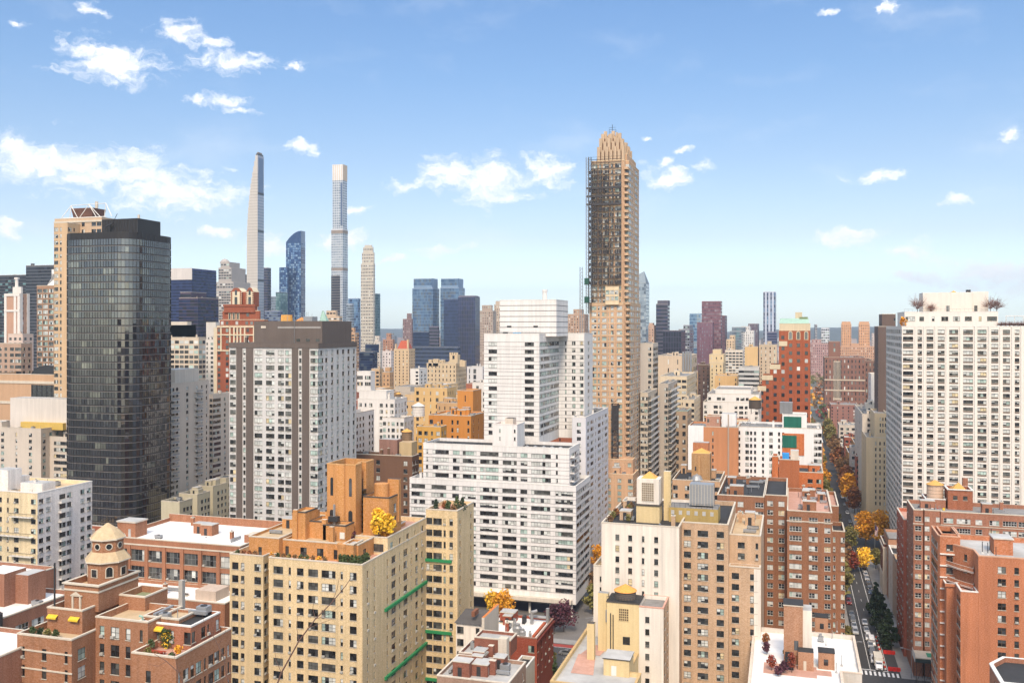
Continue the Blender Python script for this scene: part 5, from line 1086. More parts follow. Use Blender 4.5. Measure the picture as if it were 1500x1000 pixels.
# ================================================================ middle distance and far skyline
EXPL = []   # (px0, px1, ytop, ybottom seen, depth)
def gl(hexs, k=.55, rough=.15, metal=.35): return mat('tower glass '+hexs, S(hexs, k), rough=rough, var=.2, streak=.05, fine=.15, metal=metal, big=.02, finescale=.3)
def far_tower(name, label, d, px, yt, hexs, fp=None, rp=None, vis=None, D=None, fh=None, tiers=(), glass=None, wh=.55, blind=.25, roof=R_GREY, cat='building', group=None, par=.8, clut=3, top=1.5, extra=None, z0=None, cop=None, near=None):
    """one tower from its survey: px = (left, corner, right) pixels; tiers = [(left, right, ytop, setback m)] above the main body"""
    xl, xc, xr = px
    if xc == xr: cx, cy = atd(xc, d); R = (Xr(xl)*cy/Yr(xl), cx, cy, cy+(D or 20))
    elif xc <= 1160: R = rect(d, xl, xc, xr, D=D if D else (None if xr and xr > xc else 20))
    else: R = rect(d, xl, xc, xr, D=D if D else (None if xl < xc else 20))
    R = (R[0], R[1], R[2], R[2]+min(max(R[3]-R[2], 7), 75))
    x0, x1, y0, y1 = R
    W = wallm(hexs, fine=.12, streak=.12); B = Bd(name, label, (x0+x1)/2, (y0+y1)/2, cat, group); H = Hh(yt, d)
    B.gl = glass; fh = fh or max(3.0, d*.0029); far = (d > 520) if near is None else not near
    clut = clut*2 if 420 < d < 1000 else clut
    nf = max(2, round((x1-x0)/3.6)); nr = max(2, round((y1-y0)/3.6))
    k = dict(fh=fh, wh=fh*wh, sill=fh*(1-wh)*.55, top=top, blind=blind, z0=z0 if z0 is not None else 8, ac=.1, ws=min(1.8, max(1, d/560)))
    rep = lambda p, n: (p*n)[:n] if len(p) <= 2 else p
    f = Fs(rep(fp, nf), **k) if fp else None; r = Fs(rep(rp or fp, nr), **k) if (rp or fp) else None
    B.blk(R, 0, H, W, f, r, r, far=far, roof=roof, par=par, cop=cop or COP)
    zz = H
    for (a, c, y, sb) in tiers:
        yy = y0+sb; a, c = Xr(a)*yy/Yr(a), Xr(c)*yy/Yr(c); hh = Hh(y, depth((a+c)/2, yy))
        B.blk((a, c, yy, max(yy+4, y1-sb)), zz-1, hh, W, Fs(rep(fp, max(2, round((c-a)/3.6))), **dict(k, z0=zz)) if fp and hh-zz > 4 else None, None, far=far, roof=roof, par=par, name='upper_tier', cop=cop or COP); zz = max(zz, hh)
    if clut: B.clutter(R, H-par, clut, int(xl*7+d), W)
    if extra: extra(B, R, H, W, zz)
    B.done()
    EXPL.append((min(xl, xc), max(xr or xc, xc), yt, vis or yt+30, d)); return B, R, H
T = far_tower
DKG = [gl('2f3340'), gl('3c4350'), gl('252833')]; BLU = [gl('6f93b8', .6), gl('85a6c4', .6), gl('5b7ea5', .6)]; NAVY = [gl('27355f', .6), gl('31416c', .6), gl('202c50', .6)]
TEAL = [gl('7fa6a8', .6), gl('5d8b92', .6), gl('9fc0bf', .6)]; GRYG = [gl('7d8894', .6), gl('95a0aa', .6), gl('69747f', .6)]
PALE = [gl('b9c4cb', .6), gl('a9b6c0', .6), gl('c9d0d2', .6)]
# ---- left edge cluster
T('office_tower', 'broad dark office block with teal window bands and a rounded top', 900, (-30, 55, 55), 402, '4a4a4c', 'r', 'r', vis=480, D=40, glass=DKG+TEAL[:1])
T('office_tower', 'tall grey black slab with a dark vertical stripe behind the white topped tower', 850, (38, 82, 82), 388, '55575c', 'r', 'r', vis=430, D=30, glass=DKG)
def whitecorner(B, R, H, W, zz):
    x0, x1, y0, y1 = R; V = wallm('eae2d8', streak=.1); b = MB()
    for x in (x0-.2, x0+(x1-x0)*.62, x1-1.6): b.box(x, x+1.8, y0-.3, y0-.02, 0, H, V)
    b.box(x1+.02, x1+.3, y0, y0+2, 0, H, V); b.box(x1+.02, x1+.3, y1-2, y1, 0, H, V); b.box(x0-.2, x1+.2, y0-.4, y0-.02, H-1.5, H, V); b.box(x0-.2, x1+.2, y0-.4, y0-.02, H-11, H-9.8, V); B.part('white_quoin', b)
    B.blk((x0+3, x1-2, y0+3, y1-3), H-1, Hh(420, 560), V, None, None, far=True, roof=R_SILV, name='crown', cop=COPW); B.blk((x0+4.5, x1-5, y0+4, y1-4), Hh(420,560)-1, Hh(406, 560), V, Fs('d..d', fh=5, wh=4, top=2, z0=100), None, far=True, roof=R_SILV, name='crown', cop=COPW)
T('apartment_tower', 'slim tan brick tower with white corners and a white stepped top', 560, (7, 29, 43), 430, 'c49a80', '..n.', 'dn', vis=520, extra=whitecorner, clut=0)
T('apartment_block', 'pale pink apartment block stepped below the white topped tower', 545, (12, 33, 49), 489, 'd9c2b2', 'd', 'd', vis=560, clut=2)
def whitepyr(B, R, H, W, zz):
    x0, x1, y0, y1 = R; V = wallm('eeeae4', streak=.1); b = MB(); a, c = x0+5, x1-.5; y2 = y1-2
    b.prism([(a,y0+2),(c,y0+2),(c,y2),(a,y2)], H, Hh(398, 520)-1, V, pts1=[(a+5,y0+5),(c-3,y0+5),(c-3,y2-3),(a+5,y2-3)]); b.box(a+5, c-3, y0+5, y2-3, Hh(398,520)-1, Hh(394,520), V); B.part('crown', b)
T('apartment_tower', 'glassy brown tower with a white pyramid crown beside the tan tower', 520, (54, 79, 84), 418, 'a98468', 'R', 'R', vis=560, blind=.55, wh=.7, extra=whitepyr, clut=0)
T('apartment_block', 'brown brick block with stacked dark balconies at the left edge', 470, (-40, 31, 34), 503, 'b89a84', 'tdtrtdtr', 'd', vis=590, clut=3, blind=.2)
def barrel(B, R, H, W, zz):
    x0, x1, y0, y1 = R; X = lambda px: Xr(px)*y0/Yr(px); a, c = X(36), X(84); b = MB(); n = 14; hz = Hh(536, 440)-H; prev = None
    for i in range(n+1):
        t = pi*i/n; p = ((a+c)/2-(c-a)/2*cos(t), H-1+(hz+1)*sin(t))
        if prev: b.face([(prev[0],y0+4,prev[1]),(p[0],y0+4,p[1]),(p[0],y1,p[1]),(prev[0],y1,prev[1])], METAL if i in (3,4,7,8) else DMETAL); b.face([(prev[0],y0+4.2,H-1),(p[0],y0+4.2,H-1),(p[0],y0+4.2,p[1]),(prev[0],y0+4.2,prev[1])], DMETAL)
        prev = p
    B.part('barrel_roof', b)
    b = MB(); b.box(x0, x1+.2, y0-.3, y0-.02, H-4.5, H-3.2, COP); b.box(X(47), X(83), y0-.1, y0-.02, H-12.5, H-5, G_DARK)
    for i in range(6): x = X(47)+(X(83)-X(47))*i/5; b.box(x-.3, x+.3, y0-.25, y0-.1, H-12.5, H-5, FRAME['k'])
    b.box(x0, x1+.2, y0-.3, y0-.02, H-14.5, H-13.2, COP); B.part('great_window', b)
T('school_house', 'tan brick hall with a dark arched roof and one wide window', 440, (-20, 97, 99), 549, 'c9a27e', None, None, vis=615, D=30, extra=barrel, clut=0, par=1)
# ---- the tan tower with the white truss crown
def truss(B, R, H, W, zz):
    x0, x1, y0, y1 = R; X = lambda px, yy: Xr(px)*yy/Yr(px); ym = (y0+y1)/2; BR = wallm('7a5646'); b = MB()
    a, c = X(105, y0+8), X(139, y0+8); zt = Hh(302, 425)
    b.prism([(a+1.5,y0+8),(c-1.5,y0+8),(c-1.5,y0+15),(a+1.5,y0+15)], H, zt, BR, R_DARK, pts1=[(a+.5,y0+7),(c-.5,y0+7),(c-.5,y0+16),(a+.5,y0+16)]); B.part('crown', b)
    b = MB(); xa, xb = X(102, y0+4), X(153, y0+4)
    tops = [(xa+(xb-xa)*u, y0+6, zt+1.2) for u in (0, 1)]
    for p, q in (((xa-4,y0+3,H+.5),(xa,y0+5,zt+1)), ((xa,y0+5,zt+1),(xb,y0+5,zt+1.4)), ((xb,y0+5,zt+1.4),(xb+5,y0+3,H+.5)), ((xa,y0+5,zt+1),(xa-1,y0+5,H)), ((xa,y0+5,zt+1),(xa+5,y0+4,H)), ((xa+5,y0+4,H),(xa+10,y0+5,zt+1.2)), ((xa+10,y0+5,zt+1.2),(xb-1.5,y0+4,H)), ((xa+10,y0+5,zt+1.2),(xb-4,y0+4,H)), ((xb,y0+5,zt+1.4),(xb-1,y0+5,H)), ((xa-3,y0+3,H+.6),(xb+2,y0+3,H+.6))): b.rod(p, q, .17, COPW, 5)
    b.rod((X(137,y0+8),y0+10,zt),(X(137,y0+8),y0+10,Hh(292,425)), .7, W_STONE, 8); B.part('truss_crown', b)
    b = MB(); b.box(x0-.2, x1+.2, y0-.3, y0-.02, H-2, H-1.2, COP); B.part('cornice', b)
T('apartment_tower', 'tall tan apartment tower crowned by white trusses behind the black tower', 420, (80, 149, 152), 318, 'cfb191', 'dd.t.d.tt', None, vis=560, fh=3.2, z0=128, blind=.4, D=24, extra=truss, clut=0)
B, R, H = T('apartment_wing', 'narrow tan tower bay with a column of windows beside the black tower', 416, (79, 99, 104), 326, 'd2b28c', 'ts.', None, vis=560, fh=3, D=8, clut=0, near=True, blind=.5)
# ---- beige slabs either side of the black tower
def roofwhite(B, R, H, W, zz):
    x0, x1, y0, y1 = R; X = lambda px, yy: Xr(px)*yy/Yr(px); B.bx('bulkhead', X(15,y0+8), X(100,y0+8), y0+8, y0+16, H-1, Hh(583, 412), wallm('dcd2c6'), R_SILV); b = MB(); b.box(X(30,y0+6), X(92,y0+6), y0+6, y0+7.9, H-1, H+2, wallm('d6b35a')); B.part('yellow_screen', b); B.clutter((x0+20, x1, y0+1, y0+6), H-1, 12, 77, W)
T('apartment_block', 'wide beige apartment slab with a yellow roof screen at the left edge', 400, (-80, 60, 62), 628, 'd3c5b4', 'd.s.d.dsd.s.d.', 'dd', vis=720, D=26, extra=roofwhite, near=True, fh=2.8, blind=.45)
T('apartment_wing', 'beige apartment wing with curved balconies next to the black tower', 402, (60, 98, 110), 640, 'd3c5b4', '..rr', 'dd', vis=720, D=26, near=True, fh=2.8, blind=.3)
def balc(B, R, H, W, zz):
    x0, x1, y0, y1 = R
    for k in range(15):
        z = H-5-2.8*k
        for u in (.02, .62):
            b = MB(); ya = y0+(y1-y0)*u; b.box(x1+.02, x1+1.5, ya, ya+(y1-y0)*.16, z-.12, z+.1, COPW); b.box(x1+1.4, x1+1.5, ya, ya+(y1-y0)*.16, z+.1, z+.95, METAL); B.part('balcony', b)
    B.bx('bulkhead', x1-14, x1-3, y0+8, y0+26, H-1, H+6, wallm('ddd0be'), R_SILV)
T('apartment_block', 'long beige apartment slab with stacked balconies right of the black tower', 420, (215, 248, 306), 562, 'd6c7b4', 'dd', 'rd.d.dss', vis=700, near=True, fh=2.8, blind=.4, extra=balc)
T('apartment_block', 'second beige slab with dark balconies touching the striped grey tower', 470, (300, 312, 346), 578, 'd6c7b4', 'd', 'rds', vis=690, near=True, fh=2.8, blind=.3, clut=2)
for i, (xa, xb, xr, yt, d, lab) in enumerate(((236, 263, 282, 735, 372, 'nearest'), (262, 289, 308, 724, 392, 'second'), (290, 312, 333, 712, 414, 'third'), (316, 331, 345, 700, 436, 'farthest'))):
    T('row_house', 'beige flat topped row house, %s in the row beside the black tower' % lab, d, (xa, xb, xr), yt, 'c9bfa2', '.', '.ddd', vis=770, near=True, fh=3, clut=6, top=2.2, group='beige row houses behind the brick warehouse', roof=R_DARK, blind=.25)
# ---- left of centre
T('office_tower', 'blue violet glass slab with a pale top band behind the black tower', 900, (240, 281, 281), 393, '3f4a78', 'r', 'r', vis=470, D=40, glass=NAVY, wh=.8, extra=lambda B, R, H, W, z: B.bx('crown_band', R[0]-.5, R[1]+.5, R[2]-.6, R[2]-.05, H-11, H+.3, wallm('d8cfc6')), clut=0)
T('office_tower', 'dark reflective office block in front of the blue violet slab', 800, (262, 290, 290), 436, '4a3f50', 'r', 'r', vis=490, D=30, glass=NAVY+DKG, wh=.7, tiers=((264, 280, 428, 4),), clut=1)
T('office_tower', 'navy glass block between the dark office and the stepped spire', 980, (284, 306, 314), 445, '39436a', 'r', 'r', vis=500, glass=NAVY, wh=.75, clut=1)
T('office_tower', 'grey stepped skyscraper narrowing to a rounded stone crown', 1100, (302, 343, 343), 424, 'b5aca4', 'd', 'd', vis=470, D=40, tiers=((306, 342, 413, 2), (320, 339, 392, 5), (323, 336, 384, 9)), clut=0, extra=lambda B, R, H, W, z: (lambda b, c: (b.lathe(c[0], R[2]+18, [(6, z-1), (5.4, z+1.5), (3, z+4), (0, z+5)], W, 10), B.part('crown', b)))(MB(), ((Xr(329.5)*(R[2]+18)/Yr(329.5)),)))
T('office_block', 'beige grid fronted office block with a brown mechanical box', 560, (235, 291, 296), 494, 'd8c6ae', 'R', 'R', vis=560, blind=.4, wh=.62, tiers=(), clut=2, extra=lambda B, R, H, W, z: (B.bx('mechanical_floor', R[0], R[0]+(R[1]-R[0])*.8, R[2]+5, R[3]-2, H-.8, Hh(476, 566), wallm('6d5f54'), R_GREY), B.bx('mechanical_floor', R[0], R[0]+(R[1]-R[0])*.6, R[2]+8, R[3]-3, Hh(476,566), Hh(471, 566), W_STONE)))
T('apartment_block', 'small white apartment house left of the ornate red tower', 600, (293, 314, 316), 497, 'e6e0d6', 'ds', 'd', vis=560, clut=3)
T('apartment_block', 'pale narrow block behind the white apartment house', 660, (302, 316, 318), 472, 'd8d0c4', '.', None, vis=495, clut=0)
# ---- ornate red tower
def ornate():
    d = 520; R = rect(d, 318, 378, 391); x0, x1, y0, y1 = R; W = wallm('9e583c', **BRK); V = wallm('e6d6b6'); H = Hh(477, d)
    B = Bd('apartment_tower', 'ornate red brick tower with cream trim and twin gabled pavilions on top', (x0+x1)/2, y0+10)
    X = lambda px, yy: Xr(px)*yy/Yr(px); k = dict(fh=3.2, wh=1.9, sill=.8, top=1.2, blind=.5, fr='k', ac=0)
    pat = 'd.d.ss.d.d'; B.blk(R, 0, H, W, Fs(pat, **k), Fs('dsd', **k), roof=R_TAN, cop=V, far=True)
    B.blk((X(313, y0+6), x0-.02, y0+6, y1), 0, Hh(480, d), V, Fs('d', **k), None, far=True, roof=R_TAN, cop=V, name='wing')
    b = MB()
    for u in (.1, .32, .42, .5, .58, .68, .9): x = x0+(x1-x0)*u; b.box(x-.45, x+.45, y0-.25, y0-.02, H-14, H-1, V)
    for z in (H-1, H-14.5, H-5.5): b.box(x0-.2, x1+.4, y0-.35, y0-.02, z, z+.7, V)
    B.part('stone_trim', b)
    t1 = (X(322, y0+3), X(387, y0+3), y0+3, y1-2); h1 = Hh(468, d+3); B.blk(t1, H-1, h1, W, Fs('dd.d.dd.d', **dict(k, top=.5)), None, far=True, roof=R_TAN, cop=V, name='upper_tier')
    t2 = (X(326, y0+5), X(380, y0+5), y0+5, y1-3); h2 = Hh(455, d+5); B.blk(t2, h1-1, h2, W, Fs('..ss.d..', **dict(k, top=.5, fh=3.6)), None, far=True, roof=R_TAN, cop=V, name='upper_tier')
    t3 = (X(332, y0+7), X(377, y0+7), y0+7, y1-5); h3 = Hh(446, d+7); B.blk(t3, h2-1, h3, W, None, None, far=True, roof=R_TAN, cop=V, name='upper_tier')
    b = MB()
    for px in (337, 343, 349): x = X(px, y0+5); b.box(x-.9, x+.9, y0+4.7, y0+4.95, h1, h2-.6, V); b.box(x-.55, x+.55, y0+4.6, y0+4.7, h1+.2, h2-1.2, G_DARK)
    B.part('tall_window', b)
    for pa, pb in ((338, 354), (361, 371)):
        yy = y0+9; a, c = X(pa, yy), X(pb, yy); zt = Hh(421, d+9); b = MB(); m = (c-a)*.22
        out = [(a,h3-1),(c,h3-1),(c,zt-2.4),(c-m,zt-.4),((a+c)/2+m*.6,zt),((a+c)/2-m*.6,zt),(a+m,zt-.4),(a,zt-2.4)]
        for y_, s_ in ((yy, 1), (yy+6, -1)): b.face([(p, y_, z) for p, z in (out if s_ > 0 else out[::-1])], W)
        for i in range(len(out)):
            p, q = out[i], out[(i+1) % len(out)]
            b.face([(q[0],yy,q[1]),(p[0],yy,p[1]),(p[0],yy+6,p[1]),(q[0],yy+6,q[1])], V if i > 1 else W)
        cx = (a+c)/2; b.box(cx-.34*(c-a), cx+.34*(c-a), yy-.2, yy-.02, h3-1, zt-2.2, V)
        for kz in range(6): z = h3+.6+kz*1.2; b.box(a-.15, a+.5, yy-.3, yy-.02, z, z+.55, V); b.box(c-.5, c+.15, yy-.3, yy-.02, z, z+.55, V)
        b.box(cx-.9, cx+.9, yy-.3, yy-.2, h3, h3+4.6, G_DARK); b.box(cx-.7, cx+.7, yy-.3, yy-.2, h3+5.6, h3+8.6, G_DARK); B.part('gabled_pavilion', b)
    b = MB(); a, c = X(354, y0+10.5), X(361, y0+10.5); b.box(a, c, y0+10.5, y0+14, h3-1, Hh(427, d+10), W, V); B.part('link_wall', b)
    B.done(); EXPL.append((313, 391, 421, 575, d))
ornate()
# ---- supertalls
def steinway():
    d = 1650; yb = atd(364, d)[1]; x0, x1, _, y1 = rect(d, 364, 380, 386.5); y0 = yb; B = Bd('skyscraper', 'extremely slender feathered skyscraper tapering in steps to a point', (x0+x1)/2, y0+10)
    V = wallm('cfc6ba', fine=.05, streak=.1, var=.05); G = gl('b7b9c4', .7, metal=.2); zt = Hh(228, d); zs = Hh(372, d)
    B.gl = PALE; n = 16; y_ = y0; b = MB(); g = MB()
    prevz = 0
    for i in range(n+1):
        t = i/n; z1_ = zs+(zt-zs)*(t**.9) if i else zs
        xa = x0+(x1-x0)*.78*t**2.2; h0 = 0 if i == 0 else prevz
        pts = [(xa,y0),(x1-(x1-x0)*0,y0),(x1,y1),(xa,y1)]
        b.face([(xa,y0,h0),(x1,y0,h0),(x1,y0,z1_),(xa,y0,z1_)], V); g.face([(x1,y0,h0),(x1,y1,h0),(x1,y1,z1_),(x1,y0,z1_)], G); b.face([(xa,y1,h0),(xa,y0,h0),(xa,y0,z1_),(xa,y1,z1_)], V); b.face([(x1,y1,h0),(xa,y1,h0),(xa,y1,z1_),(x1,y1,z1_)], V); b.face([(xa,y0,z1_),(x1,y0,z1_),(x1,y1,z1_),(xa,y1,z1_)], V); prevz = z1_
    B.part('wall', b); B.part('glass_wall', g); ln = MB(); dk = mat('pale joint line', S('a89f93'))
    z = 20
    while z < zt-30:
        t = max(0, (z-zs)/(zt-zs)); xa = x0+(x1-x0)*.78*t**2.2+1.5; ln.face([(xa,y0-.15,z),(x1,y0-.15,z),(x1,y0-.15,z+.7),(xa,y0-.15,z+.7)], dk); ln.face([(x1+.15,y0,z),(x1+.15,y1,z),(x1+.15,y1,z+1.6),(x1+.15,y0,z+1.6)], PALE[1]); z += 5.2
    for py in (285, 340, 412): z = Hh(py, d); ln.face([(x1+.3,y0,z),(x1+.3,y1,z),(x1+.3,y1,z+3.4),(x1+.3,y0,z+3.4)], DMETAL)
    B.part('floor_line', ln, kind='stuff'); tp = MB(); tp.box(x0+(x1-x0)*.79, x1, y0+2, y1-2, zt, zt+3, DMETAL); tp.box(x0+(x1-x0)*.82, x1-1, y0+4, y1-4, zt+3, zt+6, wallm('8a7a6c')); tp.box(x1+.05, x1+.4, y0+3, y1-3, Hh(282, d), zt-4, gl('7f93b0', .6)); B.part('crown', tp); B.done(); EXPL.append((363, 387, 226, 430, d))
steinway()
def cpt():
    d = 1900; B = None; W = wallm('d6d6d8', fine=.03, streak=.05, var=.04); R = rect(d, 487, 502, 508.5); x0, x1, y0, y1 = R; B = Bd('skyscraper', 'very tall pale glass skyscraper with dark bands and a flat bright top', (x0+x1)/2, y0+12)
    B.gl = PALE; zt = Hh(241, d); k = dict(fh=5.2, wh=3.9, sill=.6, top=30, blind=0)
    B.blk(R, 0, zt, W, Fs('RRRRR', **k), Fs('RR', **k), far=True, roof=R_GREY, par=2, cop=COPW)
    b = MB(); TN = wallm('d9bfa0'); b.box(x0-.3, x1+.3, y0-.4, y0-.05, Hh(264,d), zt+.5, W_WHITE); b.box(x1+.05, x1+.4, y0, y1, Hh(264,d), zt+.5, TN)
    for i in range(5): x = x0+(x1-x0)*(i+.5)/5; b.box(x-.5, x+.5, y0-.6, y0-.4, Hh(264,d), zt, TN)
    b.box(x0+(x1-x0)*.8, x1-.6, y0-.55, y0-.1, Hh(330,d), Hh(268,d), gl('7286a4', .6)); B.part('crown', b)
    lo = (x0-1.8, x1+1.0, y0-1.8, y1+1); z2 = Hh(335, d); B.blk(lo, 0, z2, W, Fs('RRRRRR', **dict(k, top=9)), Fs('RRR', **dict(k, top=9)), far=True, roof=R_GREY, par=1, cop=COPW, name='lower_shaft')
    b = MB(); BR = wallm('9b8b7c')
    for pa, pb in ((337, 342), (392, 396)): b = MB(); b.box(lo[0]-.2, lo[1]+.2, lo[2]-.3, lo[2]-.05, Hh(pb,d), Hh(pa,d), BR); b.box(lo[1]+.05, lo[1]+.3, lo[2], lo[3], Hh(pb,d), Hh(pa,d), BR); B.part('mechanical_band', b)
    b = MB()
    b.box(lo[0]-.1, lo[1]-6, lo[2]-.4, lo[2]-.06, Hh(470,d), Hh(404,d), DKG[1])
    z = Hh(470, d)
    while z < Hh(404, d): b.box(lo[0]-.1, lo[1]-6, lo[2]-.6, lo[2]-.4, z, z+1.6, wallm('857a72')); z += 5.4
    B.part('dark_band', b); B.done(); EXPL.append((485, 509, 240, 470, d))
cpt()
def one57():
    d = 1750; B = Bd('skyscraper', 'blue speckled glass skyscraper with a slanted curved top', *atd(432, d+20)); R = rect(d, 419, 441, 447); x0, x1, y0, y1 = R
    B.gl = [gl('4a6fa0', .6), gl('7ea3cc', .6), gl('35548a', .6), gl('a6c2dc', .6)]; W = gl('3d5c8c', .6)
    # profile with a sloping roof
    za, zb = Hh(354, d), Hh(338, d); b = MB(); n = 6
    for i in range(n):
        u0, u1 = i/n, (i+1)/n; f = lambda u: za+(zb-za)*(1-(1-u)**2); xa, xb = x0+(x1-x0)*u0, x0+(x1-x0)*u1
        b.face([(xa,y0,0),(xb,y0,0),(xb,y0,f(u1)),(xa,y0,f(u0))], W); b.face([(xa,y0,f(u0)),(xb,y0,f(u1)),(xb,y1,f(u1)),(xa,y1,f(u0))], W); b.face([(xb,y1,0),(xa,y1,0),(xa,y1,f(u0)),(xb,y1,f(u1))], W)
    b.face([(x1,y0,0),(x1,y1,0),(x1,y1,zb),(x1,y0,zb)], gl('8f9aae', .7)); b.face([(x0,y1,0),(x0,y0,0),(x0,y0,za),(x0,y1,za)], W); B.part('wall', b)
    mb = MB(); B.facade(mb, (x0,y0-.3), (x1,y0-.3), 0, za-1, W, Fs('RRRRRRRRR', fh=4.4, wh=3.4, sill=.5, top=1, blind=0), True); B.facade(mb, (x1+.3,y0), (x1+.3,y1), 0, za, gl('8f9aae', .7), Fs('RR', fh=4.4, wh=2, sill=.5, top=1, blind=0), True); B.part('wall', mb)
    R2 = rect(d-12, 409, 421, 423); B.blk(R2, 0, Hh(392, d), W, Fs('RRRRR', fh=4.4, wh=3.4, sill=.5, top=1, blind=0), None, far=True, name='lower_shaft', par=.5)
    B.done(); EXPL.append((408, 447, 338, 470, d))
one57()
T('skyscraper', 'dark slab tower just left of the slender feathered skyscraper', 1800, (357, 365, 365), 402, '3e4a60', 'r', 'r', vis=450, D=30, glass=DKG, wh=.8, clut=0)
T('skyscraper', 'brown banded slab tower just right of the slender feathered skyscraper', 1780, (385, 392, 397), 392, '6d5f62', 'r', 'r', vis=455, glass=DKG+NAVY, wh=.7, clut=0)
T('office_tower', 'small teal tower left of the blue speckled skyscraper', 1700, (404, 411, 411), 428, '3d5a66', 'r', None, vis=460, D=25, glass=TEAL, wh=.8, clut=0)
T('office_tower', 'pale violet tower low between two skyscrapers', 1900, (396, 405, 405), 434, '8f98ac', 'r', None, vis=460, D=25, glass=GRYG, wh=.8, clut=0)
T('office_block', 'grey blue office block behind the striped grey tower', 1300, (388, 410, 412), 455, '68748c', 'r', 'r', vis=480, glass=GRYG+NAVY, clut=1)
T('skyscraper', 'pale limestone tower with a stepped and notched top', 1850, (528.5, 547, 549.5), 386, 'd2c7b4', 's', 's', vis=500, fh=6.5, wh=.42, tiers=((530, 547.5, 370, 3), (532, 546, 362, 6), (534, 544, 359, 9)), clut=0, blind=.1)
T('skyscraper', 'narrow green grey side tower behind the limestone tower', 1900, (546, 553, 557), 430, '7f9598', 'r', 'r', vis=510, glass=TEAL, wh=.75, clut=0)
T('office_tower', 'faceted blue glass office tower with a crossed frame', 1650, (510, 524, 528), 437, '6c86aa', 'r', 'r', vis=500, glass=BLU+NAVY[:1], wh=.85, clut=0)
T('office_tower', 'slim pale office tower in front of the faceted glass tower', 1600, (507, 516, 518), 445, 'a9b2c0', 'r', 'r', vis=490, glass=GRYG, wh=.8, clut=0)
T('apartment_tower', 'tan brick tower with a flat crown right of the green roof house', 1000, (477, 497, 501), 463, 'cfb394', 'd', 'd', vis=520, tiers=((478, 492, 455, 5),), clut=1)
def greenmansard(B, R, H, W, zz):
    x0, x1, y0, y1 = R; b = MB(); b.prism([(x0,y0),(x1,y0),(x1,y1),(x0,y1)], H+.2, Hh(455, 820), COPPER, pts1=[(x0+2,y0+4),(x1-6,y0+4),(x1-6,y1-4),(x0+2,y1-4)]); B.part('roof', b)
T('apartment_house', 'white turreted apartment house with a pale green steep roof', 820, (466, 480, 486), 478, 'e3ded4', 'n', 'n', vis=510, extra=greenmansard, clut=0)
T('apartment_tower', 'orange tan block with a brown dark windowed crown', 900, (503, 520, 526), 487, 'cfa37c', 'd', 'd', vis=530, tiers=((506, 518, 480, 4),), clut=2)
T('office_block', 'dark blue glass block below the limestone tower', 1050, (524, 546, 553), 515, '3c4a60', 'r', 'r', vis=545, glass=NAVY+GRYG[2:], wh=.8, tiers=((535, 553, 504, 6),), clut=1)
T('apartment_tower', 'pale stone stepped tower next to the dark blue block', 1100, (548, 557, 560), 500, 'd6cabb', 'n', 'n', vis=540, tiers=((549, 555, 492, 4),), clut=1)
T('apartment_tower', 'brown brick twin topped tower right of the limestone tower', 1300, (561, 575, 578), 497, 'b9876a', 'n', 'n', vis=535, tiers=((566, 572, 488, 5), (571, 576, 489, 6)), clut=1)
T('apartment_house', 'white and rose narrow house left of the red hipped roof', 950, (560, 573, 576), 514, 'dfd3cc', 'n', 'n', vis=535, clut=1)
def hip(B, R, H, W, zz):
    x0, x1, y0, y1 = R; b = MB(); TR = wallm('b95a3c', fine=.3); z1_ = Hh(499, 900); a, c = x0+3, x1-2
    b.prism([(a,y0+1.5),(c,y0+1.5),(c,y1-1.5),(a,y1-1.5)], H, z1_, TR, pts1=[(a+1.5,(y0+y1)/2-1),(c-2,(y0+y1)/2-1),(c-2,(y0+y1)/2+1),(a+1.5,(y0+y1)/2+1)]); B.part('roof', b)
    b = MB(); b.box(x1-3, x1-1.5, y0+2, y0+4, H, Hh(497, 900), W); b.box(x0+.4, x0+1.6, y0+2, y0+4, H, H+5, W); B.part('chimney', b)
T('apartment_tower', 'tan tower with a steep red tiled roof over the park edge', 900, (577, 599, 608), 511, 'd9bb92', 'n', 'n', vis=560, extra=hip, clut=0, blind=.15)
# ---- towers at the park's far corner
for px, sh, lab in (((604, 634, 634), (606, 633, 408), 'left of the two matching blue glass towers at the park corner'), ((645, 672, 673), (646, 671, 408), 'right of the two matching blue glass towers at the park corner')):
    T('office_tower', lab, 2050, px, 422 if px[0] < 640 else 421, '7d97b2', 'r', 'r', vis=490, D=40, glass=BLU+GRYG[:1], wh=.88, tiers=((sh[0], sh[1], sh[2], 3),), clut=0, fh=7, group='matching blue glass towers')
T('office_block', 'dark blue glass base block beneath the left blue tower', 1980, (601, 628, 644), 486, '3c5070', 'r', 'r', vis=520, glass=NAVY, wh=.85, clut=0, fh=7)
T('office_block', 'brown violet block between the two blue glass towers', 1960, (629, 642, 643), 478, '6d6478', 'r', 'r', vis=510, glass=DKG, wh=.7, clut=0, fh=7)
T('office_tower', 'deep blue glass slab in front of the right blue tower', 1960, (650, 672, 673), 438, '2f426c', 'r', 'r', vis=510, D=30, glass=NAVY, wh=.88, clut=0, fh=7)
T('office_tower', 'dark violet tower with close vertical lines and a stone top', 1900, (671, 696, 703), 434, '57506a', 'R', 'R', vis=525, glass=NAVY+DKG, wh=.92, clut=0, fh=9, tiers=((673, 695, 433, 3),))
T('office_block', 'wide low dark block under the park corner towers', 1900, (600, 672, 690), 508, '48536a', 'r', 'r', vis=535, D=30, glass=DKG+NAVY, clut=0, fh=8)
T('apartment_tower', 'brown brick tower with a square roof box left of the blue towers', 1800, (590, 603, 605), 467, '8a6c68', 'n', 'n', vis=500, tiers=((596, 602, 459, 4),), clut=0)
T('apartment_tower', 'tan stepped tower left of the big white complex', 1500, (703, 722, 727), 455, 'b59f8c', 'n', 'n', vis=490, tiers=((706, 720, 447, 6),), clut=0, blind=.4)
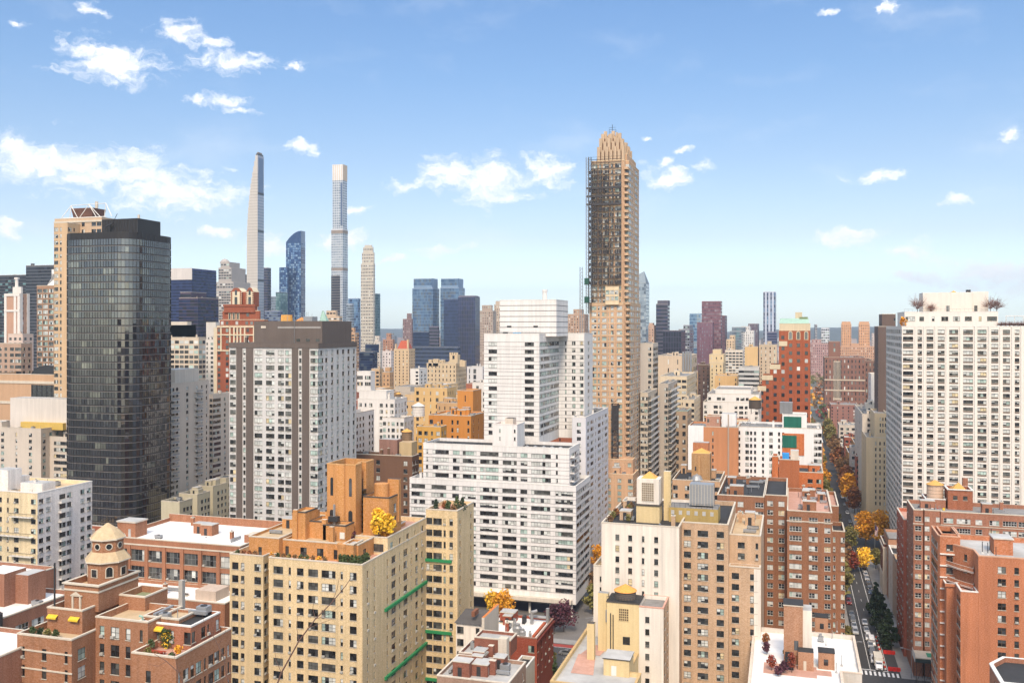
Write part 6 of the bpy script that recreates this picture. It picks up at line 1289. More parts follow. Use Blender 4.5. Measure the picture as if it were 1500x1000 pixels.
T('apartment_tower', 'taller tan tower half hidden by the big white complex', 1550, (724, 736, 740), 446, 'c4ae96', 'n', 'n', vis=490, tiers=((726, 733, 441, 5),), clut=0, blind=.4)
T('apartment_tower', 'tan brick tower between the white complex and the scaffolded tower', 1150, (828, 856, 858), 460, 'b9977c', 'n', 'n', vis=500, D=25, tiers=((840, 852, 453, 6),), clut=2)
# ---- scaffolded tower
def scaffold_tower():
    CR = wallm('c4aa8c', streak=.3)
    d = 426; W = wallm('cfa884', **BRK); V = wallm('e8cfa8', streak=.12); X = lambda px, yy: Xr(px)*yy/Yr(px)
    R = rect(d, 866, 920, 936); x0, x1, y0, y1 = R; H = Hh(236, d+4); B = Bd('apartment_tower', 'tall salmon brick tower with a ribbed stone crown wrapped in dark scaffolding', (x0+x1)/2, y0+12)
    z2 = Hh(443, d); z3 = Hh(420, d); k = dict(fh=2.85, wh=1.75, sill=.7, top=1.2, blind=.85, fr='g', ac=0, r=.25)
    # main shaft with a chamfered balcony corner
    ch = 3.0
    def foot(e, w=0): return [(x0-e,y0-e),(x1+e-ch,y0-e),(x1+e-ch+1.2,y0-e+1.4),(x1+e-ch+1.2,y0+ch),(x1+e,y0+ch),(x1+e,y1),(x0-e,y1)]
    sp = {0: Fs('.r.r.r.r.r.', wt=[2,26,6,11,6,26,9,11,8,26,3], **k), 3: Fs('t', **dict(k, r=.05)), 4: Fs('rtdrt', **dict(k, r=.05))}
    B.poly(foot(0), z2-1, H, W, sp, roof=R_TAN, cop=V, par=1); B.poly(foot(.7), 0, z2, W, sp, roof=R_TAN, cop=V, par=.8)
    sx = X(887, y0-1.6); B.poly([(sx,y0-1.9),(x1-ch-1,y0-1.9),(x1-ch-1,y0-.02),(sx,y0-.02)], z2-1, z3, V, {0: Fs('dtd', **k)}, roof=R_TAN, cop=V, par=.6)
    b = MB()
    for f in range(56):
        z = H-1.2-2.85*f
        if z < 12: break
        e = 0 if z > z2 else .7
        b.box(x0-e-.06, x1+e-ch, y0-e-.08, y0-e-.005, z-.28, z-.02, V); b.box(x1+e+.005, x1+e+.08, y0+ch, y1, z-.28, z-.02, V)
    B.part('string_course', b, kind='stuff')
    for f in range(50):
        z = H-2.85*(f+1)-1.2
        if z < 14: break
        e = 0 if z > z2 else .7; b = MB(); b.prism([(x1+e-ch+1.2,y0-e+.3),(x1+e-.3,y0-e+1.2),(x1+e,y0+ch),(x1+e-ch+1.2,y0+ch)], z-.15, z+.05, V); b.prism([(x1+e-ch+1.25,y0-e+.3),(x1+e-.3,y0-e+1.2),(x1+e,y0+ch-.1),(x1+e-.12,y0+ch-.1),(x1+e-.42,y0-e+1.3),(x1+e-ch+1.25,y0-e+.45)], z+.05, z+.95, W); B.part('balcony', b)
    b = MB()
    for px in (866, 880, 890, 903, 914): x = X(px, y0); b.box(x-.3, x+.3, y0-.95, y0-.75, 0, z2-2, W)
    B.part('pier', b)
    # corner top on the right
    cR = (X(908, y0+4), x1-1.2, y0+4, y1-2); B.blk(cR, H-1, Hh(228, d+8), W, None, Fs('d', **k), roof=R_TAN, cop=V, par=.5, name='upper_tier')
    # crown of ribs, four tiers
    tiers = ((877, 913, 236, 221, 1.6), (880, 911, 222, 208, 2.6), (883, 908, 209, 201, 3.6), (887, 904, 202, 196.5, 4.8))
    for i, (pa, pb, ya_, yt, sb) in enumerate(tiers):
        yy = y0+sb; a, c = X(pa, yy), X(pb, yy); za, zb = Hh(ya_, d+6)-3, Hh(yt, d+6); b = MB(); yb2 = y1-sb; b.box(a+.4, c-.4, yy+.4, yb2-.4, za, zb-.6, wallm('80624a'), R_TAN); n = 6-i  # darker core colour paints shadow into the grooves between the ribs
        for j in range(n+1):
            x = a+(c-a)*j/n; h = zb+(1.6 if j % 2 == 0 else 0); b.box(x-.7, x+.7, yy-.45, yy+.6, za, h, CR)
        m = 5
        for j in range(m+1): y = yy+(yb2-yy)*j/m; b.box(c-.6, c+.25, y-.5, y+.5, za, zb+(.8 if j % 2 == 0 else 0), CR)
        B.part('crown', b)
    b = MB(); cx, cy = X(897, y0+9), y0+9; zt = Hh(196, d+8); b.rod((cx,cy,zt),(cx,cy,zt+5),.12,DMETAL); [b.rod((cx-1.6,cy,zt+q),(cx+1.6,cy,zt+q),.07,DMETAL,4) for q in (1.5,2.6,3.6)]; b.rod((cx-1.5,cy,zt),(cx-1.5,cy,zt+3),.08,DMETAL,4); b.rod((cx+1.7,cy,zt),(cx+1.7,cy,zt+2.6),.08,DMETAL,4); B.part('antenna', b)
    B.clutter((x0, x1, y0+1, y1), z2-.8, 0, 1, W)
    # lower setback base
    bx = rect(400, 880, 944, 946, D=20); Hb = Hh(700, 400)
    B.blk((bx[0]-14, x1+5, y0-16, y0-1), 0, Hb, W, Fs('d.t.d.t.d.t', **dict(k, top=1.6)), Fs('tdt', **k), roof=R_PINK, cop=V, name='base'); B.blk((bx[0]-6, x1+3.5, y0-8, y0-.8), Hb-1, Hb+5.5, W, Fs('.d.t.d', **k), None, roof=R_PINK, cop=V, name='base'); B.clutter((bx[0]-13, x1+4, y0-15, y0-9), Hb-1, 9, 201, W)
    B.done()
    # scaffold: a thing of its own
    ex, ey = x0+2, y0-1.5; S_ = Bd('scaffold', 'dark netted scaffolding with lift masts hung on the salmon tower', ex, ey, 'scaffold'); DN = mat('dark scaffold steel', (.05,.045,.045), rough=.6, streak=.1); z0s, z1s = Hh(440, d), Hh(232, d)
    NET = mat('black debris netting', (.045,.04,.04), rough=.9, streak=.25)
    xr_ = X(910, y0-1.4); b = MB(); xl_ = X(863, y0-1.2)
    for z in np.arange(z0s, z1s, 2.85):
        if z > z3-1 or True:
            xe = xr_ if z > z3+.5 else sx-.3
            b.box(xl_, xe, y0-1.6, y0-.9, z-.06, z+.04, DN); b.rod((xl_,y0-1.7,z+1.1),(xe,y0-1.7,z+1.1),.05,DN,4)
    for x in np.linspace(xl_, xr_, 9): b.rod((x,y0-1.7,z3+.6 if x > sx-.3 else z0s),(x,y0-1.7,z1s+rn.uniform(-3,2)),.11,DN,4)
    for i in range(9):
        x = xl_+(xr_-xl_)*rn.random()*.85; z = z3+3+(z1s-z3-14)*rn.random(); b.rod((x,y0-1.75,z),(x+2.6,y0-1.75,z+5.5),.08,DN,4)
    for z in (Hh(288, d), Hh(300, d), Hh(276, d)): b.box(xl_-1.2, xr_+.2, y0-2.1, y0-1.75, z, z+1.0, DN)
    S_.part('platform', b)
    b = MB(); nx = 14; zs_ = np.arange(z3+1, z1s-6, 2.85)
    for i in range(nx):
        xa = xl_+(xr_-xl_)*i/nx; xb_ = xl_+(xr_-xl_)*(i+1)/nx
        for z in zs_:
            if rn.random() < (.95 if i <= 5 else .7 if i in (8, 13) else .55 if z < Hh(330, d) else .35): b.face([(xa+.1,y0-1.78,z+.2),(xb_-.1,y0-1.78,z+.2),(xb_-.1,y0-1.78,z+rn.uniform(1.2,2.7)),(xa+.1,y0-1.78,z+rn.uniform(1.2,2.7))], NET)
    S_.part('netting', b, kind='stuff')
    for xm in (X(861, y0-2), X(864.5, y0-2.5)):
        b = MB(); zb_ = z0s-6; s_ = .55
        for a in (-s_, s_):
            for c in (-s_, s_): b.rod((xm+a,y0-3+c,zb_),(xm+a,y0-3+c,z1s+1),.09,METAL if xm < X(863, y0-2) else DN,4)
        for i, z in enumerate(np.arange(zb_, z1s, 1.5)): b.rod((xm-s_,y0-3-s_,z),(xm+s_,y0-3-s_,z+1.5),.06,METAL,4); b.rod((xm-s_,y0-3-s_,z),(xm+s_,y0-3-s_,z),.06,METAL,4)
        S_.part('lift_mast', b)
    for py in (411, 438):
        b = MB(); z = Hh(py, d); GR = wallm('2f5a4c'); b.box(X(857,y0-3), X(863,y0-3), y0-4.6, y0-2, z-1.6, z+1.2, GR); b.box(X(856,y0-3), X(866,y0-3), y0-4.8, y0-1.9, z-1.75, z-1.6, DN); S_.part('lift_cage', b)
    S_.done()
    # free standing lift mast left of it
    mx, my = X(851.5, y0-6), y0-6; M_ = Bd('lift_mast', 'slender free standing lattice mast beside the scaffolded tower', mx, my, 'mast'); b = MB(); zt = Hh(391, d)
    for a in (-.6, .6):
        for c in (-.6, .6): b.rod((mx+a,my+c,0),(mx+a,my+c,zt),.09,METAL,4)
    for i, z in enumerate(np.arange(0, zt-1, 1.6)): b.rod((mx-.6,my-.6,z),(mx+.6,my-.6,z+.8),.07,METAL,4); b.rod((mx+.6,my-.6,z+.8),(mx-.6,my-.6,z+1.6),.07,METAL,4)
    M_.part('lattice', b); b = MB(); b.box(mx-1, mx+1, my-1, my+1, 0, 1.2, W_STONE); M_.part('base', b); M_.done()
    # construction hoist low on the right side
    hx, hy = X(901, y0-3), y0-3; M_ = Bd('construction_hoist', 'dark construction hoist shaft climbing the lower front of the salmon tower', hx, hy, 'hoist'); b = MB(); zt = Hh(590, d)
    for a in (-1.4, 1.4):
        for c in (-.8, .8): b.rod((hx+a,hy+c,0),(hx+a,hy+c,zt),.16,DN,4)
    for z in np.arange(0, zt, 2.4): b.box(hx-1.4, hx+1.4, hy-.8, hy+.8, z, z+.25, DN); b.rod((hx-1.4,hy-.8,z),(hx+1.4,hy-.8,z+2.4),.1,DN,4)
    b.box(hx-1.3, hx+1.3, hy-.75, hy+.7, zt-12, zt-1, NET); M_.part('lattice', b); b = MB(); b.box(hx-1.9, hx+1.9, hy-1.2, hy+1.1, 0, .6, W_STONE); M_.part('base', b); M_.done()
    EXPL.append((860, 942, 195, 700, d-20))
scaffold_tower()
# ---- right of the scaffolded tower, far
def slant(B, R, H, W, zz):
    x0, x1, y0, y1 = R; b = MB(); z2 = Hh(397, 1800); b.face([(x0,y0,H),(x1,y0,H),(x1-3,y0,z2),(x0+4,y0,z2-8)], PALE[0]); b.face([(x1,y0,H),(x1,y1,H),(x1-3,y0,z2)], W); b.face([(x0,y0,H),(x0+4,y0,z2-8),(x1-3,y0,z2),(x1,y1,H),(x0,y1,H)], W); B.part('crown', b)
T('skyscraper', 'glass tower with a slanted peak behind the salmon tower', 1800, (930, 946, 951), 414, '8d9aa2', 'r', 'r', vis=490, glass=PALE+GRYG, wh=.8, extra=slant, clut=0, fh=7)
T('apartment_tower', 'slim tan tower between the glass peak and the dark striped tower', 1500, (950, 958, 961), 476, 'c9a284', 'n', 'n', vis=500, tiers=((951, 956, 473, 3),), clut=0)
T('office_tower', 'dark brown tower with pale horizontal stripes', 1500, (961, 978, 981), 445, '5a5560', 'r', 'r', vis=500, glass=DKG+NAVY[:1], wh=.5, tiers=((963, 979, 440, 3),), clut=0, fh=6)
T('office_block', 'wide low dark violet block with vertical ribs', 1350, (971, 998, 1004), 484, '4d4455', 'R', 'R', vis=510, glass=DKG, wh=.9, clut=1, fh=8)
T('office_block', 'grey office block with an even window grid behind the dark violet block', 1450, (994, 1010, 1016), 482, '8a8c96', 'R', 'R', vis=505, wh=.6, clut=0, tiers=((1001, 1010, 476, 5),))
T('skyscraper', 'light blue glass tower left of the red glass tower', 1900, (1010, 1026, 1032), 459, '8fb0c8', 'r', 'r', vis=500, glass=BLU+PALE[:1], wh=.85, clut=0, fh=7)
RED = [gl('8f6a72', .6), gl('7a5660', .6), gl('b3a0a4', .6), gl('9c8288', .6)]
T('skyscraper', 'reddish glass tower stepping down to the left', 1600, (1028, 1056, 1058), 441, '7d4f55', 'R', 'R', vis=510, D=30, glass=RED, wh=.6, clut=0, fh=6)
T('apartment_block', 'lower reddish step of the glass tower with white windows', 1580, (1021, 1044, 1050), 472, '7d5560', 'n', 'n', vis=510, glass=RED+PALE[:1], wh=.55, clut=0, fh=6)
T('apartment_tower', 'narrow brown tower right of the red glass tower', 1650, (1056, 1062, 1065), 462, '7a5a60', 'n', 'n', vis=500, glass=NAVY, clut=0, fh=6)
T('office_block', 'grey glass block with a stepped stone roof', 1500, (1069, 1086, 1090), 485, '808a92', 'r', 'r', vis=510, glass=GRYG+TEAL[:1], wh=.7, clut=0, tiers=((1072, 1090, 479, 8),))
T('apartment_block', 'white slab apartment block left of the tall grey striped tower', 1600, (1086, 1104, 1106), 484, 'e2ddd6', 'n', None, vis=510, clut=0, tiers=((1086, 1098, 478, 4),))
T('apartment_tower', 'brown tower behind the white slab apartment block', 1700, (1096, 1110, 1113), 474, '70606c', 'n', 'n', vis=490, clut=0)
T('skyscraper', 'tall slim tower with dark blue and white vertical stripes', 1850, (1118, 1136, 1139), 427, 'c4cad6', 'R.R.R.R', 'R.', vis=500, glass=NAVY+BLU, wh=.9, clut=0, fh=8)
T('office_block', 'low violet block in front of the tall striped tower', 1700, (1124, 1138, 1143), 486, '6d6a80', 'r', 'r', vis=505, glass=NAVY, clut=0)
T('apartment_tower', 'grey slab tower just right of the red tower with the green roof', 1800, (1180, 1194, 1197), 475, 'a9a6a8', 'n', 'n', vis=495, clut=0)
T('apartment_tower', 'white gridded tower right of the grey slab tower', 1850, (1202, 1203, 1215), 480, 'd3d6da', 'R', 'R', vis=505, wh=.5, clut=0)
T('apartment_block', 'broad rose brick apartment block beyond the park', 1750, (1187, 1188, 1216), 503, 'b98f86', 'n', 'n', vis=525, clut=2, D=30, tiers=((1189, 1203, 497, 6),))
for a, c, lab in ((1232, 1247, 'left one of the twin orange brick towers beyond the park'), (1257.5, 1274, 'right one of the twin orange brick towers beyond the park')):
    T('apartment_tower', lab, 1850, (a, a+.6, c), 474, 'dda473', 'n', 'n', vis=505, clut=0, blind=.1, tiers=((a+1.2, c-1, 471, 4),), group='twin orange brick towers')
T('apartment_block', 'orange brick base block under the twin towers', 1840, (1226, 1227, 1281), 507, 'd19f78', 'n', 'n', vis=530, clut=3, D=40, tiers=((1246, 1258, 503, 6),))
T('apartment_tower', 'pale narrow tower right of the twin orange towers', 1900, (1276, 1277, 1283), 488, 'cfc0b6', 'n', 'n', vis=510, clut=0)
T('apartment_tower', 'dark brown windowless slab beside the large cream tower', 480, (1286, 1286.5, 1312), 478, '6d5b52', '......d', None, vis=590, D=24, clut=1, tiers=((1292, 1312, 460, 3),))
# ---- red brick tower with the green copper roof
def redtower():
    d = 600; X = lambda px, yy: Xr(px)*yy/Yr(px); y0 = atd(1160, d)[1]; W = wallm('a3552f', **BRK); V = wallm('d6c4a2'); a, c = X(1141, y0), X(1187, y0); H = Hh(484, d)
    B = Bd('apartment_tower', 'red brick stepped tower with a stone top and pale green copper roof', (a+c)/2, y0+10); k = dict(fh=5.05, wh=2.4, sill=1.3, top=2.0, blind=.12, fr='g', ac=0, ws=1.15)
    B.blk((a, c, y0, y0+22), 0, H, W, Fs('dddd', **k), None, far=True, roof=R_TAN, cop=V)
    B.blk((a+.3, c, y0-.0+.4, y0+21), H-.5, Hh(474, d), V, None, None, far=True, roof=R_TAN, par=.3, cop=V, name='stone_top')
    b = MB()
    for i in range(3):
        x = a+(c-a)*(.37+.25*i); b.face([(x-1.3,y0-.08,H-6),(x+1.3,y0-.08,H-6)]+[(x+1.3*cos(t),y0-.08,H-1.6+1.3*sin(t)) for t in np.linspace(0,pi,8)], V); b.face([(x-.9,y0-.14,H-5.6),(x+.9,y0-.14,H-5.6)]+[(x+.9*cos(t),y0-.14,H-1.7+.9*sin(t)) for t in np.linspace(0,pi,8)], G_MID)
    B.part('arched_window', b)
    b = MB(); z = Hh(474, d); b.box(X(1149,y0+2), c-.3, y0+1, y0+20, z-2.2, z+.2, COPPER); b.prism([(a+.2,y0+3),(c-.6,y0+3),(c-.6,y0+20),(a+.2,y0+20)], z+.2, Hh(466,d), COPPER, pts1=[(a+.8,y0+6),(c-1,y0+6),(c-1,y0+18),(a+.8,y0+18)]); b.box(X(1171,y0+5), c-1.5, y0+5.5, y0+6, Hh(467.5,d), Hh(464,d), wallm('7d8a60')); B.part('roof', b)
    B.bx('bulkhead', X(1165,y0+8), X(1175,y0+8), y0+8, y0+13, Hh(466,d)-1, Hh(457,d), V, METAL)
    for i, (pa, pb, yt, cy) in enumerate(((1141, 1155, 500, -1.0), (1128, 1143, 534, -1.6), (1116, 1132, 550, -2.2), (1110, 1122, 566, -2.8))):
        yy = y0+cy; x0, x1 = X(pa, yy), X(pb, yy) if i else X(1153, yy); h = Hh(yt, d); B.blk((x0, x1, yy, y0+18), 0, h, W, Fs('d' if i else 'd', **k), None, far=True, roof=R_TAN, par=1, cop=V, name='step'); bb = MB(); bb.box(x0-.1, x1+.1, yy-.2, yy-.02, h-3, h+.1, V); B.part('cornice', bb)
    B.done(); EXPL.append((1110, 1188, 462, 612, d))
redtower()
# ---- right middle distance
def gothic(B, R, H, W, zz):
    x0, x1, y0, y1 = R; V = wallm('d5c2a8'); b = MB(); X = lambda px: Xr(px)*y0/Yr(px)
    b.box(X(1221), X(1231), y0-.3, y0-.02, H-46, H-4, V)
    for py in (556, 571): b.box(x0-.2, x1+.2, y0-.4, y0-.02, Hh(py,1000)-.7, Hh(py,1000)+.7, V)
    for i in range(6): x = X(1222)+i*1.3; b.box(x-.35, x+.35, y0-.36, y0-.3, H-44, H-5, G_DARK)
    B.part('bay_window', b)
    B.blk((X(1214), X(1231), y0+3, y0+14), H-1, Hh(500, 1003), W, Fs('.d.', fh=5.5, wh=3.6, top=1, z0=H), None, far=True, roof=R_TAN, par=.6, name='upper_tier', cop=V)
T('apartment_house', 'large dark red brick apartment house with a stone bay and roof tower', 1000, (1206, 1208, 1267), 523, '8d6350', 'n', 'n', vis=600, D=50, extra=gothic, clut=8, blind=.3, fh=5.8)
T('apartment_house', 'brown brick apartment house with roof planting beside the stone bay house', 1020, (1266, 1267, 1293), 528, '83604e', 'n', 'n', vis=580, clut=5, blind=.15, fh=5.8)
T('apartment_house', 'rose brown house with a blank panelled top wall', 860, (1214, 1217, 1257), 592, '9c7064', 'n.n.n.n.nd', '.nnnn', vis=650, clut=5, D=30, blind=.15)
T('apartment_house', 'white penthouse block with dark roof windows beside the cream tower', 530, (1275, 1276, 1300), 548, 'e9e2d8', '...d..', None, vis=600, D=20, clut=2)
T('apartment_house', 'cream apartment house with stepped terraces before the white penthouse block', 515, (1268, 1269, 1301), 592, 'e4d9c6', 'dd', 'n', vis=640, D=14, clut=8, near=True, blind=.3)
T('apartment_house', 'pale beige street front house on the narrow tree lined street', 490, (1252, 1263, 1290), 606, 'dcd0c0', '.dd.', 'ndndn', vis=640, near=True, fh=3, clut=5, blind=.3)
T('apartment_house', 'yellow beige apartment house with a column of small windows', 462, (1262, 1269, 1300), 640, 'e0c8a0', '....n.n.n.', 'ndnn', vis=750, near=True, fh=3, clut=3, blind=.2, tiers=((1281, 1300, 605, 3),))
for i, (a, xr, yt, d, hx, lab) in enumerate(((1254, 1268, 668, 520, 'b06a55', 'red brick town house with white trim on the tree lined street'), (1246, 1262, 655, 560, 'd8cfc4', 'white town house front on the tree lined street'), (1237, 1258, 640, 620, '9a5a48', 'dark red town house farther up the tree lined street'), (1229, 1254, 622, 700, 'd4c8b8', 'pale town house farther up the tree lined street'))):
    T('town_house', lab, d, (a-2, a, xr), yt, hx, 'd', 'd', vis=yt+20, near=True, fh=3.2, clut=6, roof=R_SILV, group='town houses on the tree lined street')
# white block with green panels
def greenpanel(B, R, H, W, zz):
    x0, x1, y0, y1 = R; X = lambda px, yy: Xr(px)*yy/Yr(px); GP = wallm('1f6a58', streak=.3); d = 415; yy = y0+3
    a, c = X(1146, yy), X(1182, yy); zt = Hh(609, d); B.blk((a, c, yy, yy+12), H-1, zt, wallm('eeebe6'), None, None, roof=R_SILV, par=.5, name='stair_tower', cop=COPW)
    b = MB(); b.box(X(1148,yy), X(1174,yy), yy-.15, yy-.02, Hh(634,d), Hh(612,d), GP); y2 = y0-.6; b.box(X(1146,y2), X(1167,y2), y0-.45, y0-.3, Hh(657,d), Hh(639,d), GP); B.part('green_panel', b)
    b = MB(); b.box(X(1146,y0), X(1178,y0), y0-.28, y0-.02, Hh(668,d), Hh(636,d), wallm('c9733f', **BRK)); B.part('brick_wall', b)
    b = MB(); CH = Hh(609, d); b.box(X(1142,yy+3), X(1161,yy+3), yy+3, yy+8, CH, Hh(592,d), METAL); [b.box(X(1142,yy+3)+i*.55, X(1142,yy+3)+i*.55+.1, yy+2.9, yy+3, CH, Hh(592,d), DMETAL) for i in range(11)]; B.part('cooling_tower', b)
    B.clutter((x0, a, y0+2, y1), H-1, 12, 301, W); B.clutter((c, x1, y0+2, y1), H-1, 4, 302, W)
T('apartment_block', 'white apartment block with square windows and two dark green panels', 415, (1080, 1204, 1204), 628, 'f0eeea', 's.dss.s.d.ss.......dd', 'd', vis=720, D=24, near=True, fh=2.9, extra=greenpanel, clut=0, blind=.25)
def lotparts(B, R, H, W, zz):
    x0, x1, y0, y1 = R; X = lambda px, yy: Xr(px)*yy/Yr(px); b = MB(); b.box(X(1008,y0), X(1030.5,y0), y0-.2, y0-.02, 0, H+.4, wallm('f3f0ec')); b.box(X(1066,y0), X(1068,y0), y0-.4, y0-.02, 5, H+6, wallm('b5a290')); B.part('white_wall', b)
    B.blk((X(1034,y0+4), X(1055,y0+4), y0+4, y0+10), H-1, Hh(610, 425), wallm('b98a72', **BRK), Fs('s.s', fh=3, wh=1.6, top=.8, z0=H), None, roof=R_DARK, par=.4, name='bulkhead'); B.bx('bulkhead', X(1057,y0+5), X(1078,y0+5), y0+5, y0+12, H-1, Hh(606,426), wallm('efece8'), R_SILV)
T('apartment_block', 'orange brick blank party wall with a white painted strip', 420, (1008, 1081, 1081), 626, 'c98a5e', '......n......', None, vis=705, D=22, near=True, fh=3.1, extra=lotparts, clut=8)
TX = lambda px, d: (Xr(px)*d, Yr(px)*d)
# brown tank tower in the middle
def tanktower(B, R, H, W, zz):
    x0, x1, y0, y1 = R; X = lambda px, yy: Xr(px)*yy/Yr(px); yy = y0+3; z = Hh(664, 335); b = MB(); b.box(X(1013,yy), X(1040,yy), yy, yy+6.5, H-1, z, wallm('b98f60', **BRK), R_TAN); b.box(X(1023,yy), X(1026,yy), yy-.5, yy-.02, H-1, z-1, wallm('c99a66', **BRK)); b.box(X(1018,yy), X(1020,yy), yy-.06, yy-.02, H+3, H+4.6, G_DARK)
    b.prism([(X(1014,yy),yy+.5),(X(1039,yy),yy+.5),(X(1039,yy),yy+6),(X(1014,yy),yy+6)], z, z+1.6, YELLOWCAP, pts1=[(X(1026,yy),yy+3),(X(1027,yy),yy+3),(X(1027,yy),yy+3.3),(X(1026,yy),yy+3.3)]); B.part('tank_house', b); B.bx('bulkhead', X(1015,yy+7), X(1038,yy+7), yy+7, yy+11, H-1, Hh(648,342), wallm('b5774f', **BRK), R_SILV)
    b = MB(); b.lathe(X(1021,y0+1.8), y0+1.6, [(2.2,H-1),(2.2,H),(1.5,H+1.5),(0,H+2.2)], METAL, 14); B.part('satellite_dome', b)
T('apartment_block', 'grey roofed block carrying a tan brick tank house', 330, (985, 1055, 1060), 705, 'c9a27c', 'd.d.dd.d', 'dd', vis=725, D=24, near=True, roof=R_DARK, extra=tanktower, clut=9, fh=2.9)
# beige slabs right of the salmon tower
T('apartment_tower', 'beige grey slab apartment tower touching the salmon tower', 500, (936, 957, 964), 503, 'cdbfad', '.d', 'r', vis=590, near=True, fh=3, clut=2, blind=.35, cop=COP)
def bal2(B, R, H, W, zz):
    x0, x1, y0, y1 = R
    for k in range(19):
        z = H-4.2-3*k; b = MB(); b.box(x1+.02, x1+1.4, y0+2, y1-2, z-.12, z+.05, COP); b.box(x1+1.32, x1+1.4, y0+2, y1-2, z+.05, z+.9, COPW); B.part('balcony', b)
T('apartment_tower', 'lower beige tower with a side full of balconies', 450, (938, 949, 963), 575, 'cfc0aa', 'd', 'r.r', vis=690, near=True, fh=3, clut=2, extra=bal2)
T('apartment_tower', 'taller beige grey tower with balconies on its right side', 480, (965, 979, 992), 562, 'bfb2a2', '.d', 'r.r', vis=675, near=True, fh=3, clut=2, extra=bal2)
T('apartment_block', 'broad cream apartment block with wide window strips', 560, (967, 1006, 1019), 551, 'e0ccab', '..RRR', 'RR', vis=620, near=True, fh=3.4, clut=3, blind=.3, wh=.5)
T('apartment_house', 'buff brick house with three round windows and a glazed stair', 640, (962, 1010, 1021), 521, 'd6bfa2', '..n.n..', 'R', vis=560, near=False, fh=6, clut=6, extra=lambda B, R, H, W, z: (lambda b, x, y: ([b.rod((x+i*1.7,y,H-13),(x+i*1.7,y,H+3),.7,METAL,8) for i in range(4)], B.part('flue_pipe', b)))(MB(), Xr(1001)*R[2]/Yr(1001), R[2]-.7))
T('mansion', 'brown stone corner house with a grey mansard roof', 500, (987, 1007, 1013), 602, 'b59c82', 'dd', 'd', vis=650, near=True, fh=4.4, clut=1, roof=R_GREY, cop=COPPER)
T('apartment_block', 'cream block with stepped window bays beside the mansard house', 540, (1000, 1017, 1026), 585, 'd9c6a8', '.d.d', 'dd', vis=640, near=True, fh=3.4, clut=3)
T('apartment_house', 'white stepped house with glazed terraces in the middle distance', 560, (1030, 1112, 1116), 590, 'e9e4dc', 'd.td..dtd.d', 'd', vis=625, near=True, fh=3.2, clut=9, blind=.4, tiers=((1036, 1112, 577, 4), (1048, 1100, 570, 9)))
T('apartment_block', 'plain tan box shaped house with few windows', 640, (1047, 1080, 1082), 550, 'dcb47c', '.n....n', None, vis=575, clut=3, D=24)
T('apartment_house', 'yellow tan house with a round topped roof pavilion', 720, (1040, 1059, 1063), 531, 'e0c79a', 'n', 'n', vis=565, clut=2, tiers=((1036+3, 1060, 519, 4), (1044, 1056, 512, 8)))
T('apartment_block', 'dark brown block with lit windows behind the yellow tan house', 760, (1022, 1040, 1042), 534, '6a5348', 'n', 'n', vis=570, clut=3)
T('office_block', 'grey white block with dark ribbon windows', 610, (1082, 1112, 1116), 538, 'c9c6c0', 'r', 'r', vis=570, clut=4, D=20, wh=.5, blind=.4)
T('apartment_block', 'yellow tan windowless roof block beyond the ribbon window block', 800, (1091, 1110, 1112), 508, 'e0bb84', None, None, vis=535, clut=1, D=18)
T('apartment_block', 'cream block with two columns of dark square windows', 950, (1062, 1088, 1092), 513, 'ddd0bc', 'd', 'd', vis=530, clut=2, D=18)
T('apartment_tower', 'tan tower with an oblong top left of the cream square window block', 1100, (1064, 1076, 1078), 497, 'd9bd98', 'n', 'n', vis=515, clut=0, tiers=((1069, 1076, 491, 4),))
T('apartment_house', 'rough stone house with an orange cap behind the red stepped tower', 800, (1112, 1138, 1141), 505, 'cdb79a', 'n', 'n', vis=530, clut=4, D=20, tiers=((1124, 1130, 500, 5),))
# ---- centre middle distance
T('apartment_house', 'white stepped apartment house with dark windows behind the grey striped tower', 450, (524, 578, 596), 585, 'ece6de', 'dsd.dsd', 'dsdd', vis=650, near=True, fh=3.1, clut=3, blind=.3, tiers=((526, 566, 572, 3), (523, 543, 544, 5)), cop=COPW)
T('apartment_house', 'white wing with tilted window rows beside the grey striped tower', 400, (500, 521, 548), 605, 'e2dad2', 'dd', 'ddd.dd', vis=670, near=True, fh=2.9, clut=2, blind=.35)
T('apartment_house', 'white lower terrace of the stepped white house', 445, (560, 592, 606), 612, 'ece6de', 'dsdsd', 'ds', vis=650, near=True, fh=3.1, clut=4, blind=.2)
T('roof_house', 'dark brick house with a black tar roof and a wooden tank', 372, (505, 604, 612), 668, '7a5a46', 'd.d.d', 'sssssss', vis=720, near=True, fh=3.2, clut=12, roof=R_DARK, D=None, extra=lambda B, R, H, W, z: (B.bx('bulkhead', R[1]-16, R[1]-8, R[2]+3, R[2]+8, H-1, H+6, wallm('9a7466', **BRK), R_SILV), B.bx('bulkhead', R[1]-7.5, R[1]-2, R[2]+4, R[2]+10, H-1, H+5, wallm('cdb489'), R_TAN)))
T('apartment_house', 'mustard brick apartment house with a black fire escape', 410, (611, 646, 650), 625, 'd8a552', 'ddsd', 'd', vis=700, near=True, fh=3.2, clut=6, blind=.2)
T('apartment_house', 'orange brick apartment house with arched top windows', 430, (628, 690, 712), 609, 'cf8a3e', 'd.s.ss.s', 'sss', vis=650, near=True, fh=3.6, clut=16, blind=.1, roof=R_TAN)
T('bulkhead_house', 'orange brick windowless shaft rising from the mustard houses', 500, (670, 693, 695), 572, 'd68f42', '..n..', None, vis=605, near=True, fh=6, clut=1, D=14)
T('apartment_house', 'tan brick apartment house with paired windows below the castle roof', 560, (607, 655, 668), 568, 'dcb67a', 'dnndn', 'nn', vis=605, clut=9, blind=.15, fh=4)
T('apartment_house', 'tan walk up house with cluttered roofs beside the orange shaft', 540, (640, 671, 676), 590, 'd0a878', 'nnnd', 'n', vis=615, clut=10, blind=.15, fh=3.6)
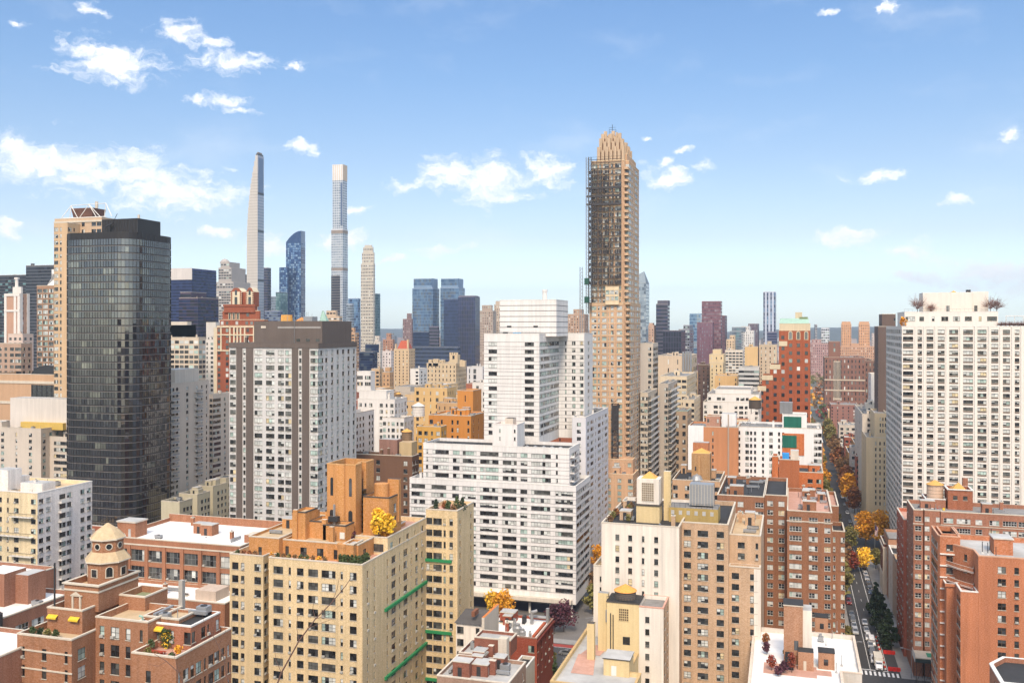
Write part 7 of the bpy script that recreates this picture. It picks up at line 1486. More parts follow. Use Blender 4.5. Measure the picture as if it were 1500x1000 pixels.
T('apartment_house', 'white house with a brown roof screen at the complex corner', 600, (692, 712, 714), 560, 'e8e2d8', '.d.d', None, vis=610, clut=2, fh=4, D=20)
T('apartment_house', 'white framed modern house above the park trees', 800, (684, 707, 714), 537, 'ddd8d2', 'nd.', 'n', vis=560, clut=2, fh=5, blind=.05, wh=.75)
def castle(B, R, H, W, zz):
    x0, x1, y0, y1 = R; X = lambda px: Xr(px)*y0/Yr(px); b = MB()
    for px, py, w_ in ((630, 527, 1.6), (638, 526, 2.6), (675, 527, 1.2), (679, 528, 1.4)): x = X(px); b.box(x-w_, x+w_, y0, y0+4, H-3, Hh(py,850), W)
    x = X(661); b.box(x-4, x+4, y0+6, y0+13, H-1, Hh(520,850), W); b.box(x-1, x+1, y0+5.8, y0+6, Hh(526,850), Hh(521,850), G_DARK)
    for q in (-3.4, -1.2, 1.2, 3.4): b.box(x+q-.7, x+q+.7, y0+6, y0+7.5, Hh(520,850), Hh(516.5,850), W)
    B.part('turret', b)
T('apartment_house', 'castle like tan apartment house with turrets along the park', 850, (625, 668, 683), 532, 'd6bd96', 'n', 'n', vis=572, clut=5, extra=castle, blind=.15, fh=4)
T('apartment_house', 'small white house beside the red roofed tower', 760, (601, 614, 617), 540, 'ebe4d8', '.d', None, vis=560, clut=3, D=18)
T('apartment_house', 'tan house with tall windows beside the white penthouse', 700, (544, 556, 560), 540, 'cfae86', 'd', 'n', vis=560, clut=4)
T('apartment_house', 'brown tan turreted house before the red roofed tower', 690, (560, 571, 576), 545, 'c39a70', 'n', 'n', vis=565, clut=4, tiers=((564, 571, 538, 4),))
# ================================================================ rows of further city blocks
def scr_rect(R, H):
    ps = [scr(x, y, H) for x in R[:2] for y in R[2:]]
    return min(p[0] for p in ps), max(p[0] for p in ps), min(p[1] for p in ps), min(p[2] for p in ps)
OCC = []
def occ_box(B):
    for pts, z in B.ext:
        xs = [p[0] for p in pts]; ys = [p[1] for p in pts]; OCC.append((min(xs), max(xs), min(ys), max(ys)))
for B in Bd.all: occ_box(B)
rf = random.Random(42)
FW = [('d9b889', 'tan'), ('cbb39a', 'beige'), ('b98a6c', 'brown'), ('a9654a', 'red brick'), ('e3ddd2', 'white'), ('d2a267', 'yellow brick'), ('c4b7a6', 'grey stone'), ('9a6f58', 'dark brick')]
nfill = 0
def filler(x0, x1, y0, y1, H, street):
    global nfill
    if any(x0 < o[1]+.5 and x1 > o[0]-.5 and y0 < o[3]+.5 and y1 > o[2]-.5 for o in OCC): return
    a, b_, yt, dmin = scr_rect((x0, x1, y0, y1), H)
    if b_ < -60 or a > 1560: return
    for pa, pb, ya, yb, dd in EXPL+NEAREXPL:
        if dd > dmin+3 and a < pb-1 and b_ > pa+1 and yt < yb:
            H = min(H, CAMH-(yb-HOR)/FP*dmin*1.02); yt = yb
    if H < 9: return
    hx, cn = rf.choice(FW); d = depth((x0+x1)/2, y0); W = wallm(hx, fine=.16, streak=.16)
    rn_ = rf.choice((('grey', R_GREY), ('pale', R_SILV), ('tan', R_TAN), ('dark', R_DARK)))
    kind = 'apartment_house' if H > 28 else 'roof_house'
    B = Bd(kind, '%s %s house with a %s roof among %s' % (cn, 'tall' if H > 48 else 'mid height' if H > 28 else 'low', rn_[0], street), (x0+x1)/2, (y0+y1)/2, 'building', 'city houses among '+street, indiv=False)
    fh = max(3.1, d*.0062); p = rf.choice(('dn', 'd', 'ns', 'dd.', 'n.'))
    k = dict(fh=fh, wh=fh*.48, sill=fh*.3, top=1.6, blind=rf.choice((.15, .3, .45)), ac=0, z0=max(4, H-45))
    nf = max(2, round((x1-x0)/(3.4 if d < 700 else 4.5))); ns = max(2, round((y1-y0)/(3.4 if d < 700 else 4.5))); g = lambda n: (p*n)[:n]
    B.blk((x0, x1, y0, y1), 0, H, W, Fs(g(nf), **k), Fs(g(ns), **k), Fs(g(ns), **k), far=True, roof=rn_[1], par=.9, cop=rf.choice((COP, COPW, COPD)))
    if rf.random() < .6 and x1-x0 > 9:
        u = rf.uniform(.1, .5); q = (x0+(x1-x0)*u, x0+(x1-x0)*min(.95, u+rf.uniform(.25, .45)), y0+2, y1-2); B.blk(q, H-1, H+rf.uniform(3, 7), W, None, None, far=True, roof=rn_[1], par=.5, name='penthouse')
    B.clutter((x0, x1, y0, y1), H-.9, 5 if d < 620 else 2, rf.randrange(9999), W); B.done()
    OCC.append((x0, x1, y0, y1)); nfill += 1
    if d < 760 and rf.random() < .3: TANKS.append(((x0+x1)/2+rf.uniform(-4, 4), y0+4, H-.9, cn, street))
TANKS = []
NEAREXPL = [(98,248,340,765,365),(336,522,470,775,325),(600,893,440,905,315),(1298,1560,430,790,360),(1050,1240,725,900,270),(860,945,195,700,400),(0,340,560,705,400),(1110,1210,605,725,400)]
rows = [((286, 446), 'the avenue blocks behind the white complex'), ((470, 590), 'the blocks beyond the salmon tower'), ((612, 722), 'the middle blocks before the park'), ((744, 852), 'the blocks near the park'), ((874, 986), 'the park front blocks')]
for (ya, yb), street in rows:
    for i in range(len(STX)-1):
        xa, xb = STX[i+1]+11.5+4, STX[i]-4
        half = (xb-xa)/2
        for (u0, u1) in ((xa, xa+half-3), (xb-half+3, xb)):
            y = ya+4
            while y < yb-10:
                L = rf.uniform(14, 34) if ya > 400 else rf.uniform(10, 22)
                y2 = min(y+L, yb-4)
                if y2-y < 8: break
                lim = CAMH-(82 if ya < 470 else 74)*depth((u0+u1)/2, y)/FP
                H = min(lim, rf.choice((18, 22, 30, 40, 48, 55))+rf.uniform(-3, 6))
                if ya < 300: H = min(H, rf.uniform(14, 24))
                filler(u0, u1, y+.3, y2-.3, H, street); y = y2
# beyond the park
for k in range(34):
    x = -620+k*52+rf.uniform(-10, 10); y = 1880+rf.uniform(0, 120)*(k % 3)/2
    filler(x, x+rf.uniform(24, 46), y, y+30, rf.uniform(38, 66)+(25 if rf.random() < .15 else 0), 'the long row beyond the park')
db = MB(); rn = random.Random(77); DM = [wallm(h, fine=.15, streak=.1) for h in ('b9a494', '8f8288', 'c9bcb0', 'a08a80', '75706f', 'd9d2c8')]
for k in range(1500):
    y = rn.uniform(2000, 2460) if k < 700 else rn.uniform(3820, 5400); x = rn.uniform(-y*.95, y*.42); wd = rn.uniform(14, 40); h = rn.uniform(14, 45)+(rn.random() < .06)*35
    db.box(x, x+wd, y, y+rn.uniform(14, 30), 0, h, rn.choice(DM))
o = link('distant_buildings', db.mesh('distant_buildings')); tag(o, 'pale mass of low buildings far off along the river', 'buildings', kind='stuff')
# ================================================================ foliage
def leafm(name, hexs, k=.75, var=.35):
    m = bpy.data.materials.new(name); m.use_nodes = True; t = m.node_tree; L = t.links.new; b = t.nodes['Principled BSDF']; b.inputs['Roughness'].default_value = .7
    g = N(t, 'ShaderNodeNewGeometry'); n = N(t, 'ShaderNodeTexNoise'); n.inputs['Scale'].default_value = .55; n.inputs['Detail'].default_value = 4; L(g.outputs['Position'], n.inputs['Vector'])
    oi = N(t, 'ShaderNodeObjectInfo'); v = M2(t, 'ADD', M2(t, 'MULTIPLY', M2(t, 'SUBTRACT', n.outputs[0], .5), var*2.6), M2(t, 'ADD', M2(t, 'MULTIPLY', oi.outputs['Random'], .3), .85))
    r = M2(t, 'ADD', M2(t, 'MULTIPLY', g.outputs['Random Per Island'], .5), .75)
    h = N(t, 'ShaderNodeHueSaturation'); h.inputs['Color'].default_value = (*S(hexs, k), 1); L(M2(t, 'MULTIPLY', v, r), h.inputs['Value']); L(M2(t, 'ADD', M2(t, 'MULTIPLY', M2(t, 'SUBTRACT', n.outputs[0], .5), .06), .5), h.inputs['Hue'])
    L(h.outputs[0], b.inputs['Base Color']); return m
LV = {'gold': leafm('golden leaves', 'dc9a22', .95), 'yellow': leafm('yellow leaves', 'e6b62e', .95), 'rust': leafm('rust leaves', 'a4683a'), 'brown': leafm('brown leaves', '8e6a42'), 'olive': leafm('olive leaves', '827a3c'), 'green': leafm('green leaves', '4c5c30'), 'dark': leafm('dark evergreen leaves', '2c3f24'), 'plum': leafm('plum leaves', '5c2f3c'), 'red': leafm('red leaves', '93402a')}
BARK = mat('bark', (.09,.07,.055), streak=.2)
def leaves(mb, pts, size, m, rn):
    for p in pts:
        a = rn.uniform(0, 2*pi); t = rn.uniform(-.9, .9); s = size*rn.uniform(.6, 1.3)
        u = np.array((cos(a), sin(a), t*.5)); v = np.array((-sin(a)*t, cos(a)*t, 1-abs(t)*.5))
        u = u/np.linalg.norm(u)*s; v = v/np.linalg.norm(v)*s; p = np.array(p)
        mb.face([tuple(p-u-v*.6), tuple(p+u-v*.4), tuple(p+u*.7+v), tuple(p-u*.8+v*.7)], m)
def crown_pts(rn, h, r, z0, n, nc=16, conical=False):
    out = []; cl = []
    for i in range(nc):
        t = (i+.5)/nc; z = z0+(h-z0)*t; rr = r*(1-t)*.98+.12 if conical else r*math.sqrt(max(.05, 1-(2*t-.9)**2))*.72
        a = i*2.4+rn.random(); q = rn.random()**.5; cl.append((rr*q*cos(a), rr*q*sin(a), z, (r*.42 if not conical else rr*.55+.2)*rn.uniform(.7, 1.15)))
    for i in range(n):
        c = rn.choice(cl); v = np.array((rn.gauss(0,1), rn.gauss(0,1), rn.gauss(0,1))); v /= np.linalg.norm(v); q = rn.random()**.4
        out.append((c[0]+v[0]*c[3]*q, c[1]+v[1]*c[3]*q, max(z0*.7, c[2]+v[2]*c[3]*q*.9)))
    return out, cl
TREES = {}
def tree_mesh(kind, var, h=11, r=4.2, n=950, size=.36, conical=False):
    k = (kind, var, h, r, n)
    if k in TREES: return TREES[k]
    rn = random.Random(hash((var, h*10, n))); z0 = h*.08 if conical else h*.3; pts, cl = crown_pts(rn, h, r, z0, n, 18, conical); c = MB(); leaves(c, pts, size, LV[kind], rn)
    t = MB(); t.rod((0,0,-.3), (0,0,h*.45), .22*h/11, BARK, 7, .13*h/11); t.rod((0,0,h*.45), (.2,.1,h*.85), .13*h/11, BARK, 5, .03)
    if not conical:
        for q in cl[2:13]: t.rod((0,0,h*.3+.02*q[2]), q[:3], .09*h/11, BARK, 4, .02)
    TREES[k] = (c.mesh('crown'), t.mesh('trunk')); return TREES[k]
def tree(x, y, z, kind, label, group, h=11, r=4.2, n=950, size=.36, conical=False, name='tree', cat='tree', var=0, rz=None, sc=1):
    c, t = tree_mesh(kind, var, h, r, n, size, conical); e = bpy.data.objects.new(name, None); C.objects.link(e); e.location = (x, y, z); e.rotation_euler.z = rz if rz is not None else rf.uniform(0, 6.28); e.scale = (sc,)*3; tag(e, label, cat, group)
    link('crown', c, e); link('trunk', t, e); return e
# golden pair and neighbours on the right pavement
STG = 'street trees along the cross street'
for px, yb, kind, lab, h, r in ((1268, 800, 'gold', 'bright golden tree in front of the yellow beige house, left of its twin', 15, 6.5), (1290, 803, 'gold', 'bright orange gold tree beside the cream tower, nearest the flagpole', 15.5, 6.5), (1266, 838, 'yellow', 'smaller yellow tree beside the flagpole over the parked cars', 9, 4.6), (1247, 838, 'red', 'rusty red tree leaning over the street by the dark brown corner house', 8, 3.8), (1247, 806, 'olive', 'olive tree behind the dark brown corner house', 10, 4.2), (1283, 833, 'olive', 'thin olive tree between the flagpole and the clubhouse', 8, 3)):
    x, y = gnd(px, yb); tree(x, y, .14, kind, lab, STG, h, r, 1700 if h > 12 else 1000, .42 if h > 12 else .33, var=int(px))
for i, (px, yb) in enumerate(((1283, 905), (1292, 925), (1301, 949))):
    x, y = gnd(px, yb); tree(x, y, .14, 'dark', 'clipped dark evergreen on the right pavement, %s of the three' % ('farthest', 'middle', 'nearest')[i], 'three clipped evergreens', 12.2, 3.5, 2600, .3, True, name='evergreen', var=i % 2)
for i in range(22):
    y = 300+i*29+rf.uniform(-4, 4); 
    for sx in (16.6, 31.9):
        if i < 8 and sx > 20: continue
        if i < 2: continue
        kind = rf.choice(('brown', 'rust', 'olive', 'gold', 'olive')); tree(sx+rf.uniform(-.5, .5), y, .14, kind, '%s street tree lining the narrow cross street toward the park' % {'brown': 'brown', 'rust': 'rust coloured', 'olive': 'olive', 'gold': 'golden'}[kind], STG, 12, 5.2, 1100, .5, var=i % 3, sc=rf.uniform(1.0, 1.4))
for px, yb, kind, lab in ((1229, 950, 'olive', ''),):
    pass
for y in (246, 254, 289, 298, 307):
    kind = 'olive' if y > 260 else 'rust'; tree(16.4, y, .14, kind, 'small %s tree on the left pavement, %s' % ({'olive': 'olive', 'rust': 'brown'}[kind], {246: 'beside the white roof house', 254: 'at the crossing corner', 289: 'at the foot of the brown corner house', 298: 'second from the crossing by the brown corner house', 307: 'third from the crossing by the brown corner house'}[y]), STG, 6, 2.4, 500, .28, var=5)
for px, yb, kind, lab, h, r in ((738, 907, 'gold', 'golden tree before the canopy of the white complex', 9, 4.2), (722, 903, 'yellow', 'yellow tree at the left end of the white complex canopy', 8, 3.6), (826, 925, 'plum', 'plum coloured tree at the corner of the white complex', 9, 4.6), (812, 928, 'plum', 'dark plum tree beside the red brick corner house', 8.5, 4), (868, 900, 'olive', 'olive tree at the foot of the white complex side wall', 10, 3.4), (873, 880, 'brown', 'brown tree in the gap right of the white complex', 11, 3.6), (876, 845, 'gold', 'golden tree deep in the gap beside the white complex', 12, 4), (871, 830, 'green', 'green tree deep in the gap beside the white complex', 9, 3.5), (800, 985, 'olive', 'olive bushy tree below the red brick corner house', 7, 3), (806, 1000, 'green', 'green bushy tree at the bottom edge by the red house', 6, 3)):
    x, y = gnd(px, yb); tree(x, y, .14, kind, lab, 'trees around the white complex', h, r, 900, .34, var=int(px) % 4)
for px, d, kind, h in ((982, 400, 'green', 14), (975, 405, 'gold', 12), (990, 408, 'green', 13), (1000, 398, 'dark', 13), (968, 392, 'gold', 10), (1004, 410, 'olive', 13), (960, 395, 'rust', 10)):
    x, y = atd(px, d); tree(x, y, .14, kind, '%s garden tree in the courtyard right of the salmon tower' % {'green': 'green', 'gold': 'golden', 'dark': 'dark green', 'olive': 'olive', 'rust': 'rust brown'}[kind], 'courtyard trees', h, 4.4, 900, .4, var=h)
# the park: a far wood
pk = MB(); rn = random.Random(12); kk = ['rust', 'brown', 'olive', 'rust', 'red', 'green', 'brown', 'gold']
for i in range(1500):
    y = 1010+820*rn.random()**1.15; x = rn.uniform(-y*.75, y*.2); h = rn.uniform(12, 21); m = LV[kk[int((x*.004+y*.006+rn.gauss(0, .8))) % 8]]
    pts = []
    for j in range(22): v = np.array((rn.gauss(0,1), rn.gauss(0,1), rn.gauss(0,1))); v /= np.linalg.norm(v); pts.append((x+v[0]*5.5, y+v[1]*5.5, h*.62+v[2]*h*.36))
    leaves(pk, pts, 1.9, m, rn)
o = link('woods', pk.mesh('woods')); tag(o, 'rust and brown autumn woods of the park beyond the houses', 'woods', kind='stuff')
# ---------------------------------------------------------------- roof plants
PG = 'plants on the tan terrace'
R = TB['R']; H1 = TB['H1']; x0, x1, y0, y1 = R
for i in range(9): tree(x1-1.2-i*.95 if i < 6 else x1-.9, y0+1.0 if i < 6 else y0+1.9+(i-6)*1.1, H1-1, 'green', 'clipped green hedge bush on the corner of the tan terrace', 'hedge bushes on the terrace corner', 2.6, .75, 320, .16, name='hedge_bush', cat='bush', var=i % 2)
for i in range(16):
    k = rf.choice(('olive', 'gold', 'green', 'rust', 'brown')); tree(x0+1.4+i*(x1-x0-10)/16, y0+1.0+(.4 if i > 5 else 3.2 if 3 < i else .6), H1-1, k, 'small %s potted shrub along the tan terrace edge' % {'olive': 'olive', 'gold': 'golden', 'green': 'green', 'rust': 'rust', 'brown': 'brown'}[k], PG, 1.7, .8, 110, .15, name='potted_shrub', cat='shrub', var=i % 3)
tw = TB['tower']
tree(x1-2.9, tw[2]-.3, TB['H2']-1, 'yellow', 'large yellow roof tree right of the orange tower', PG, 7.0, 2.7, 1300, .27, name='roof_tree', var=3)
tree(x1-1.6, tw[2]+2.2, TB['H2']-1, 'yellow', 'second yellow roof tree behind the large one by the orange tower', PG, 5.6, 2.2, 800, .25, name='roof_tree', var=4)
tree(x1-2.2, tw[2]+1.6, TB['H2']-1, 'gold', 'low yellow shrub below the orange turret', PG, 3, 1.2, 400, .2, name='roof_tree', var=5)
for ux, uy, kind, h, lab in ((-1.5, -1.6, 'olive', 3.4, 'olive creeper bush left of the orange tower'), (1.2, -2.2, 'gold', 3.2, 'golden bush at the foot of the orange tower'), (4.6, -2.4, 'red', 3.0, 'red leaved bush at the foot of the orange tower'), (7.2, -2.0, 'plum', 2.8, 'plum leaved bush right of the tower arch'), (5.8, -4.2, 'green', 2.0, 'green planter bush below the red leaved bush')):
    tree(tw[0]+ux, tw[2]+uy, TB['H1']+1.6, kind, lab, PG, h, 1.5, 420, .19, name='roof_shrub', cat='shrub', var=int(h*10))
wx0, wx1, wy0, wy1, HW = TB['wing']
for ux, uy, kind, h, lab in ((2.2, 1.6, 'dark', 3.2, 'dark clipped shrub at the left of the rear wing roof'), (5.0, 3.0, 'green', 2.6, 'green shrub in the middle of the rear wing roof'), (6.0, 7, 'green', 3.2, 'small conifer at the back of the rear wing roof'), (8.2, 5.2, 'dark', 3.4, 'dark conifer right on the rear wing roof'), (3.5, 4.5, 'rust', 2.0, 'rust planter shrub on the rear wing roof'), (7, 1.4, 'brown', 1.8, 'brown planter shrub on the rear wing edge')):
    tree(wx0+ux, wy0+uy, HW-.9, kind, lab, PG, h, 1.0, 380, .17, h > 3, name='roof_shrub', cat='shrub', var=int(h*10))
a, c, ya, yb_, z = TA['terrace']
for u, v, kind, h, lab in ((.1, .75, 'green', 1.6, 'green shrub at the left of the red terrace'), (.3, .2, 'olive', 1.2, 'olive shrub at the terrace front corner'), (.9, .6, 'gold', 1.5, 'golden shrub at the right of the red terrace'), (.55, .1, 'rust', 1.0, 'rust shrub in the middle of the red terrace'), (.95, .15, 'green', 1.0, 'green shrub by the terrace parapet corner')):
    tree(a+(c-a)*u, ya+(yb_-ya)*v, z, kind, lab, 'plants on the brown house', h, .8, 260, .13, name='terrace_shrub', cat='shrub', var=int(h*10))
px0, px1, py0, py1, zb, zt = TA['px']
iv = MB(); rn = random.Random(8); leaves(iv, [(px0+5.6+rn.gauss(0, .55), py0-.15-rn.random()*.3, zb+rn.random()**.8*3.2) for _ in range(420)], .15, LV['green'], rn); leaves(iv, [(px0+5.6+rn.gauss(0, .5), py0-.2-rn.random()*.3, zb+rn.random()*2.6) for _ in range(90)], .13, LV['yellow'], rn)
o = link('climbing_plant', iv.mesh('climbing_plant')); tag(o, 'green and yellow climbing plant on the brown house penthouse wall', 'climbing plant')
tb = MB(); RT = wallm('a8452e'); tb.box(px0+5, px0+7.4, ya+1.4, ya+2.2, zb+.55, zb+.65, RT); [tb.box(px0+5.1+i*2.0, px0+5.2+i*2.0, ya+1.5, ya+2.1, zb, zb+.55, RT) for i in (0, 1)]; tb.box(px0+5, px0+7.4, ya+.9, ya+1.15, zb+.35, zb+.42, RT); tb.box(px0+5, px0+7.4, ya+2.5, ya+2.75, zb+.35, zb+.42, RT); [tb.box(px0+5.1+i*2.0, px0+5.2+i*2.0, ya+b_, ya+b_+.2, zb, zb+.35, RT) for i in (0, 1) for b_ in (.92, 2.52)]
o = link('picnic_table', tb.mesh('picnic_table')); tag(o, 'red picnic table on the tiled terrace of the brown house', 'table')
l0, l1, ly0, ly1, lz = TA['left']
for i in range(4): tree(l0+1+i*1.6, ly0+1.6, lz, ('green', 'dark', 'olive', 'green')[i], '%s plant in the left terrace of the brown house, %s from the wall corner' % (('green', 'dark', 'olive', 'small green')[i], ('first', 'second', 'third', 'fourth')[i]), 'plants on the brown house', 1.4, .7, 220, .13, name='terrace_shrub', cat='shrub', var=i)
for i in range(12):
    X_, Y_, u = TD['roof'][0], TD['roof'][2], rf.random(); k = rf.choice(('olive', 'brown', 'rust')); tree(X_+1+(TD['roof'][1]-X_-2)*rf.random()**1.3, Y_+1+(TD['roof'][3]-Y_-3)*rf.random(), TD['roof'][4], k, 'small %s shrub on the messy roof garden of the whitewashed house' % k, 'roof garden shrubs on the whitewashed house', 1.9, 1.0, 160, .17, name='roof_shrub', cat='shrub', var=i % 3)
for px, py, kind, h, lab in ((1123,958,'plum',2.6,'plum bush on the white roof terrace, nearest its corner'),(1130,982,'red',3.2,'red bush at the front of the white roof terrace'),(1160,985,'red',4.2,'tall red leaved bush in the white roof terrace'),(1159,962,'green',4.2,'slim green conifer on the white roof terrace'),(1148,986,'plum',2.4,'plum shrub between the red bushes'),(1140,990,'plum',2.0,'low plum shrub at the terrace front edge'),(1122,945,'rust',2.6,'rust shrub by the brick stair tower'),(1152,960,'olive',1.6,'olive potted plant at the foot of the conifer')):
    x, y = gnd(px, py, 26); tree(x, y, 26, kind, lab, 'shrubs on the white roof terrace', h, 1.1, 380, .17, kind == 'green', name='roof_shrub', cat='shrub', var=int(px) % 3)
for i, px in enumerate((1235, 1239, 1243)): pass
gp = MB(); leaves(gp, [(10.8+rn.random()*1.2, 191+rn.random()*12, .9+rn.random()) for _ in range(300)], .2, LV['green'], rn); o = link('hedge', gp.mesh('hedge')); tag(o, 'bright green hedge in the notch beside the white roof', 'hedge')
# bare trees on the cream tower
def bare_tree(x, y, z, h, r, label, seed):
    rn = random.Random(seed); e = bpy.data.objects.new('bare_tree', None); C.objects.link(e); e.location = (x, y, z); tag(e, label, 'tree', 'bare roof trees'); b = MB(); TWIG = wallm('8a6558'); b.rod((0,0,0), (0,0,h*.3), .16, BARK, 6, .12)
    t = MB()
    for i in range(26):
        a = i*2.4; el = .5+rn.random()*.9; q = np.array((cos(a)*cos(el), sin(a)*cos(el), sin(el))); L = r*rn.uniform(.7, 1.1); p = np.array((0,0,h*.3)); m = p+q*L*.55; b.rod(p, m, .06, TWIG, 4, .035)
        for j in range(9): v = q+np.array((rn.gauss(0,.45), rn.gauss(0,.45), rn.gauss(0,.35))); s = p+q*L*rn.uniform(.3, .55); t.rod(s, s+v*L*rn.uniform(.3, .55), .035, TWIG, 3, .012)
    link('trunk', b.mesh('trunk'), e); link('crown', t.mesh('crown'), e)
X = TJ['X']
for px, dy, h, r, lab in ((1344, 2, 6.5, 5.5, 'bare rose brown tree at the left of the penthouse roof'), (1364, 4, 4.2, 3.6, 'smaller bare tree in front of the windowless penthouse'), (1451, 3, 6.5, 5.2, 'bare tree at the right of the penthouse roof'), (1460, 3.5, 6, 4.6, 'second bare tree at the right end of the penthouse roof')):
    bare_tree(X(px, TJ['yy']+dy), TJ['yy']+dy, TJ['Hp']-.9, h, r, lab, px)
for i in range(14):
    xx = X(1466, TJ['yy'])+i*1.5; bare_tree(xx, TJ['R'][2]+2.5, TJ['H']-1, 3.2, 2.0, 'small bare shrub along the right roof terrace of the cream tower', i)
tree(X(1323, TJ['R'][2]+2), TJ['R'][2]+3, TJ['H']-1, 'gold', 'golden shrub at the left roof corner of the cream tower', 'plants on the cream tower', 4.4, 1.8, 420, .25, name='roof_shrub', cat='shrub', var=2)
# parasol on the brick roof
bx = TG['x0']
for i in range(14):
    e_x, e_y = bx+2+rf.random()*13, TG['y0']+2+rf.random()*6
def chair_like(x, y, z, m, label):
    b = MB(); b.box(x-.3,x+.3,y-.3,y+.3,z+.35,z+.45,m); b.box(x-.3,x+.3,y+.24,y+.3,z+.45,z+.95,m); [b.box(x+a,x+a+.05,y+c,y+c+.05,z,z+.35,m) for a in (-.3,.25) for c in (-.3,.25)]; o = link('roof_chair', b.mesh('roof_chair')); tag(o, label, 'chair', 'chairs on the brown brick roof')
for i, (hx, cn) in enumerate((('e8923a', 'orange'), ('f0efe8', 'white'), ('c83a2e', 'red'), ('e8c23a', 'yellow'))): chair_like(bx+4+i*1.6, TG['y0']+3.5+.6*i, TG['tank'][2]-2, wallm(hx), '%s chair on the roof of the brown brick house' % cn)
# ---------------------------------------------------------------- vehicles
CARC = {'black': (.02,.02,.022), 'white': (.75,.75,.74), 'silver': (.42,.43,.44), 'grey': (.14,.145,.15), 'navy': (.03,.045,.09), 'dark red': (.2,.02,.02), 'tan': (.35,.3,.22)}
CM = {}
for k, v in CARC.items():
    m = mat('car paint '+k, v, rough=.3, var=.05, streak=0, fine=0, spec=.6); CM[k] = m
TYRE = mat('tyre rubber', (.02,.02,.02), var=0, streak=0, fine=0); RIM = mat('wheel rim', (.5,.5,.5), rough=.3, metal=.8, var=0, streak=0, fine=0); LAMP = mat('headlamp glass', (.75,.75,.7), rough=.1, var=0, streak=0, fine=0); TAIL = mat('tail lamp', (.35,.02,.02), rough=.2, var=0, streak=0, fine=0)
def loft(mb, secs, m):
    """secs: list of (y, half width, z0, z1) -> closed body"""
    rings = []
    for y, hw, z0, z1 in secs: rings.append([(-hw,y,z0),(hw,y,z0),(hw*1.0,y,z0+(z1-z0)*.55),(hw*.9,y,z1),(-hw*.9,y,z1),(-hw,y,z0+(z1-z0)*.55)])
    for a, b in zip(rings, rings[1:]):
        for i in range(6): j = (i+1) % 6; mb.face([a[i], a[j], b[j], b[i]], m)
    mb.face(rings[0][::-1], m); mb.face(rings[-1], m)
CARM = {}
def car_parts(kind, col):
    k = (kind, col)
    if k in CARM: return CARM[k]
    P = CM[col]; b = MB(); g = MB(); out = []
    if kind == 'sedan': L, hw, hz = 4.6, .9, .82; cab = [(-1.35,.78,.8,.84),(-.55,.74,.8,1.42),(.75,.74,.8,1.44),(1.6,.78,.8,.9)]; nose = [(-2.3,.78,.3,.6),(-2.1,.88,.22,.74),(-1.2,.9,.2,.84),(1.5,.9,.2,.9),(2.15,.88,.24,.86),(2.3,.8,.35,.75)]
    elif kind == 'suv': L, hw, hz = 4.8, .95, .95; cab = [(-1.3,.84,.95,1.0),(-.6,.8,.95,1.68),(1.7,.8,.95,1.72),(2.2,.84,.95,1.1)]; nose = [(-2.4,.84,.35,.8),(-2.2,.94,.28,.98),(-1.2,.96,.26,1.04),(2.0,.96,.26,1.06),(2.4,.9,.35,1.0)]
    else: L, hw, hz = 5.6, 1.0, 1.2; cab = [(-2.35,.9,1.05,1.1),(-1.55,.88,1.05,2.05),(2.7,.88,1.05,2.2),(2.75,.9,1.05,1.2)]; nose = [(-2.85,.9,.4,.9),(-2.65,1.0,.3,1.1),(-2.2,1.02,.28,1.2),(2.7,1.02,.28,1.3),(2.8,.98,.4,1.25)]
    loft(b, nose, P)
    if kind != 'van': loft(g, cab, G_DARK)
    else: loft(b, cab, P); g.face([(-.8,-2.25,1.25),(.8,-2.25,1.25),(.74,-1.66,1.98),(-.74,-1.66,1.98)], G_DARK); [g.box(s*.93-.02, s*.93+.02, -1.4, -.4, 1.35, 1.95, G_DARK) for s in (-1, 1)]
    r = MB(); zt = cab[1][3]; y_a, y_b = cab[1][0]+.05, cab[2][0]-.05
    if kind != 'van': r.box(-cab[1][1]*.88, cab[1][1]*.88, y_a, y_b, zt+.0, zt+.06, P); [r.rod((s*cab[0][1]*.88, cab[0][0]+.05, cab[0][3]), (s*cab[1][1]*.9, cab[1][0], zt), .05, P, 4) for s in (-1, 1)]
    out.append(('body', b.mesh('body'), None)); out.append(('window', g.mesh('window'), None))
    if r.f: out.append(('roof', r.mesh('roof'), None))
    w_ = MB(); [w_.rod((-.11,0,0), (.11,0,0), .33, TYRE, 12)]; w_.rod((-.125,0,0), (.125,0,0), .19, RIM, 8); wm = w_.mesh('wheel')
    wy = L*.31
    for s in (-1, 1):
        for t in (-1, 1): out.append(('wheel', wm, (s*(hw-.08), t*wy, .33)))
    h_ = MB(); h_.box(-.16,.16,-.05,.05,-.07,.07,LAMP); hm = h_.mesh('headlight'); t_ = MB(); t_.box(-.14,.14,-.04,.04,-.09,.09,TAIL); tm = t_.mesh('tail_light')
    for s in (-1, 1): out.append(('headlight', hm, (s*(hw-.3), nose[0][0]-.02+.0, nose[0][3]-.12))); out.append(('tail_light', tm, (s*(hw-.25), nose[-1][0]+.02, nose[-1][3]-.12)))
    CARM[k] = out; return out
def car(x, y, kind, col, label, rz=0, parts=True, group='cars along the cross street'):
    e = bpy.data.objects.new('van' if kind == 'van' else 'car', None); C.objects.link(e); e.location = (x, y, .015); e.rotation_euler.z = rz; tag(e, label, 'van' if kind == 'van' else 'car', group)
    for nm, me, loc in car_parts(kind, col): link(nm, me, e, loc or (0,0,0))
    return e
used = {}
def lab(base):
    return base
ordn = ['nearest', 'second', 'third', 'fourth', 'fifth', 'sixth', 'seventh', 'eighth', 'ninth', 'tenth', 'eleventh', 'twelfth', 'thirteenth', 'fourteenth', 'fifteenth', 'sixteenth']
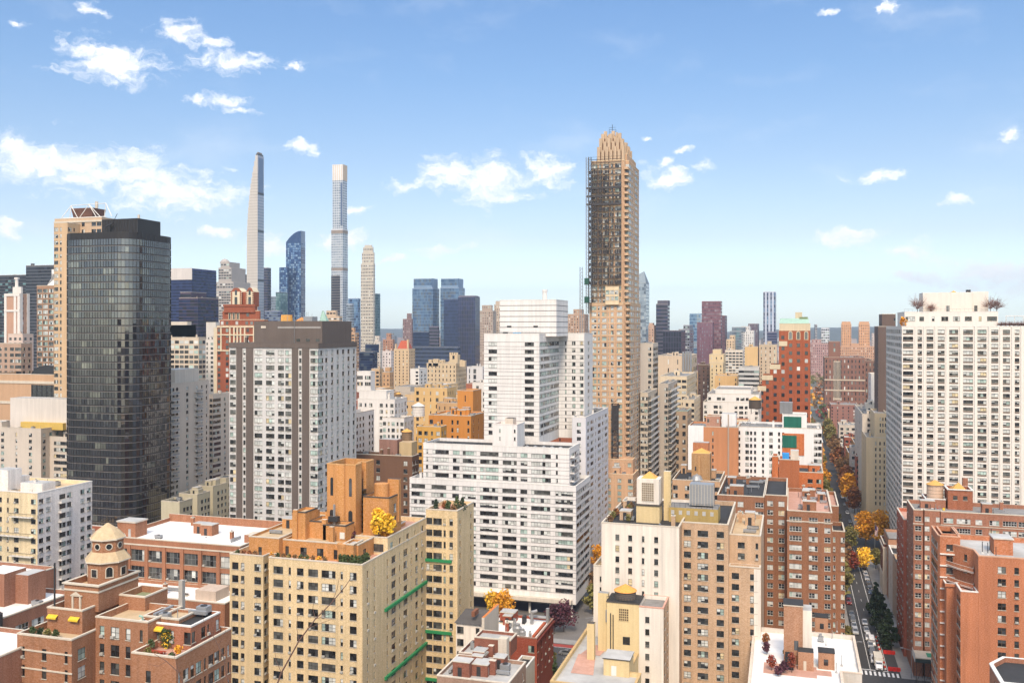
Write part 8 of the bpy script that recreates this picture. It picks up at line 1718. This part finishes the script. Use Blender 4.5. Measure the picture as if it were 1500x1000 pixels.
# left kerb, moving lane, right kerb (counted away from the crossing)
lk = ['black','grey','silver','grey','black']
def lane(nm, x, ys, cols, kinds, txt):
    for i, y in enumerate(ys):
        c = cols[i % len(cols)]; k = kinds[i % len(kinds)]
        car(x+rf.uniform(-.15, .15), y, k, c, '%s %s, %s %s' % (c, 'van' if k == 'van' else 'car', ordn[i] if i < 16 else 'farther', txt), rf.uniform(-.03, .03))
lane('left', 20.0, [262-50, 219, 226, 233, 240.5, 248], ['black','grey','silver','silver','black'], ['suv','sedan','sedan'], 'on the left kerb beside the white roof')
lane('left', 19.9, [322, 328.5, 335, 341.5, 356, 363, 371, 385, 399, 412, 425], ['silver','silver','grey','grey','dark red','black','grey'], ['suv','sedan'], 'on the left kerb past the crossing')
lane('mid', 23.6, [296, 303, 310, 317, 325, 333], ['white','grey','silver','white','silver','silver'], ['suv','suv','sedan','suv','sedan','sedan'], 'in the queue in the moving lane')
lane('right', 28.7, [315, 321.5, 329, 336, 345.5, 353, 360], ['black','grey','black','silver','black','black','navy'], ['suv','sedan','suv','sedan'], 'on the right kerb past the work zone')
lane('right', 28.5, [372, 378.5, 385, 391.5, 398, 404.5, 411, 418, 424.5, 431], ['navy','black','grey','silver','white','grey','silver','white'], ['sedan','suv'], 'on the right kerb before the golden trees')
for i in range(9):
    y = 480+i*12; car(20.2 if i % 2 else 28.6, y, 'sedan', ('white','silver','grey','black')[i % 4], 'far %s car parked on the narrow street between the trees' % ('white','silver','grey','black')[i % 4], group='far cars between the trees')
vx, vy = gnd(1283, 957); car(24.2, vy+9, 'van', 'white', 'white van behind the cream box truck in the moving lane', 0, group=None)
# box truck facing the camera
def box_truck():
    x, y = 24.4, 289; e = bpy.data.objects.new('box_truck', None); C.objects.link(e); e.location = (x, y, .015); tag(e, 'white box truck with a cream box waiting at the crossing', 'truck')
    b = MB(); CR = wallm('efe8d6', streak=.1); b.box(-1.15,1.15,1.2,6.6,.9,3.3,CR); link('cargo_box', b.mesh('cargo_box'), e)
    b = MB(); loft(b, [(-1.05,.9,.5,1.1),(-.85,1.0,.45,1.35),(-.25,1.05,.45,1.5),(.1,1.02,.45,2.35),(1.1,1.02,.45,2.45)], CM['white']); link('cab', b.mesh('cab'), e)
    b = MB(); b.face([(-.86,-.22,1.56),(.86,-.22,1.56),(.8,.06,2.28),(-.8,.06,2.28)], G_DARK); link('windscreen', b.mesh('windscreen'), e)
    b = MB(); b.box(-.8,.8,.9,6.4,.5,.9,DMETAL); link('chassis', b.mesh('chassis'), e)
    w_ = MB(); w_.rod((-.14,0,0),(.14,0,0),.45,TYRE,12); w_.rod((-.15,0,0),(.15,0,0),.25,RIM,8); wm = w_.mesh('wheel'); [link('wheel', wm, e, (s*.92, t, .45)) for s in (-1, 1) for t in (.1, 5.1)]
    h_ = MB(); h_.box(-.2,.2,-.06,.06,-.1,.1,LAMP); hm = h_.mesh('headlight'); [link('headlight', hm, e, (s*.66,-1.06,.9)) for s in (-1, 1)]
    b = MB(); b.box(-.4,.4,-1.1,-1.04,.6,.85,DMETAL); link('grille', b.mesh('grille'), e)
box_truck()
ORB = mat('orange barrier plastic', S('e0492a'), streak=0, fine=.05); REDB = mat('red barrier plastic', S('d8342a'), streak=0, fine=.05); WHB = mat('white barrier plastic', S('efeae4'), streak=0, fine=.05)
for i, y in enumerate((289.4, 304, 313.6)):
    b = MB(); [b.box(26.9+j*1.15, 27.98+j*1.15, y, y+.5, .02, 1.05, REDB) for j in range(3)]; [b.box(26.95+j*1.15, 27.9+j*1.15, y-.12, y+.62, .015, .2, REDB) for j in range(3)]; o = link('road_barrier', b.mesh('road_barrier')); tag(o, 'red water filled barrier across the work lane, %s the crossing' % ('nearest', 'second from', 'farthest from')[i], 'barrier', 'red road barriers')
for i in range(15):
    y = 290+i*1.95; b = MB(); x = 26.2-.02*i; b.lathe(x, y, [(.32,.015),(.24,.55)], ORB if i % 2 else WHB, 10); b.lathe(x, y, [(.24,.55),(.2,1.0),(0,1.02)], WHB if i % 2 else ORB, 10); o = link('traffic_drum', b.mesh('traffic_drum')); tag(o, 'orange and white drum in the row edging the work lane', 'traffic drum', 'traffic drums edging the work lane')
# flagpole
fx, fy = gnd(1281.5, 822); e = bpy.data.objects.new('flagpole', None); C.objects.link(e); e.location = (fx, fy, .14); tag(e, 'tall thin flagpole before the golden trees', 'flagpole'); b = MB(); zt = Hh(765, depth(fx, fy)); b.rod((0,0,0),(0,0,zt),.11,METAL,7,.06); b.lathe(0,0,[(0,zt-.05),(.14,zt+.1),(0,zt+.25)],YELLOWCAP,8); link('pole', b.mesh('pole'), e)
def flag():
    b = MB(); RD, WT, BL = wallm('b0322e', streak=0), wallm('efeae4', streak=0), wallm('2f3d74', streak=0); n = 8
    P = lambda u, v: (fx+.08+u*1.1+.12*sin(v*5), fy+.3*sin(u*5+v*3), .14+zt-1.2-v*4.4-u*.6)
    for i in range(n):
        for j in range(13):
            u0, u1, v0, v1 = i/n, (i+1)/n, j/13, (j+1)/13; m = BL if v0 < .4 and u0 < .5 else (RD if i % 2 == 0 else WT)
            b.face([P(u0,v0),P(u1,v0),P(u1,v1),P(u0,v1)], m)
    o = link('flag', b.mesh('flag')); tag(o, 'red white and blue striped flag hanging limp from the flagpole', 'flag')
flag()
# clubhouse and sidewalk shed at the right
def clubhouse():
    d = 346; x0, y0 = atd(1294.5, d); x1 = x0+18; B = Bd('clubhouse', 'small dark brick clubhouse with limestone ground floor and grey roof', x0+6, y0+8); V = wallm('e0d4bf', streak=.15); H = Hh(796, d)
    B.blk((x0, x1, y0, y0+14), 0, H, wallm('7d4f42', **BRK), Fs('s.s', fh=5.2, wh=2.4, sill=1.4, top=1.8, z0=7, fr='w', ac=0), Fs('s', fh=5), Fs('sss', fh=5.2, wh=2.4, sill=1.2, top=1.8, fr='w', ac=0), roof=mat('grey lead roof', S('a3a9a4'), streak=.1), cop=V)
    b = MB(); b.box(x0-.25, x1, y0-.25, y0-.01, 0, 7.4, V); b.box(x0-.25, x0-.01, y0, y0+14, 0, 7.4, V); b.box(x0-.35, x1, y0-.4, y0-.02, H-2, H-1.2, V); b.box(x0-.35, x0-.02, y0, y0+14, H-2, H-1.2, V); b.box(x0-.3, x0+1, y0-.3, y0-.02, 7.4, H-2, V); b.box(x0+2.4, x0+3.9, y0-.32, y0-.26, 2.5, 5.6, G_DARK); B.part('limestone_trim', b)
    b = MB(); b.box(x0+4.6, x0+8.6, y0-4.5, y0-.5, 3.2, 3.5, COPW); [b.rod((x0+4.8+3.6*i,y0-4.3,.14),(x0+4.8+3.6*i,y0-4.3,3.2),.08,METAL) for i in (0, 1)]; B.part('entrance_canopy', b); B.done()
clubhouse()
def shed():
    x0, y0 = 33.4, 280.5; B = Bd('sidewalk_shed', 'scaffold shed with green netting over the pavement at the brown brick house', x0, y0, 'scaffold'); DN = MATS['dark scaffold steel']
    b = MB(); [b.rod((x0+i*2.2,y0+j*5.4,.14),(x0+i*2.2,y0+j*5.4,7.4),.08,DN,5) for i in range(9) for j in (0, 1)]; [b.rod((x0+i*2.2,y0,.3),(x0+(i+1)*2.2,y0,7),.05,DN,4) for i in range(8)]; B.part('post', b, kind='stuff')
    b = MB(); b.box(x0-.3, x0+18, y0-.3, y0+6, 7.4, 7.7, wallm('c9bba6')); b.box(x0-.3, x0+18, y0-.35, y0-.25, 6.3, 7.38, wallm('39423f')); b.box(x0-.35, x0-.31, y0-.3, y0+6, 6.3, 8.5, wallm('e8e4dc')); B.part('deck', b)
    b = MB(); b.box(x0+3, x0+6.5, y0+.8, y0+4.2, 7.71, 7.78, wallm('3f8a6a')); B.part('netting', b); B.done()
    m = MB(); B2 = Bd('low_house', 'low podium with a tan paved roof beside the evergreens', 37, 300); B2.blk((34.2, TG['x0']+8 if False else 46, 312, 330), 0, 5.5, W_STONE, None, None, roof=R_TAN, par=.6); B2.clutter((34.5, 45, 313, 329), 4.9, 12, 401, W_STONE); B2.done()
shed()
# traffic lights and lamps at the left crossing
def street_lamp(x, y, label, dx):
    e = bpy.data.objects.new('street_lamp', None); C.objects.link(e); e.location = (x, y, .14); tag(e, label, 'street lamp', 'street lamps at the crossings'); b = MB(); b.rod((0,0,0),(0,0,8),.1,METAL,6,.07); b.rod((0,0,8),(dx*2.2,0,8.5),.06,METAL,5); link('pole', b.mesh('pole'), e); b = MB(); b.box(min(dx*2.2,dx*3),max(dx*2.2,dx*3),-.18,.18,8.4,8.58,METAL); link('lamp_head', b.mesh('lamp_head'), e)
def signal(x, y, label, dx):
    e = bpy.data.objects.new('traffic_light', None); C.objects.link(e); e.location = (x, y, .14); tag(e, label, 'traffic light', 'traffic lights at the crossings'); b = MB(); b.rod((0,0,0),(0,0,5.4),.1,METAL,6); b.rod((0,0,5.3),(dx*5,0,5.9),.07,METAL,5); link('pole', b.mesh('pole'), e); YL = wallm('d8a22e', streak=0); h = MB(); h.box(dx*5-.2,dx*5+.2,-.18,.18,4.9,6.0,YL); h2 = MB(); [h2.rod((dx*5,-.19,5.1+q*.32),(dx*5,-.24,5.1+q*.32),.11,DMETAL,8) for q in range(3)]; o = link('signal_head', h.mesh('signal_head'), e); link('lens', h2.mesh('lens'), o)
street_lamp(-47.2, 256.5, 'street lamp at the corner by the yellow house', -1); street_lamp(-62.5, 286, 'street lamp at the foot of the white complex corner', 1); street_lamp(16.6, 286.5, 'street lamp at the foot of the brown corner house', 1); street_lamp(32.6, 284.5, 'street lamp beside the scaffold shed', -1)
signal(-62.8, 257, 'traffic light on the red house side of the avenue', 1); signal(-47.6, 285.5, 'traffic light on the far side of the avenue by the white complex', -1); signal(16.8, 257, 'traffic light near the white roof house', 1)
# cars on the avenue
for i, (x, y, c, k) in enumerate(((-74, 262, 'black', 'suv'), (-84, 268, 'white', 'sedan'), (-66, 275, 'grey', 'sedan'), (-90, 276, 'silver', 'suv'), (-38, 263, 'black', 'sedan'))): car(x, y, k, c, '%s car on the avenue before the white complex, %s' % (c, ('by the red house', 'in the middle lane', 'at the crossing', 'on the bus lane side', 'near the lot line house')[i]), pi/2, group='cars on the avenue')
# tall blocks behind the viewpoint (they show as reflections in the glass fronts)
for i, (x, y, wd, dp, h) in enumerate(((-330, -120, 60, 30, 92), (-240, -90, 44, 34, 108), (-170, -140, 50, 30, 84), (-100, -100, 46, 34, 112), (30, -90, 40, 30, 96), (100, -130, 60, 30, 105), (190, -90, 50, 34, 80), (290, -120, 60, 30, 98))):
    B = Bd('apartment_tower', 'brown apartment block standing behind the viewpoint', x, y, 'building', 'blocks behind the viewpoint', indiv=False); B.blk((x-wd/2, x+wd/2, y-dp, y), 0, h, wallm(('8d6f5c','a58d78','6f5a4e')[i % 3], fine=.16, streak=.16), roof=R_GREY)
    m = MB()
    for fz in range(2, int(h/3)-1):
        for q in range(int(wd/3)-1): m.face([(x+wd/2-2-q*3, y+.05, fz*3), (x+wd/2-3.6-q*3, y+.05, fz*3), (x+wd/2-3.6-q*3, y+.05, fz*3+1.6), (x+wd/2-2-q*3, y+.05, fz*3+1.6)], G_DARK)
    B.part('window', m, kind='stuff')
# tanks on far roofs
for x, y, z, cn, street in TANKS[:26]: water_tank(x, y, z, 1.9, 3.2, 'wooden water tank on a %s house among %s' % (cn, street), group='small wooden water tanks among '+street)
x, y = TX(607, 372); water_tank(*TX(596, 384), Hh(668, 372)-1, 2.2, 3.6, 'dark wooden water tank on the black tar roof', WOOD, legs=6)
x, y = TX(1106, 520); water_tank(x, y, Hh(606, 520), 3.4, 5, 'dark water tank with an orange cone in front of the red stepped tower', wallm('5e5248', streak=.2), legs=3)
x, y = TX(1040, 470); water_tank(x, y, Hh(618, 470)-2, 2.8, 3.4, 'small dark water tank above the orange party wall', wallm('6b5c50', streak=.2), legs=1)
water_tank(*TX(613, 500), Hh(612, 500), 3.4, 5.5, 'white round water tank among the mustard houses', wallm('e6dfd4', streak=.1), wallm('d9d4ca'), legs=1)
# bare branches of a planter tree close below the viewpoint
def branch():
    e = bpy.data.objects.new('bare_branch', None); C.objects.link(e); BR = mat('twig bark', (.13,.075,.06), streak=.1); d = 14.0
    def P(px, py, dd=d): x, y = atd(px, dd); return (x, y, Hh(py, dd))
    e.location = P(405, 1060); o = np.array(P(405, 1060)); tag(e, 'thin bare branches of a planter tree close to the viewpoint', 'branch'); b = MB()
    def path(pts, r0, r1):
        n = len(pts)-1
        for i in range(n): b.rod(np.array(P(*pts[i]))-o, np.array(P(*pts[i+1]))-o, r0+(r1-r0)*i/n, BR, 5, r0+(r1-r0)*(i+1)/n)
    path([(380,1200),(396,1030),(412,985),(438,938),(462,906),(486,882),(506,858),(514,846)], .016, .004)
    for q in (((438,938),(434,915),(438,890)), ((462,906),(480,900),(498,886)), ((486,882),(494,862),(498,838)), ((412,985),(404,965),(402,948)), ((462,906),(458,890),(462,872)), ((450,920),(470,912),(490,905))): path(list(q), .005, .0018)
    link('twig', b.mesh('twig'), e); b = MB()
    path([(250,1200),(272,1010),(262,985),(244,968),(226,957)], .01, .004); path([(330,1200),(336,1010),(327,960),(312,930),(318,900)], .009, .003)
    for q in (((262,985),(256,962),(250,945)), ((244,968),(232,975),(216,972)), ((327,960),(338,935),(340,905)), ((312,930),(300,915),(296,898)), ((320,945),(330,925),(328,890)), ((272,1010),(286,990),(292,975))): path(list(q), .004, .0015)
    link('twig', b.mesh('twig'), e)
branch()
# ---------------------------------------------------------------- air
hz = MB(); HZM = bpy.data.materials.new('haze air'); HZM.use_nodes = True; t = HZM.node_tree; t.nodes.clear(); vo = N(t, 'ShaderNodeVolumePrincipled'); vo.inputs['Color'].default_value = (.78,.89,1,1); vo.inputs['Density'].default_value = HAZE; vo.inputs['Anisotropy'].default_value = .3; ou = N(t, 'ShaderNodeOutputMaterial'); t.links.new(vo.outputs[0], ou.inputs['Volume'])
hz.box(-9800, 9900, -320, 9900, -1.2, 520, HZM); o = link('haze', hz.mesh('haze')); tag(o, 'thin blue air over the whole city', 'haze', kind='stuff')
print('fillers', nfill, 'objects', len(bpy.data.objects))
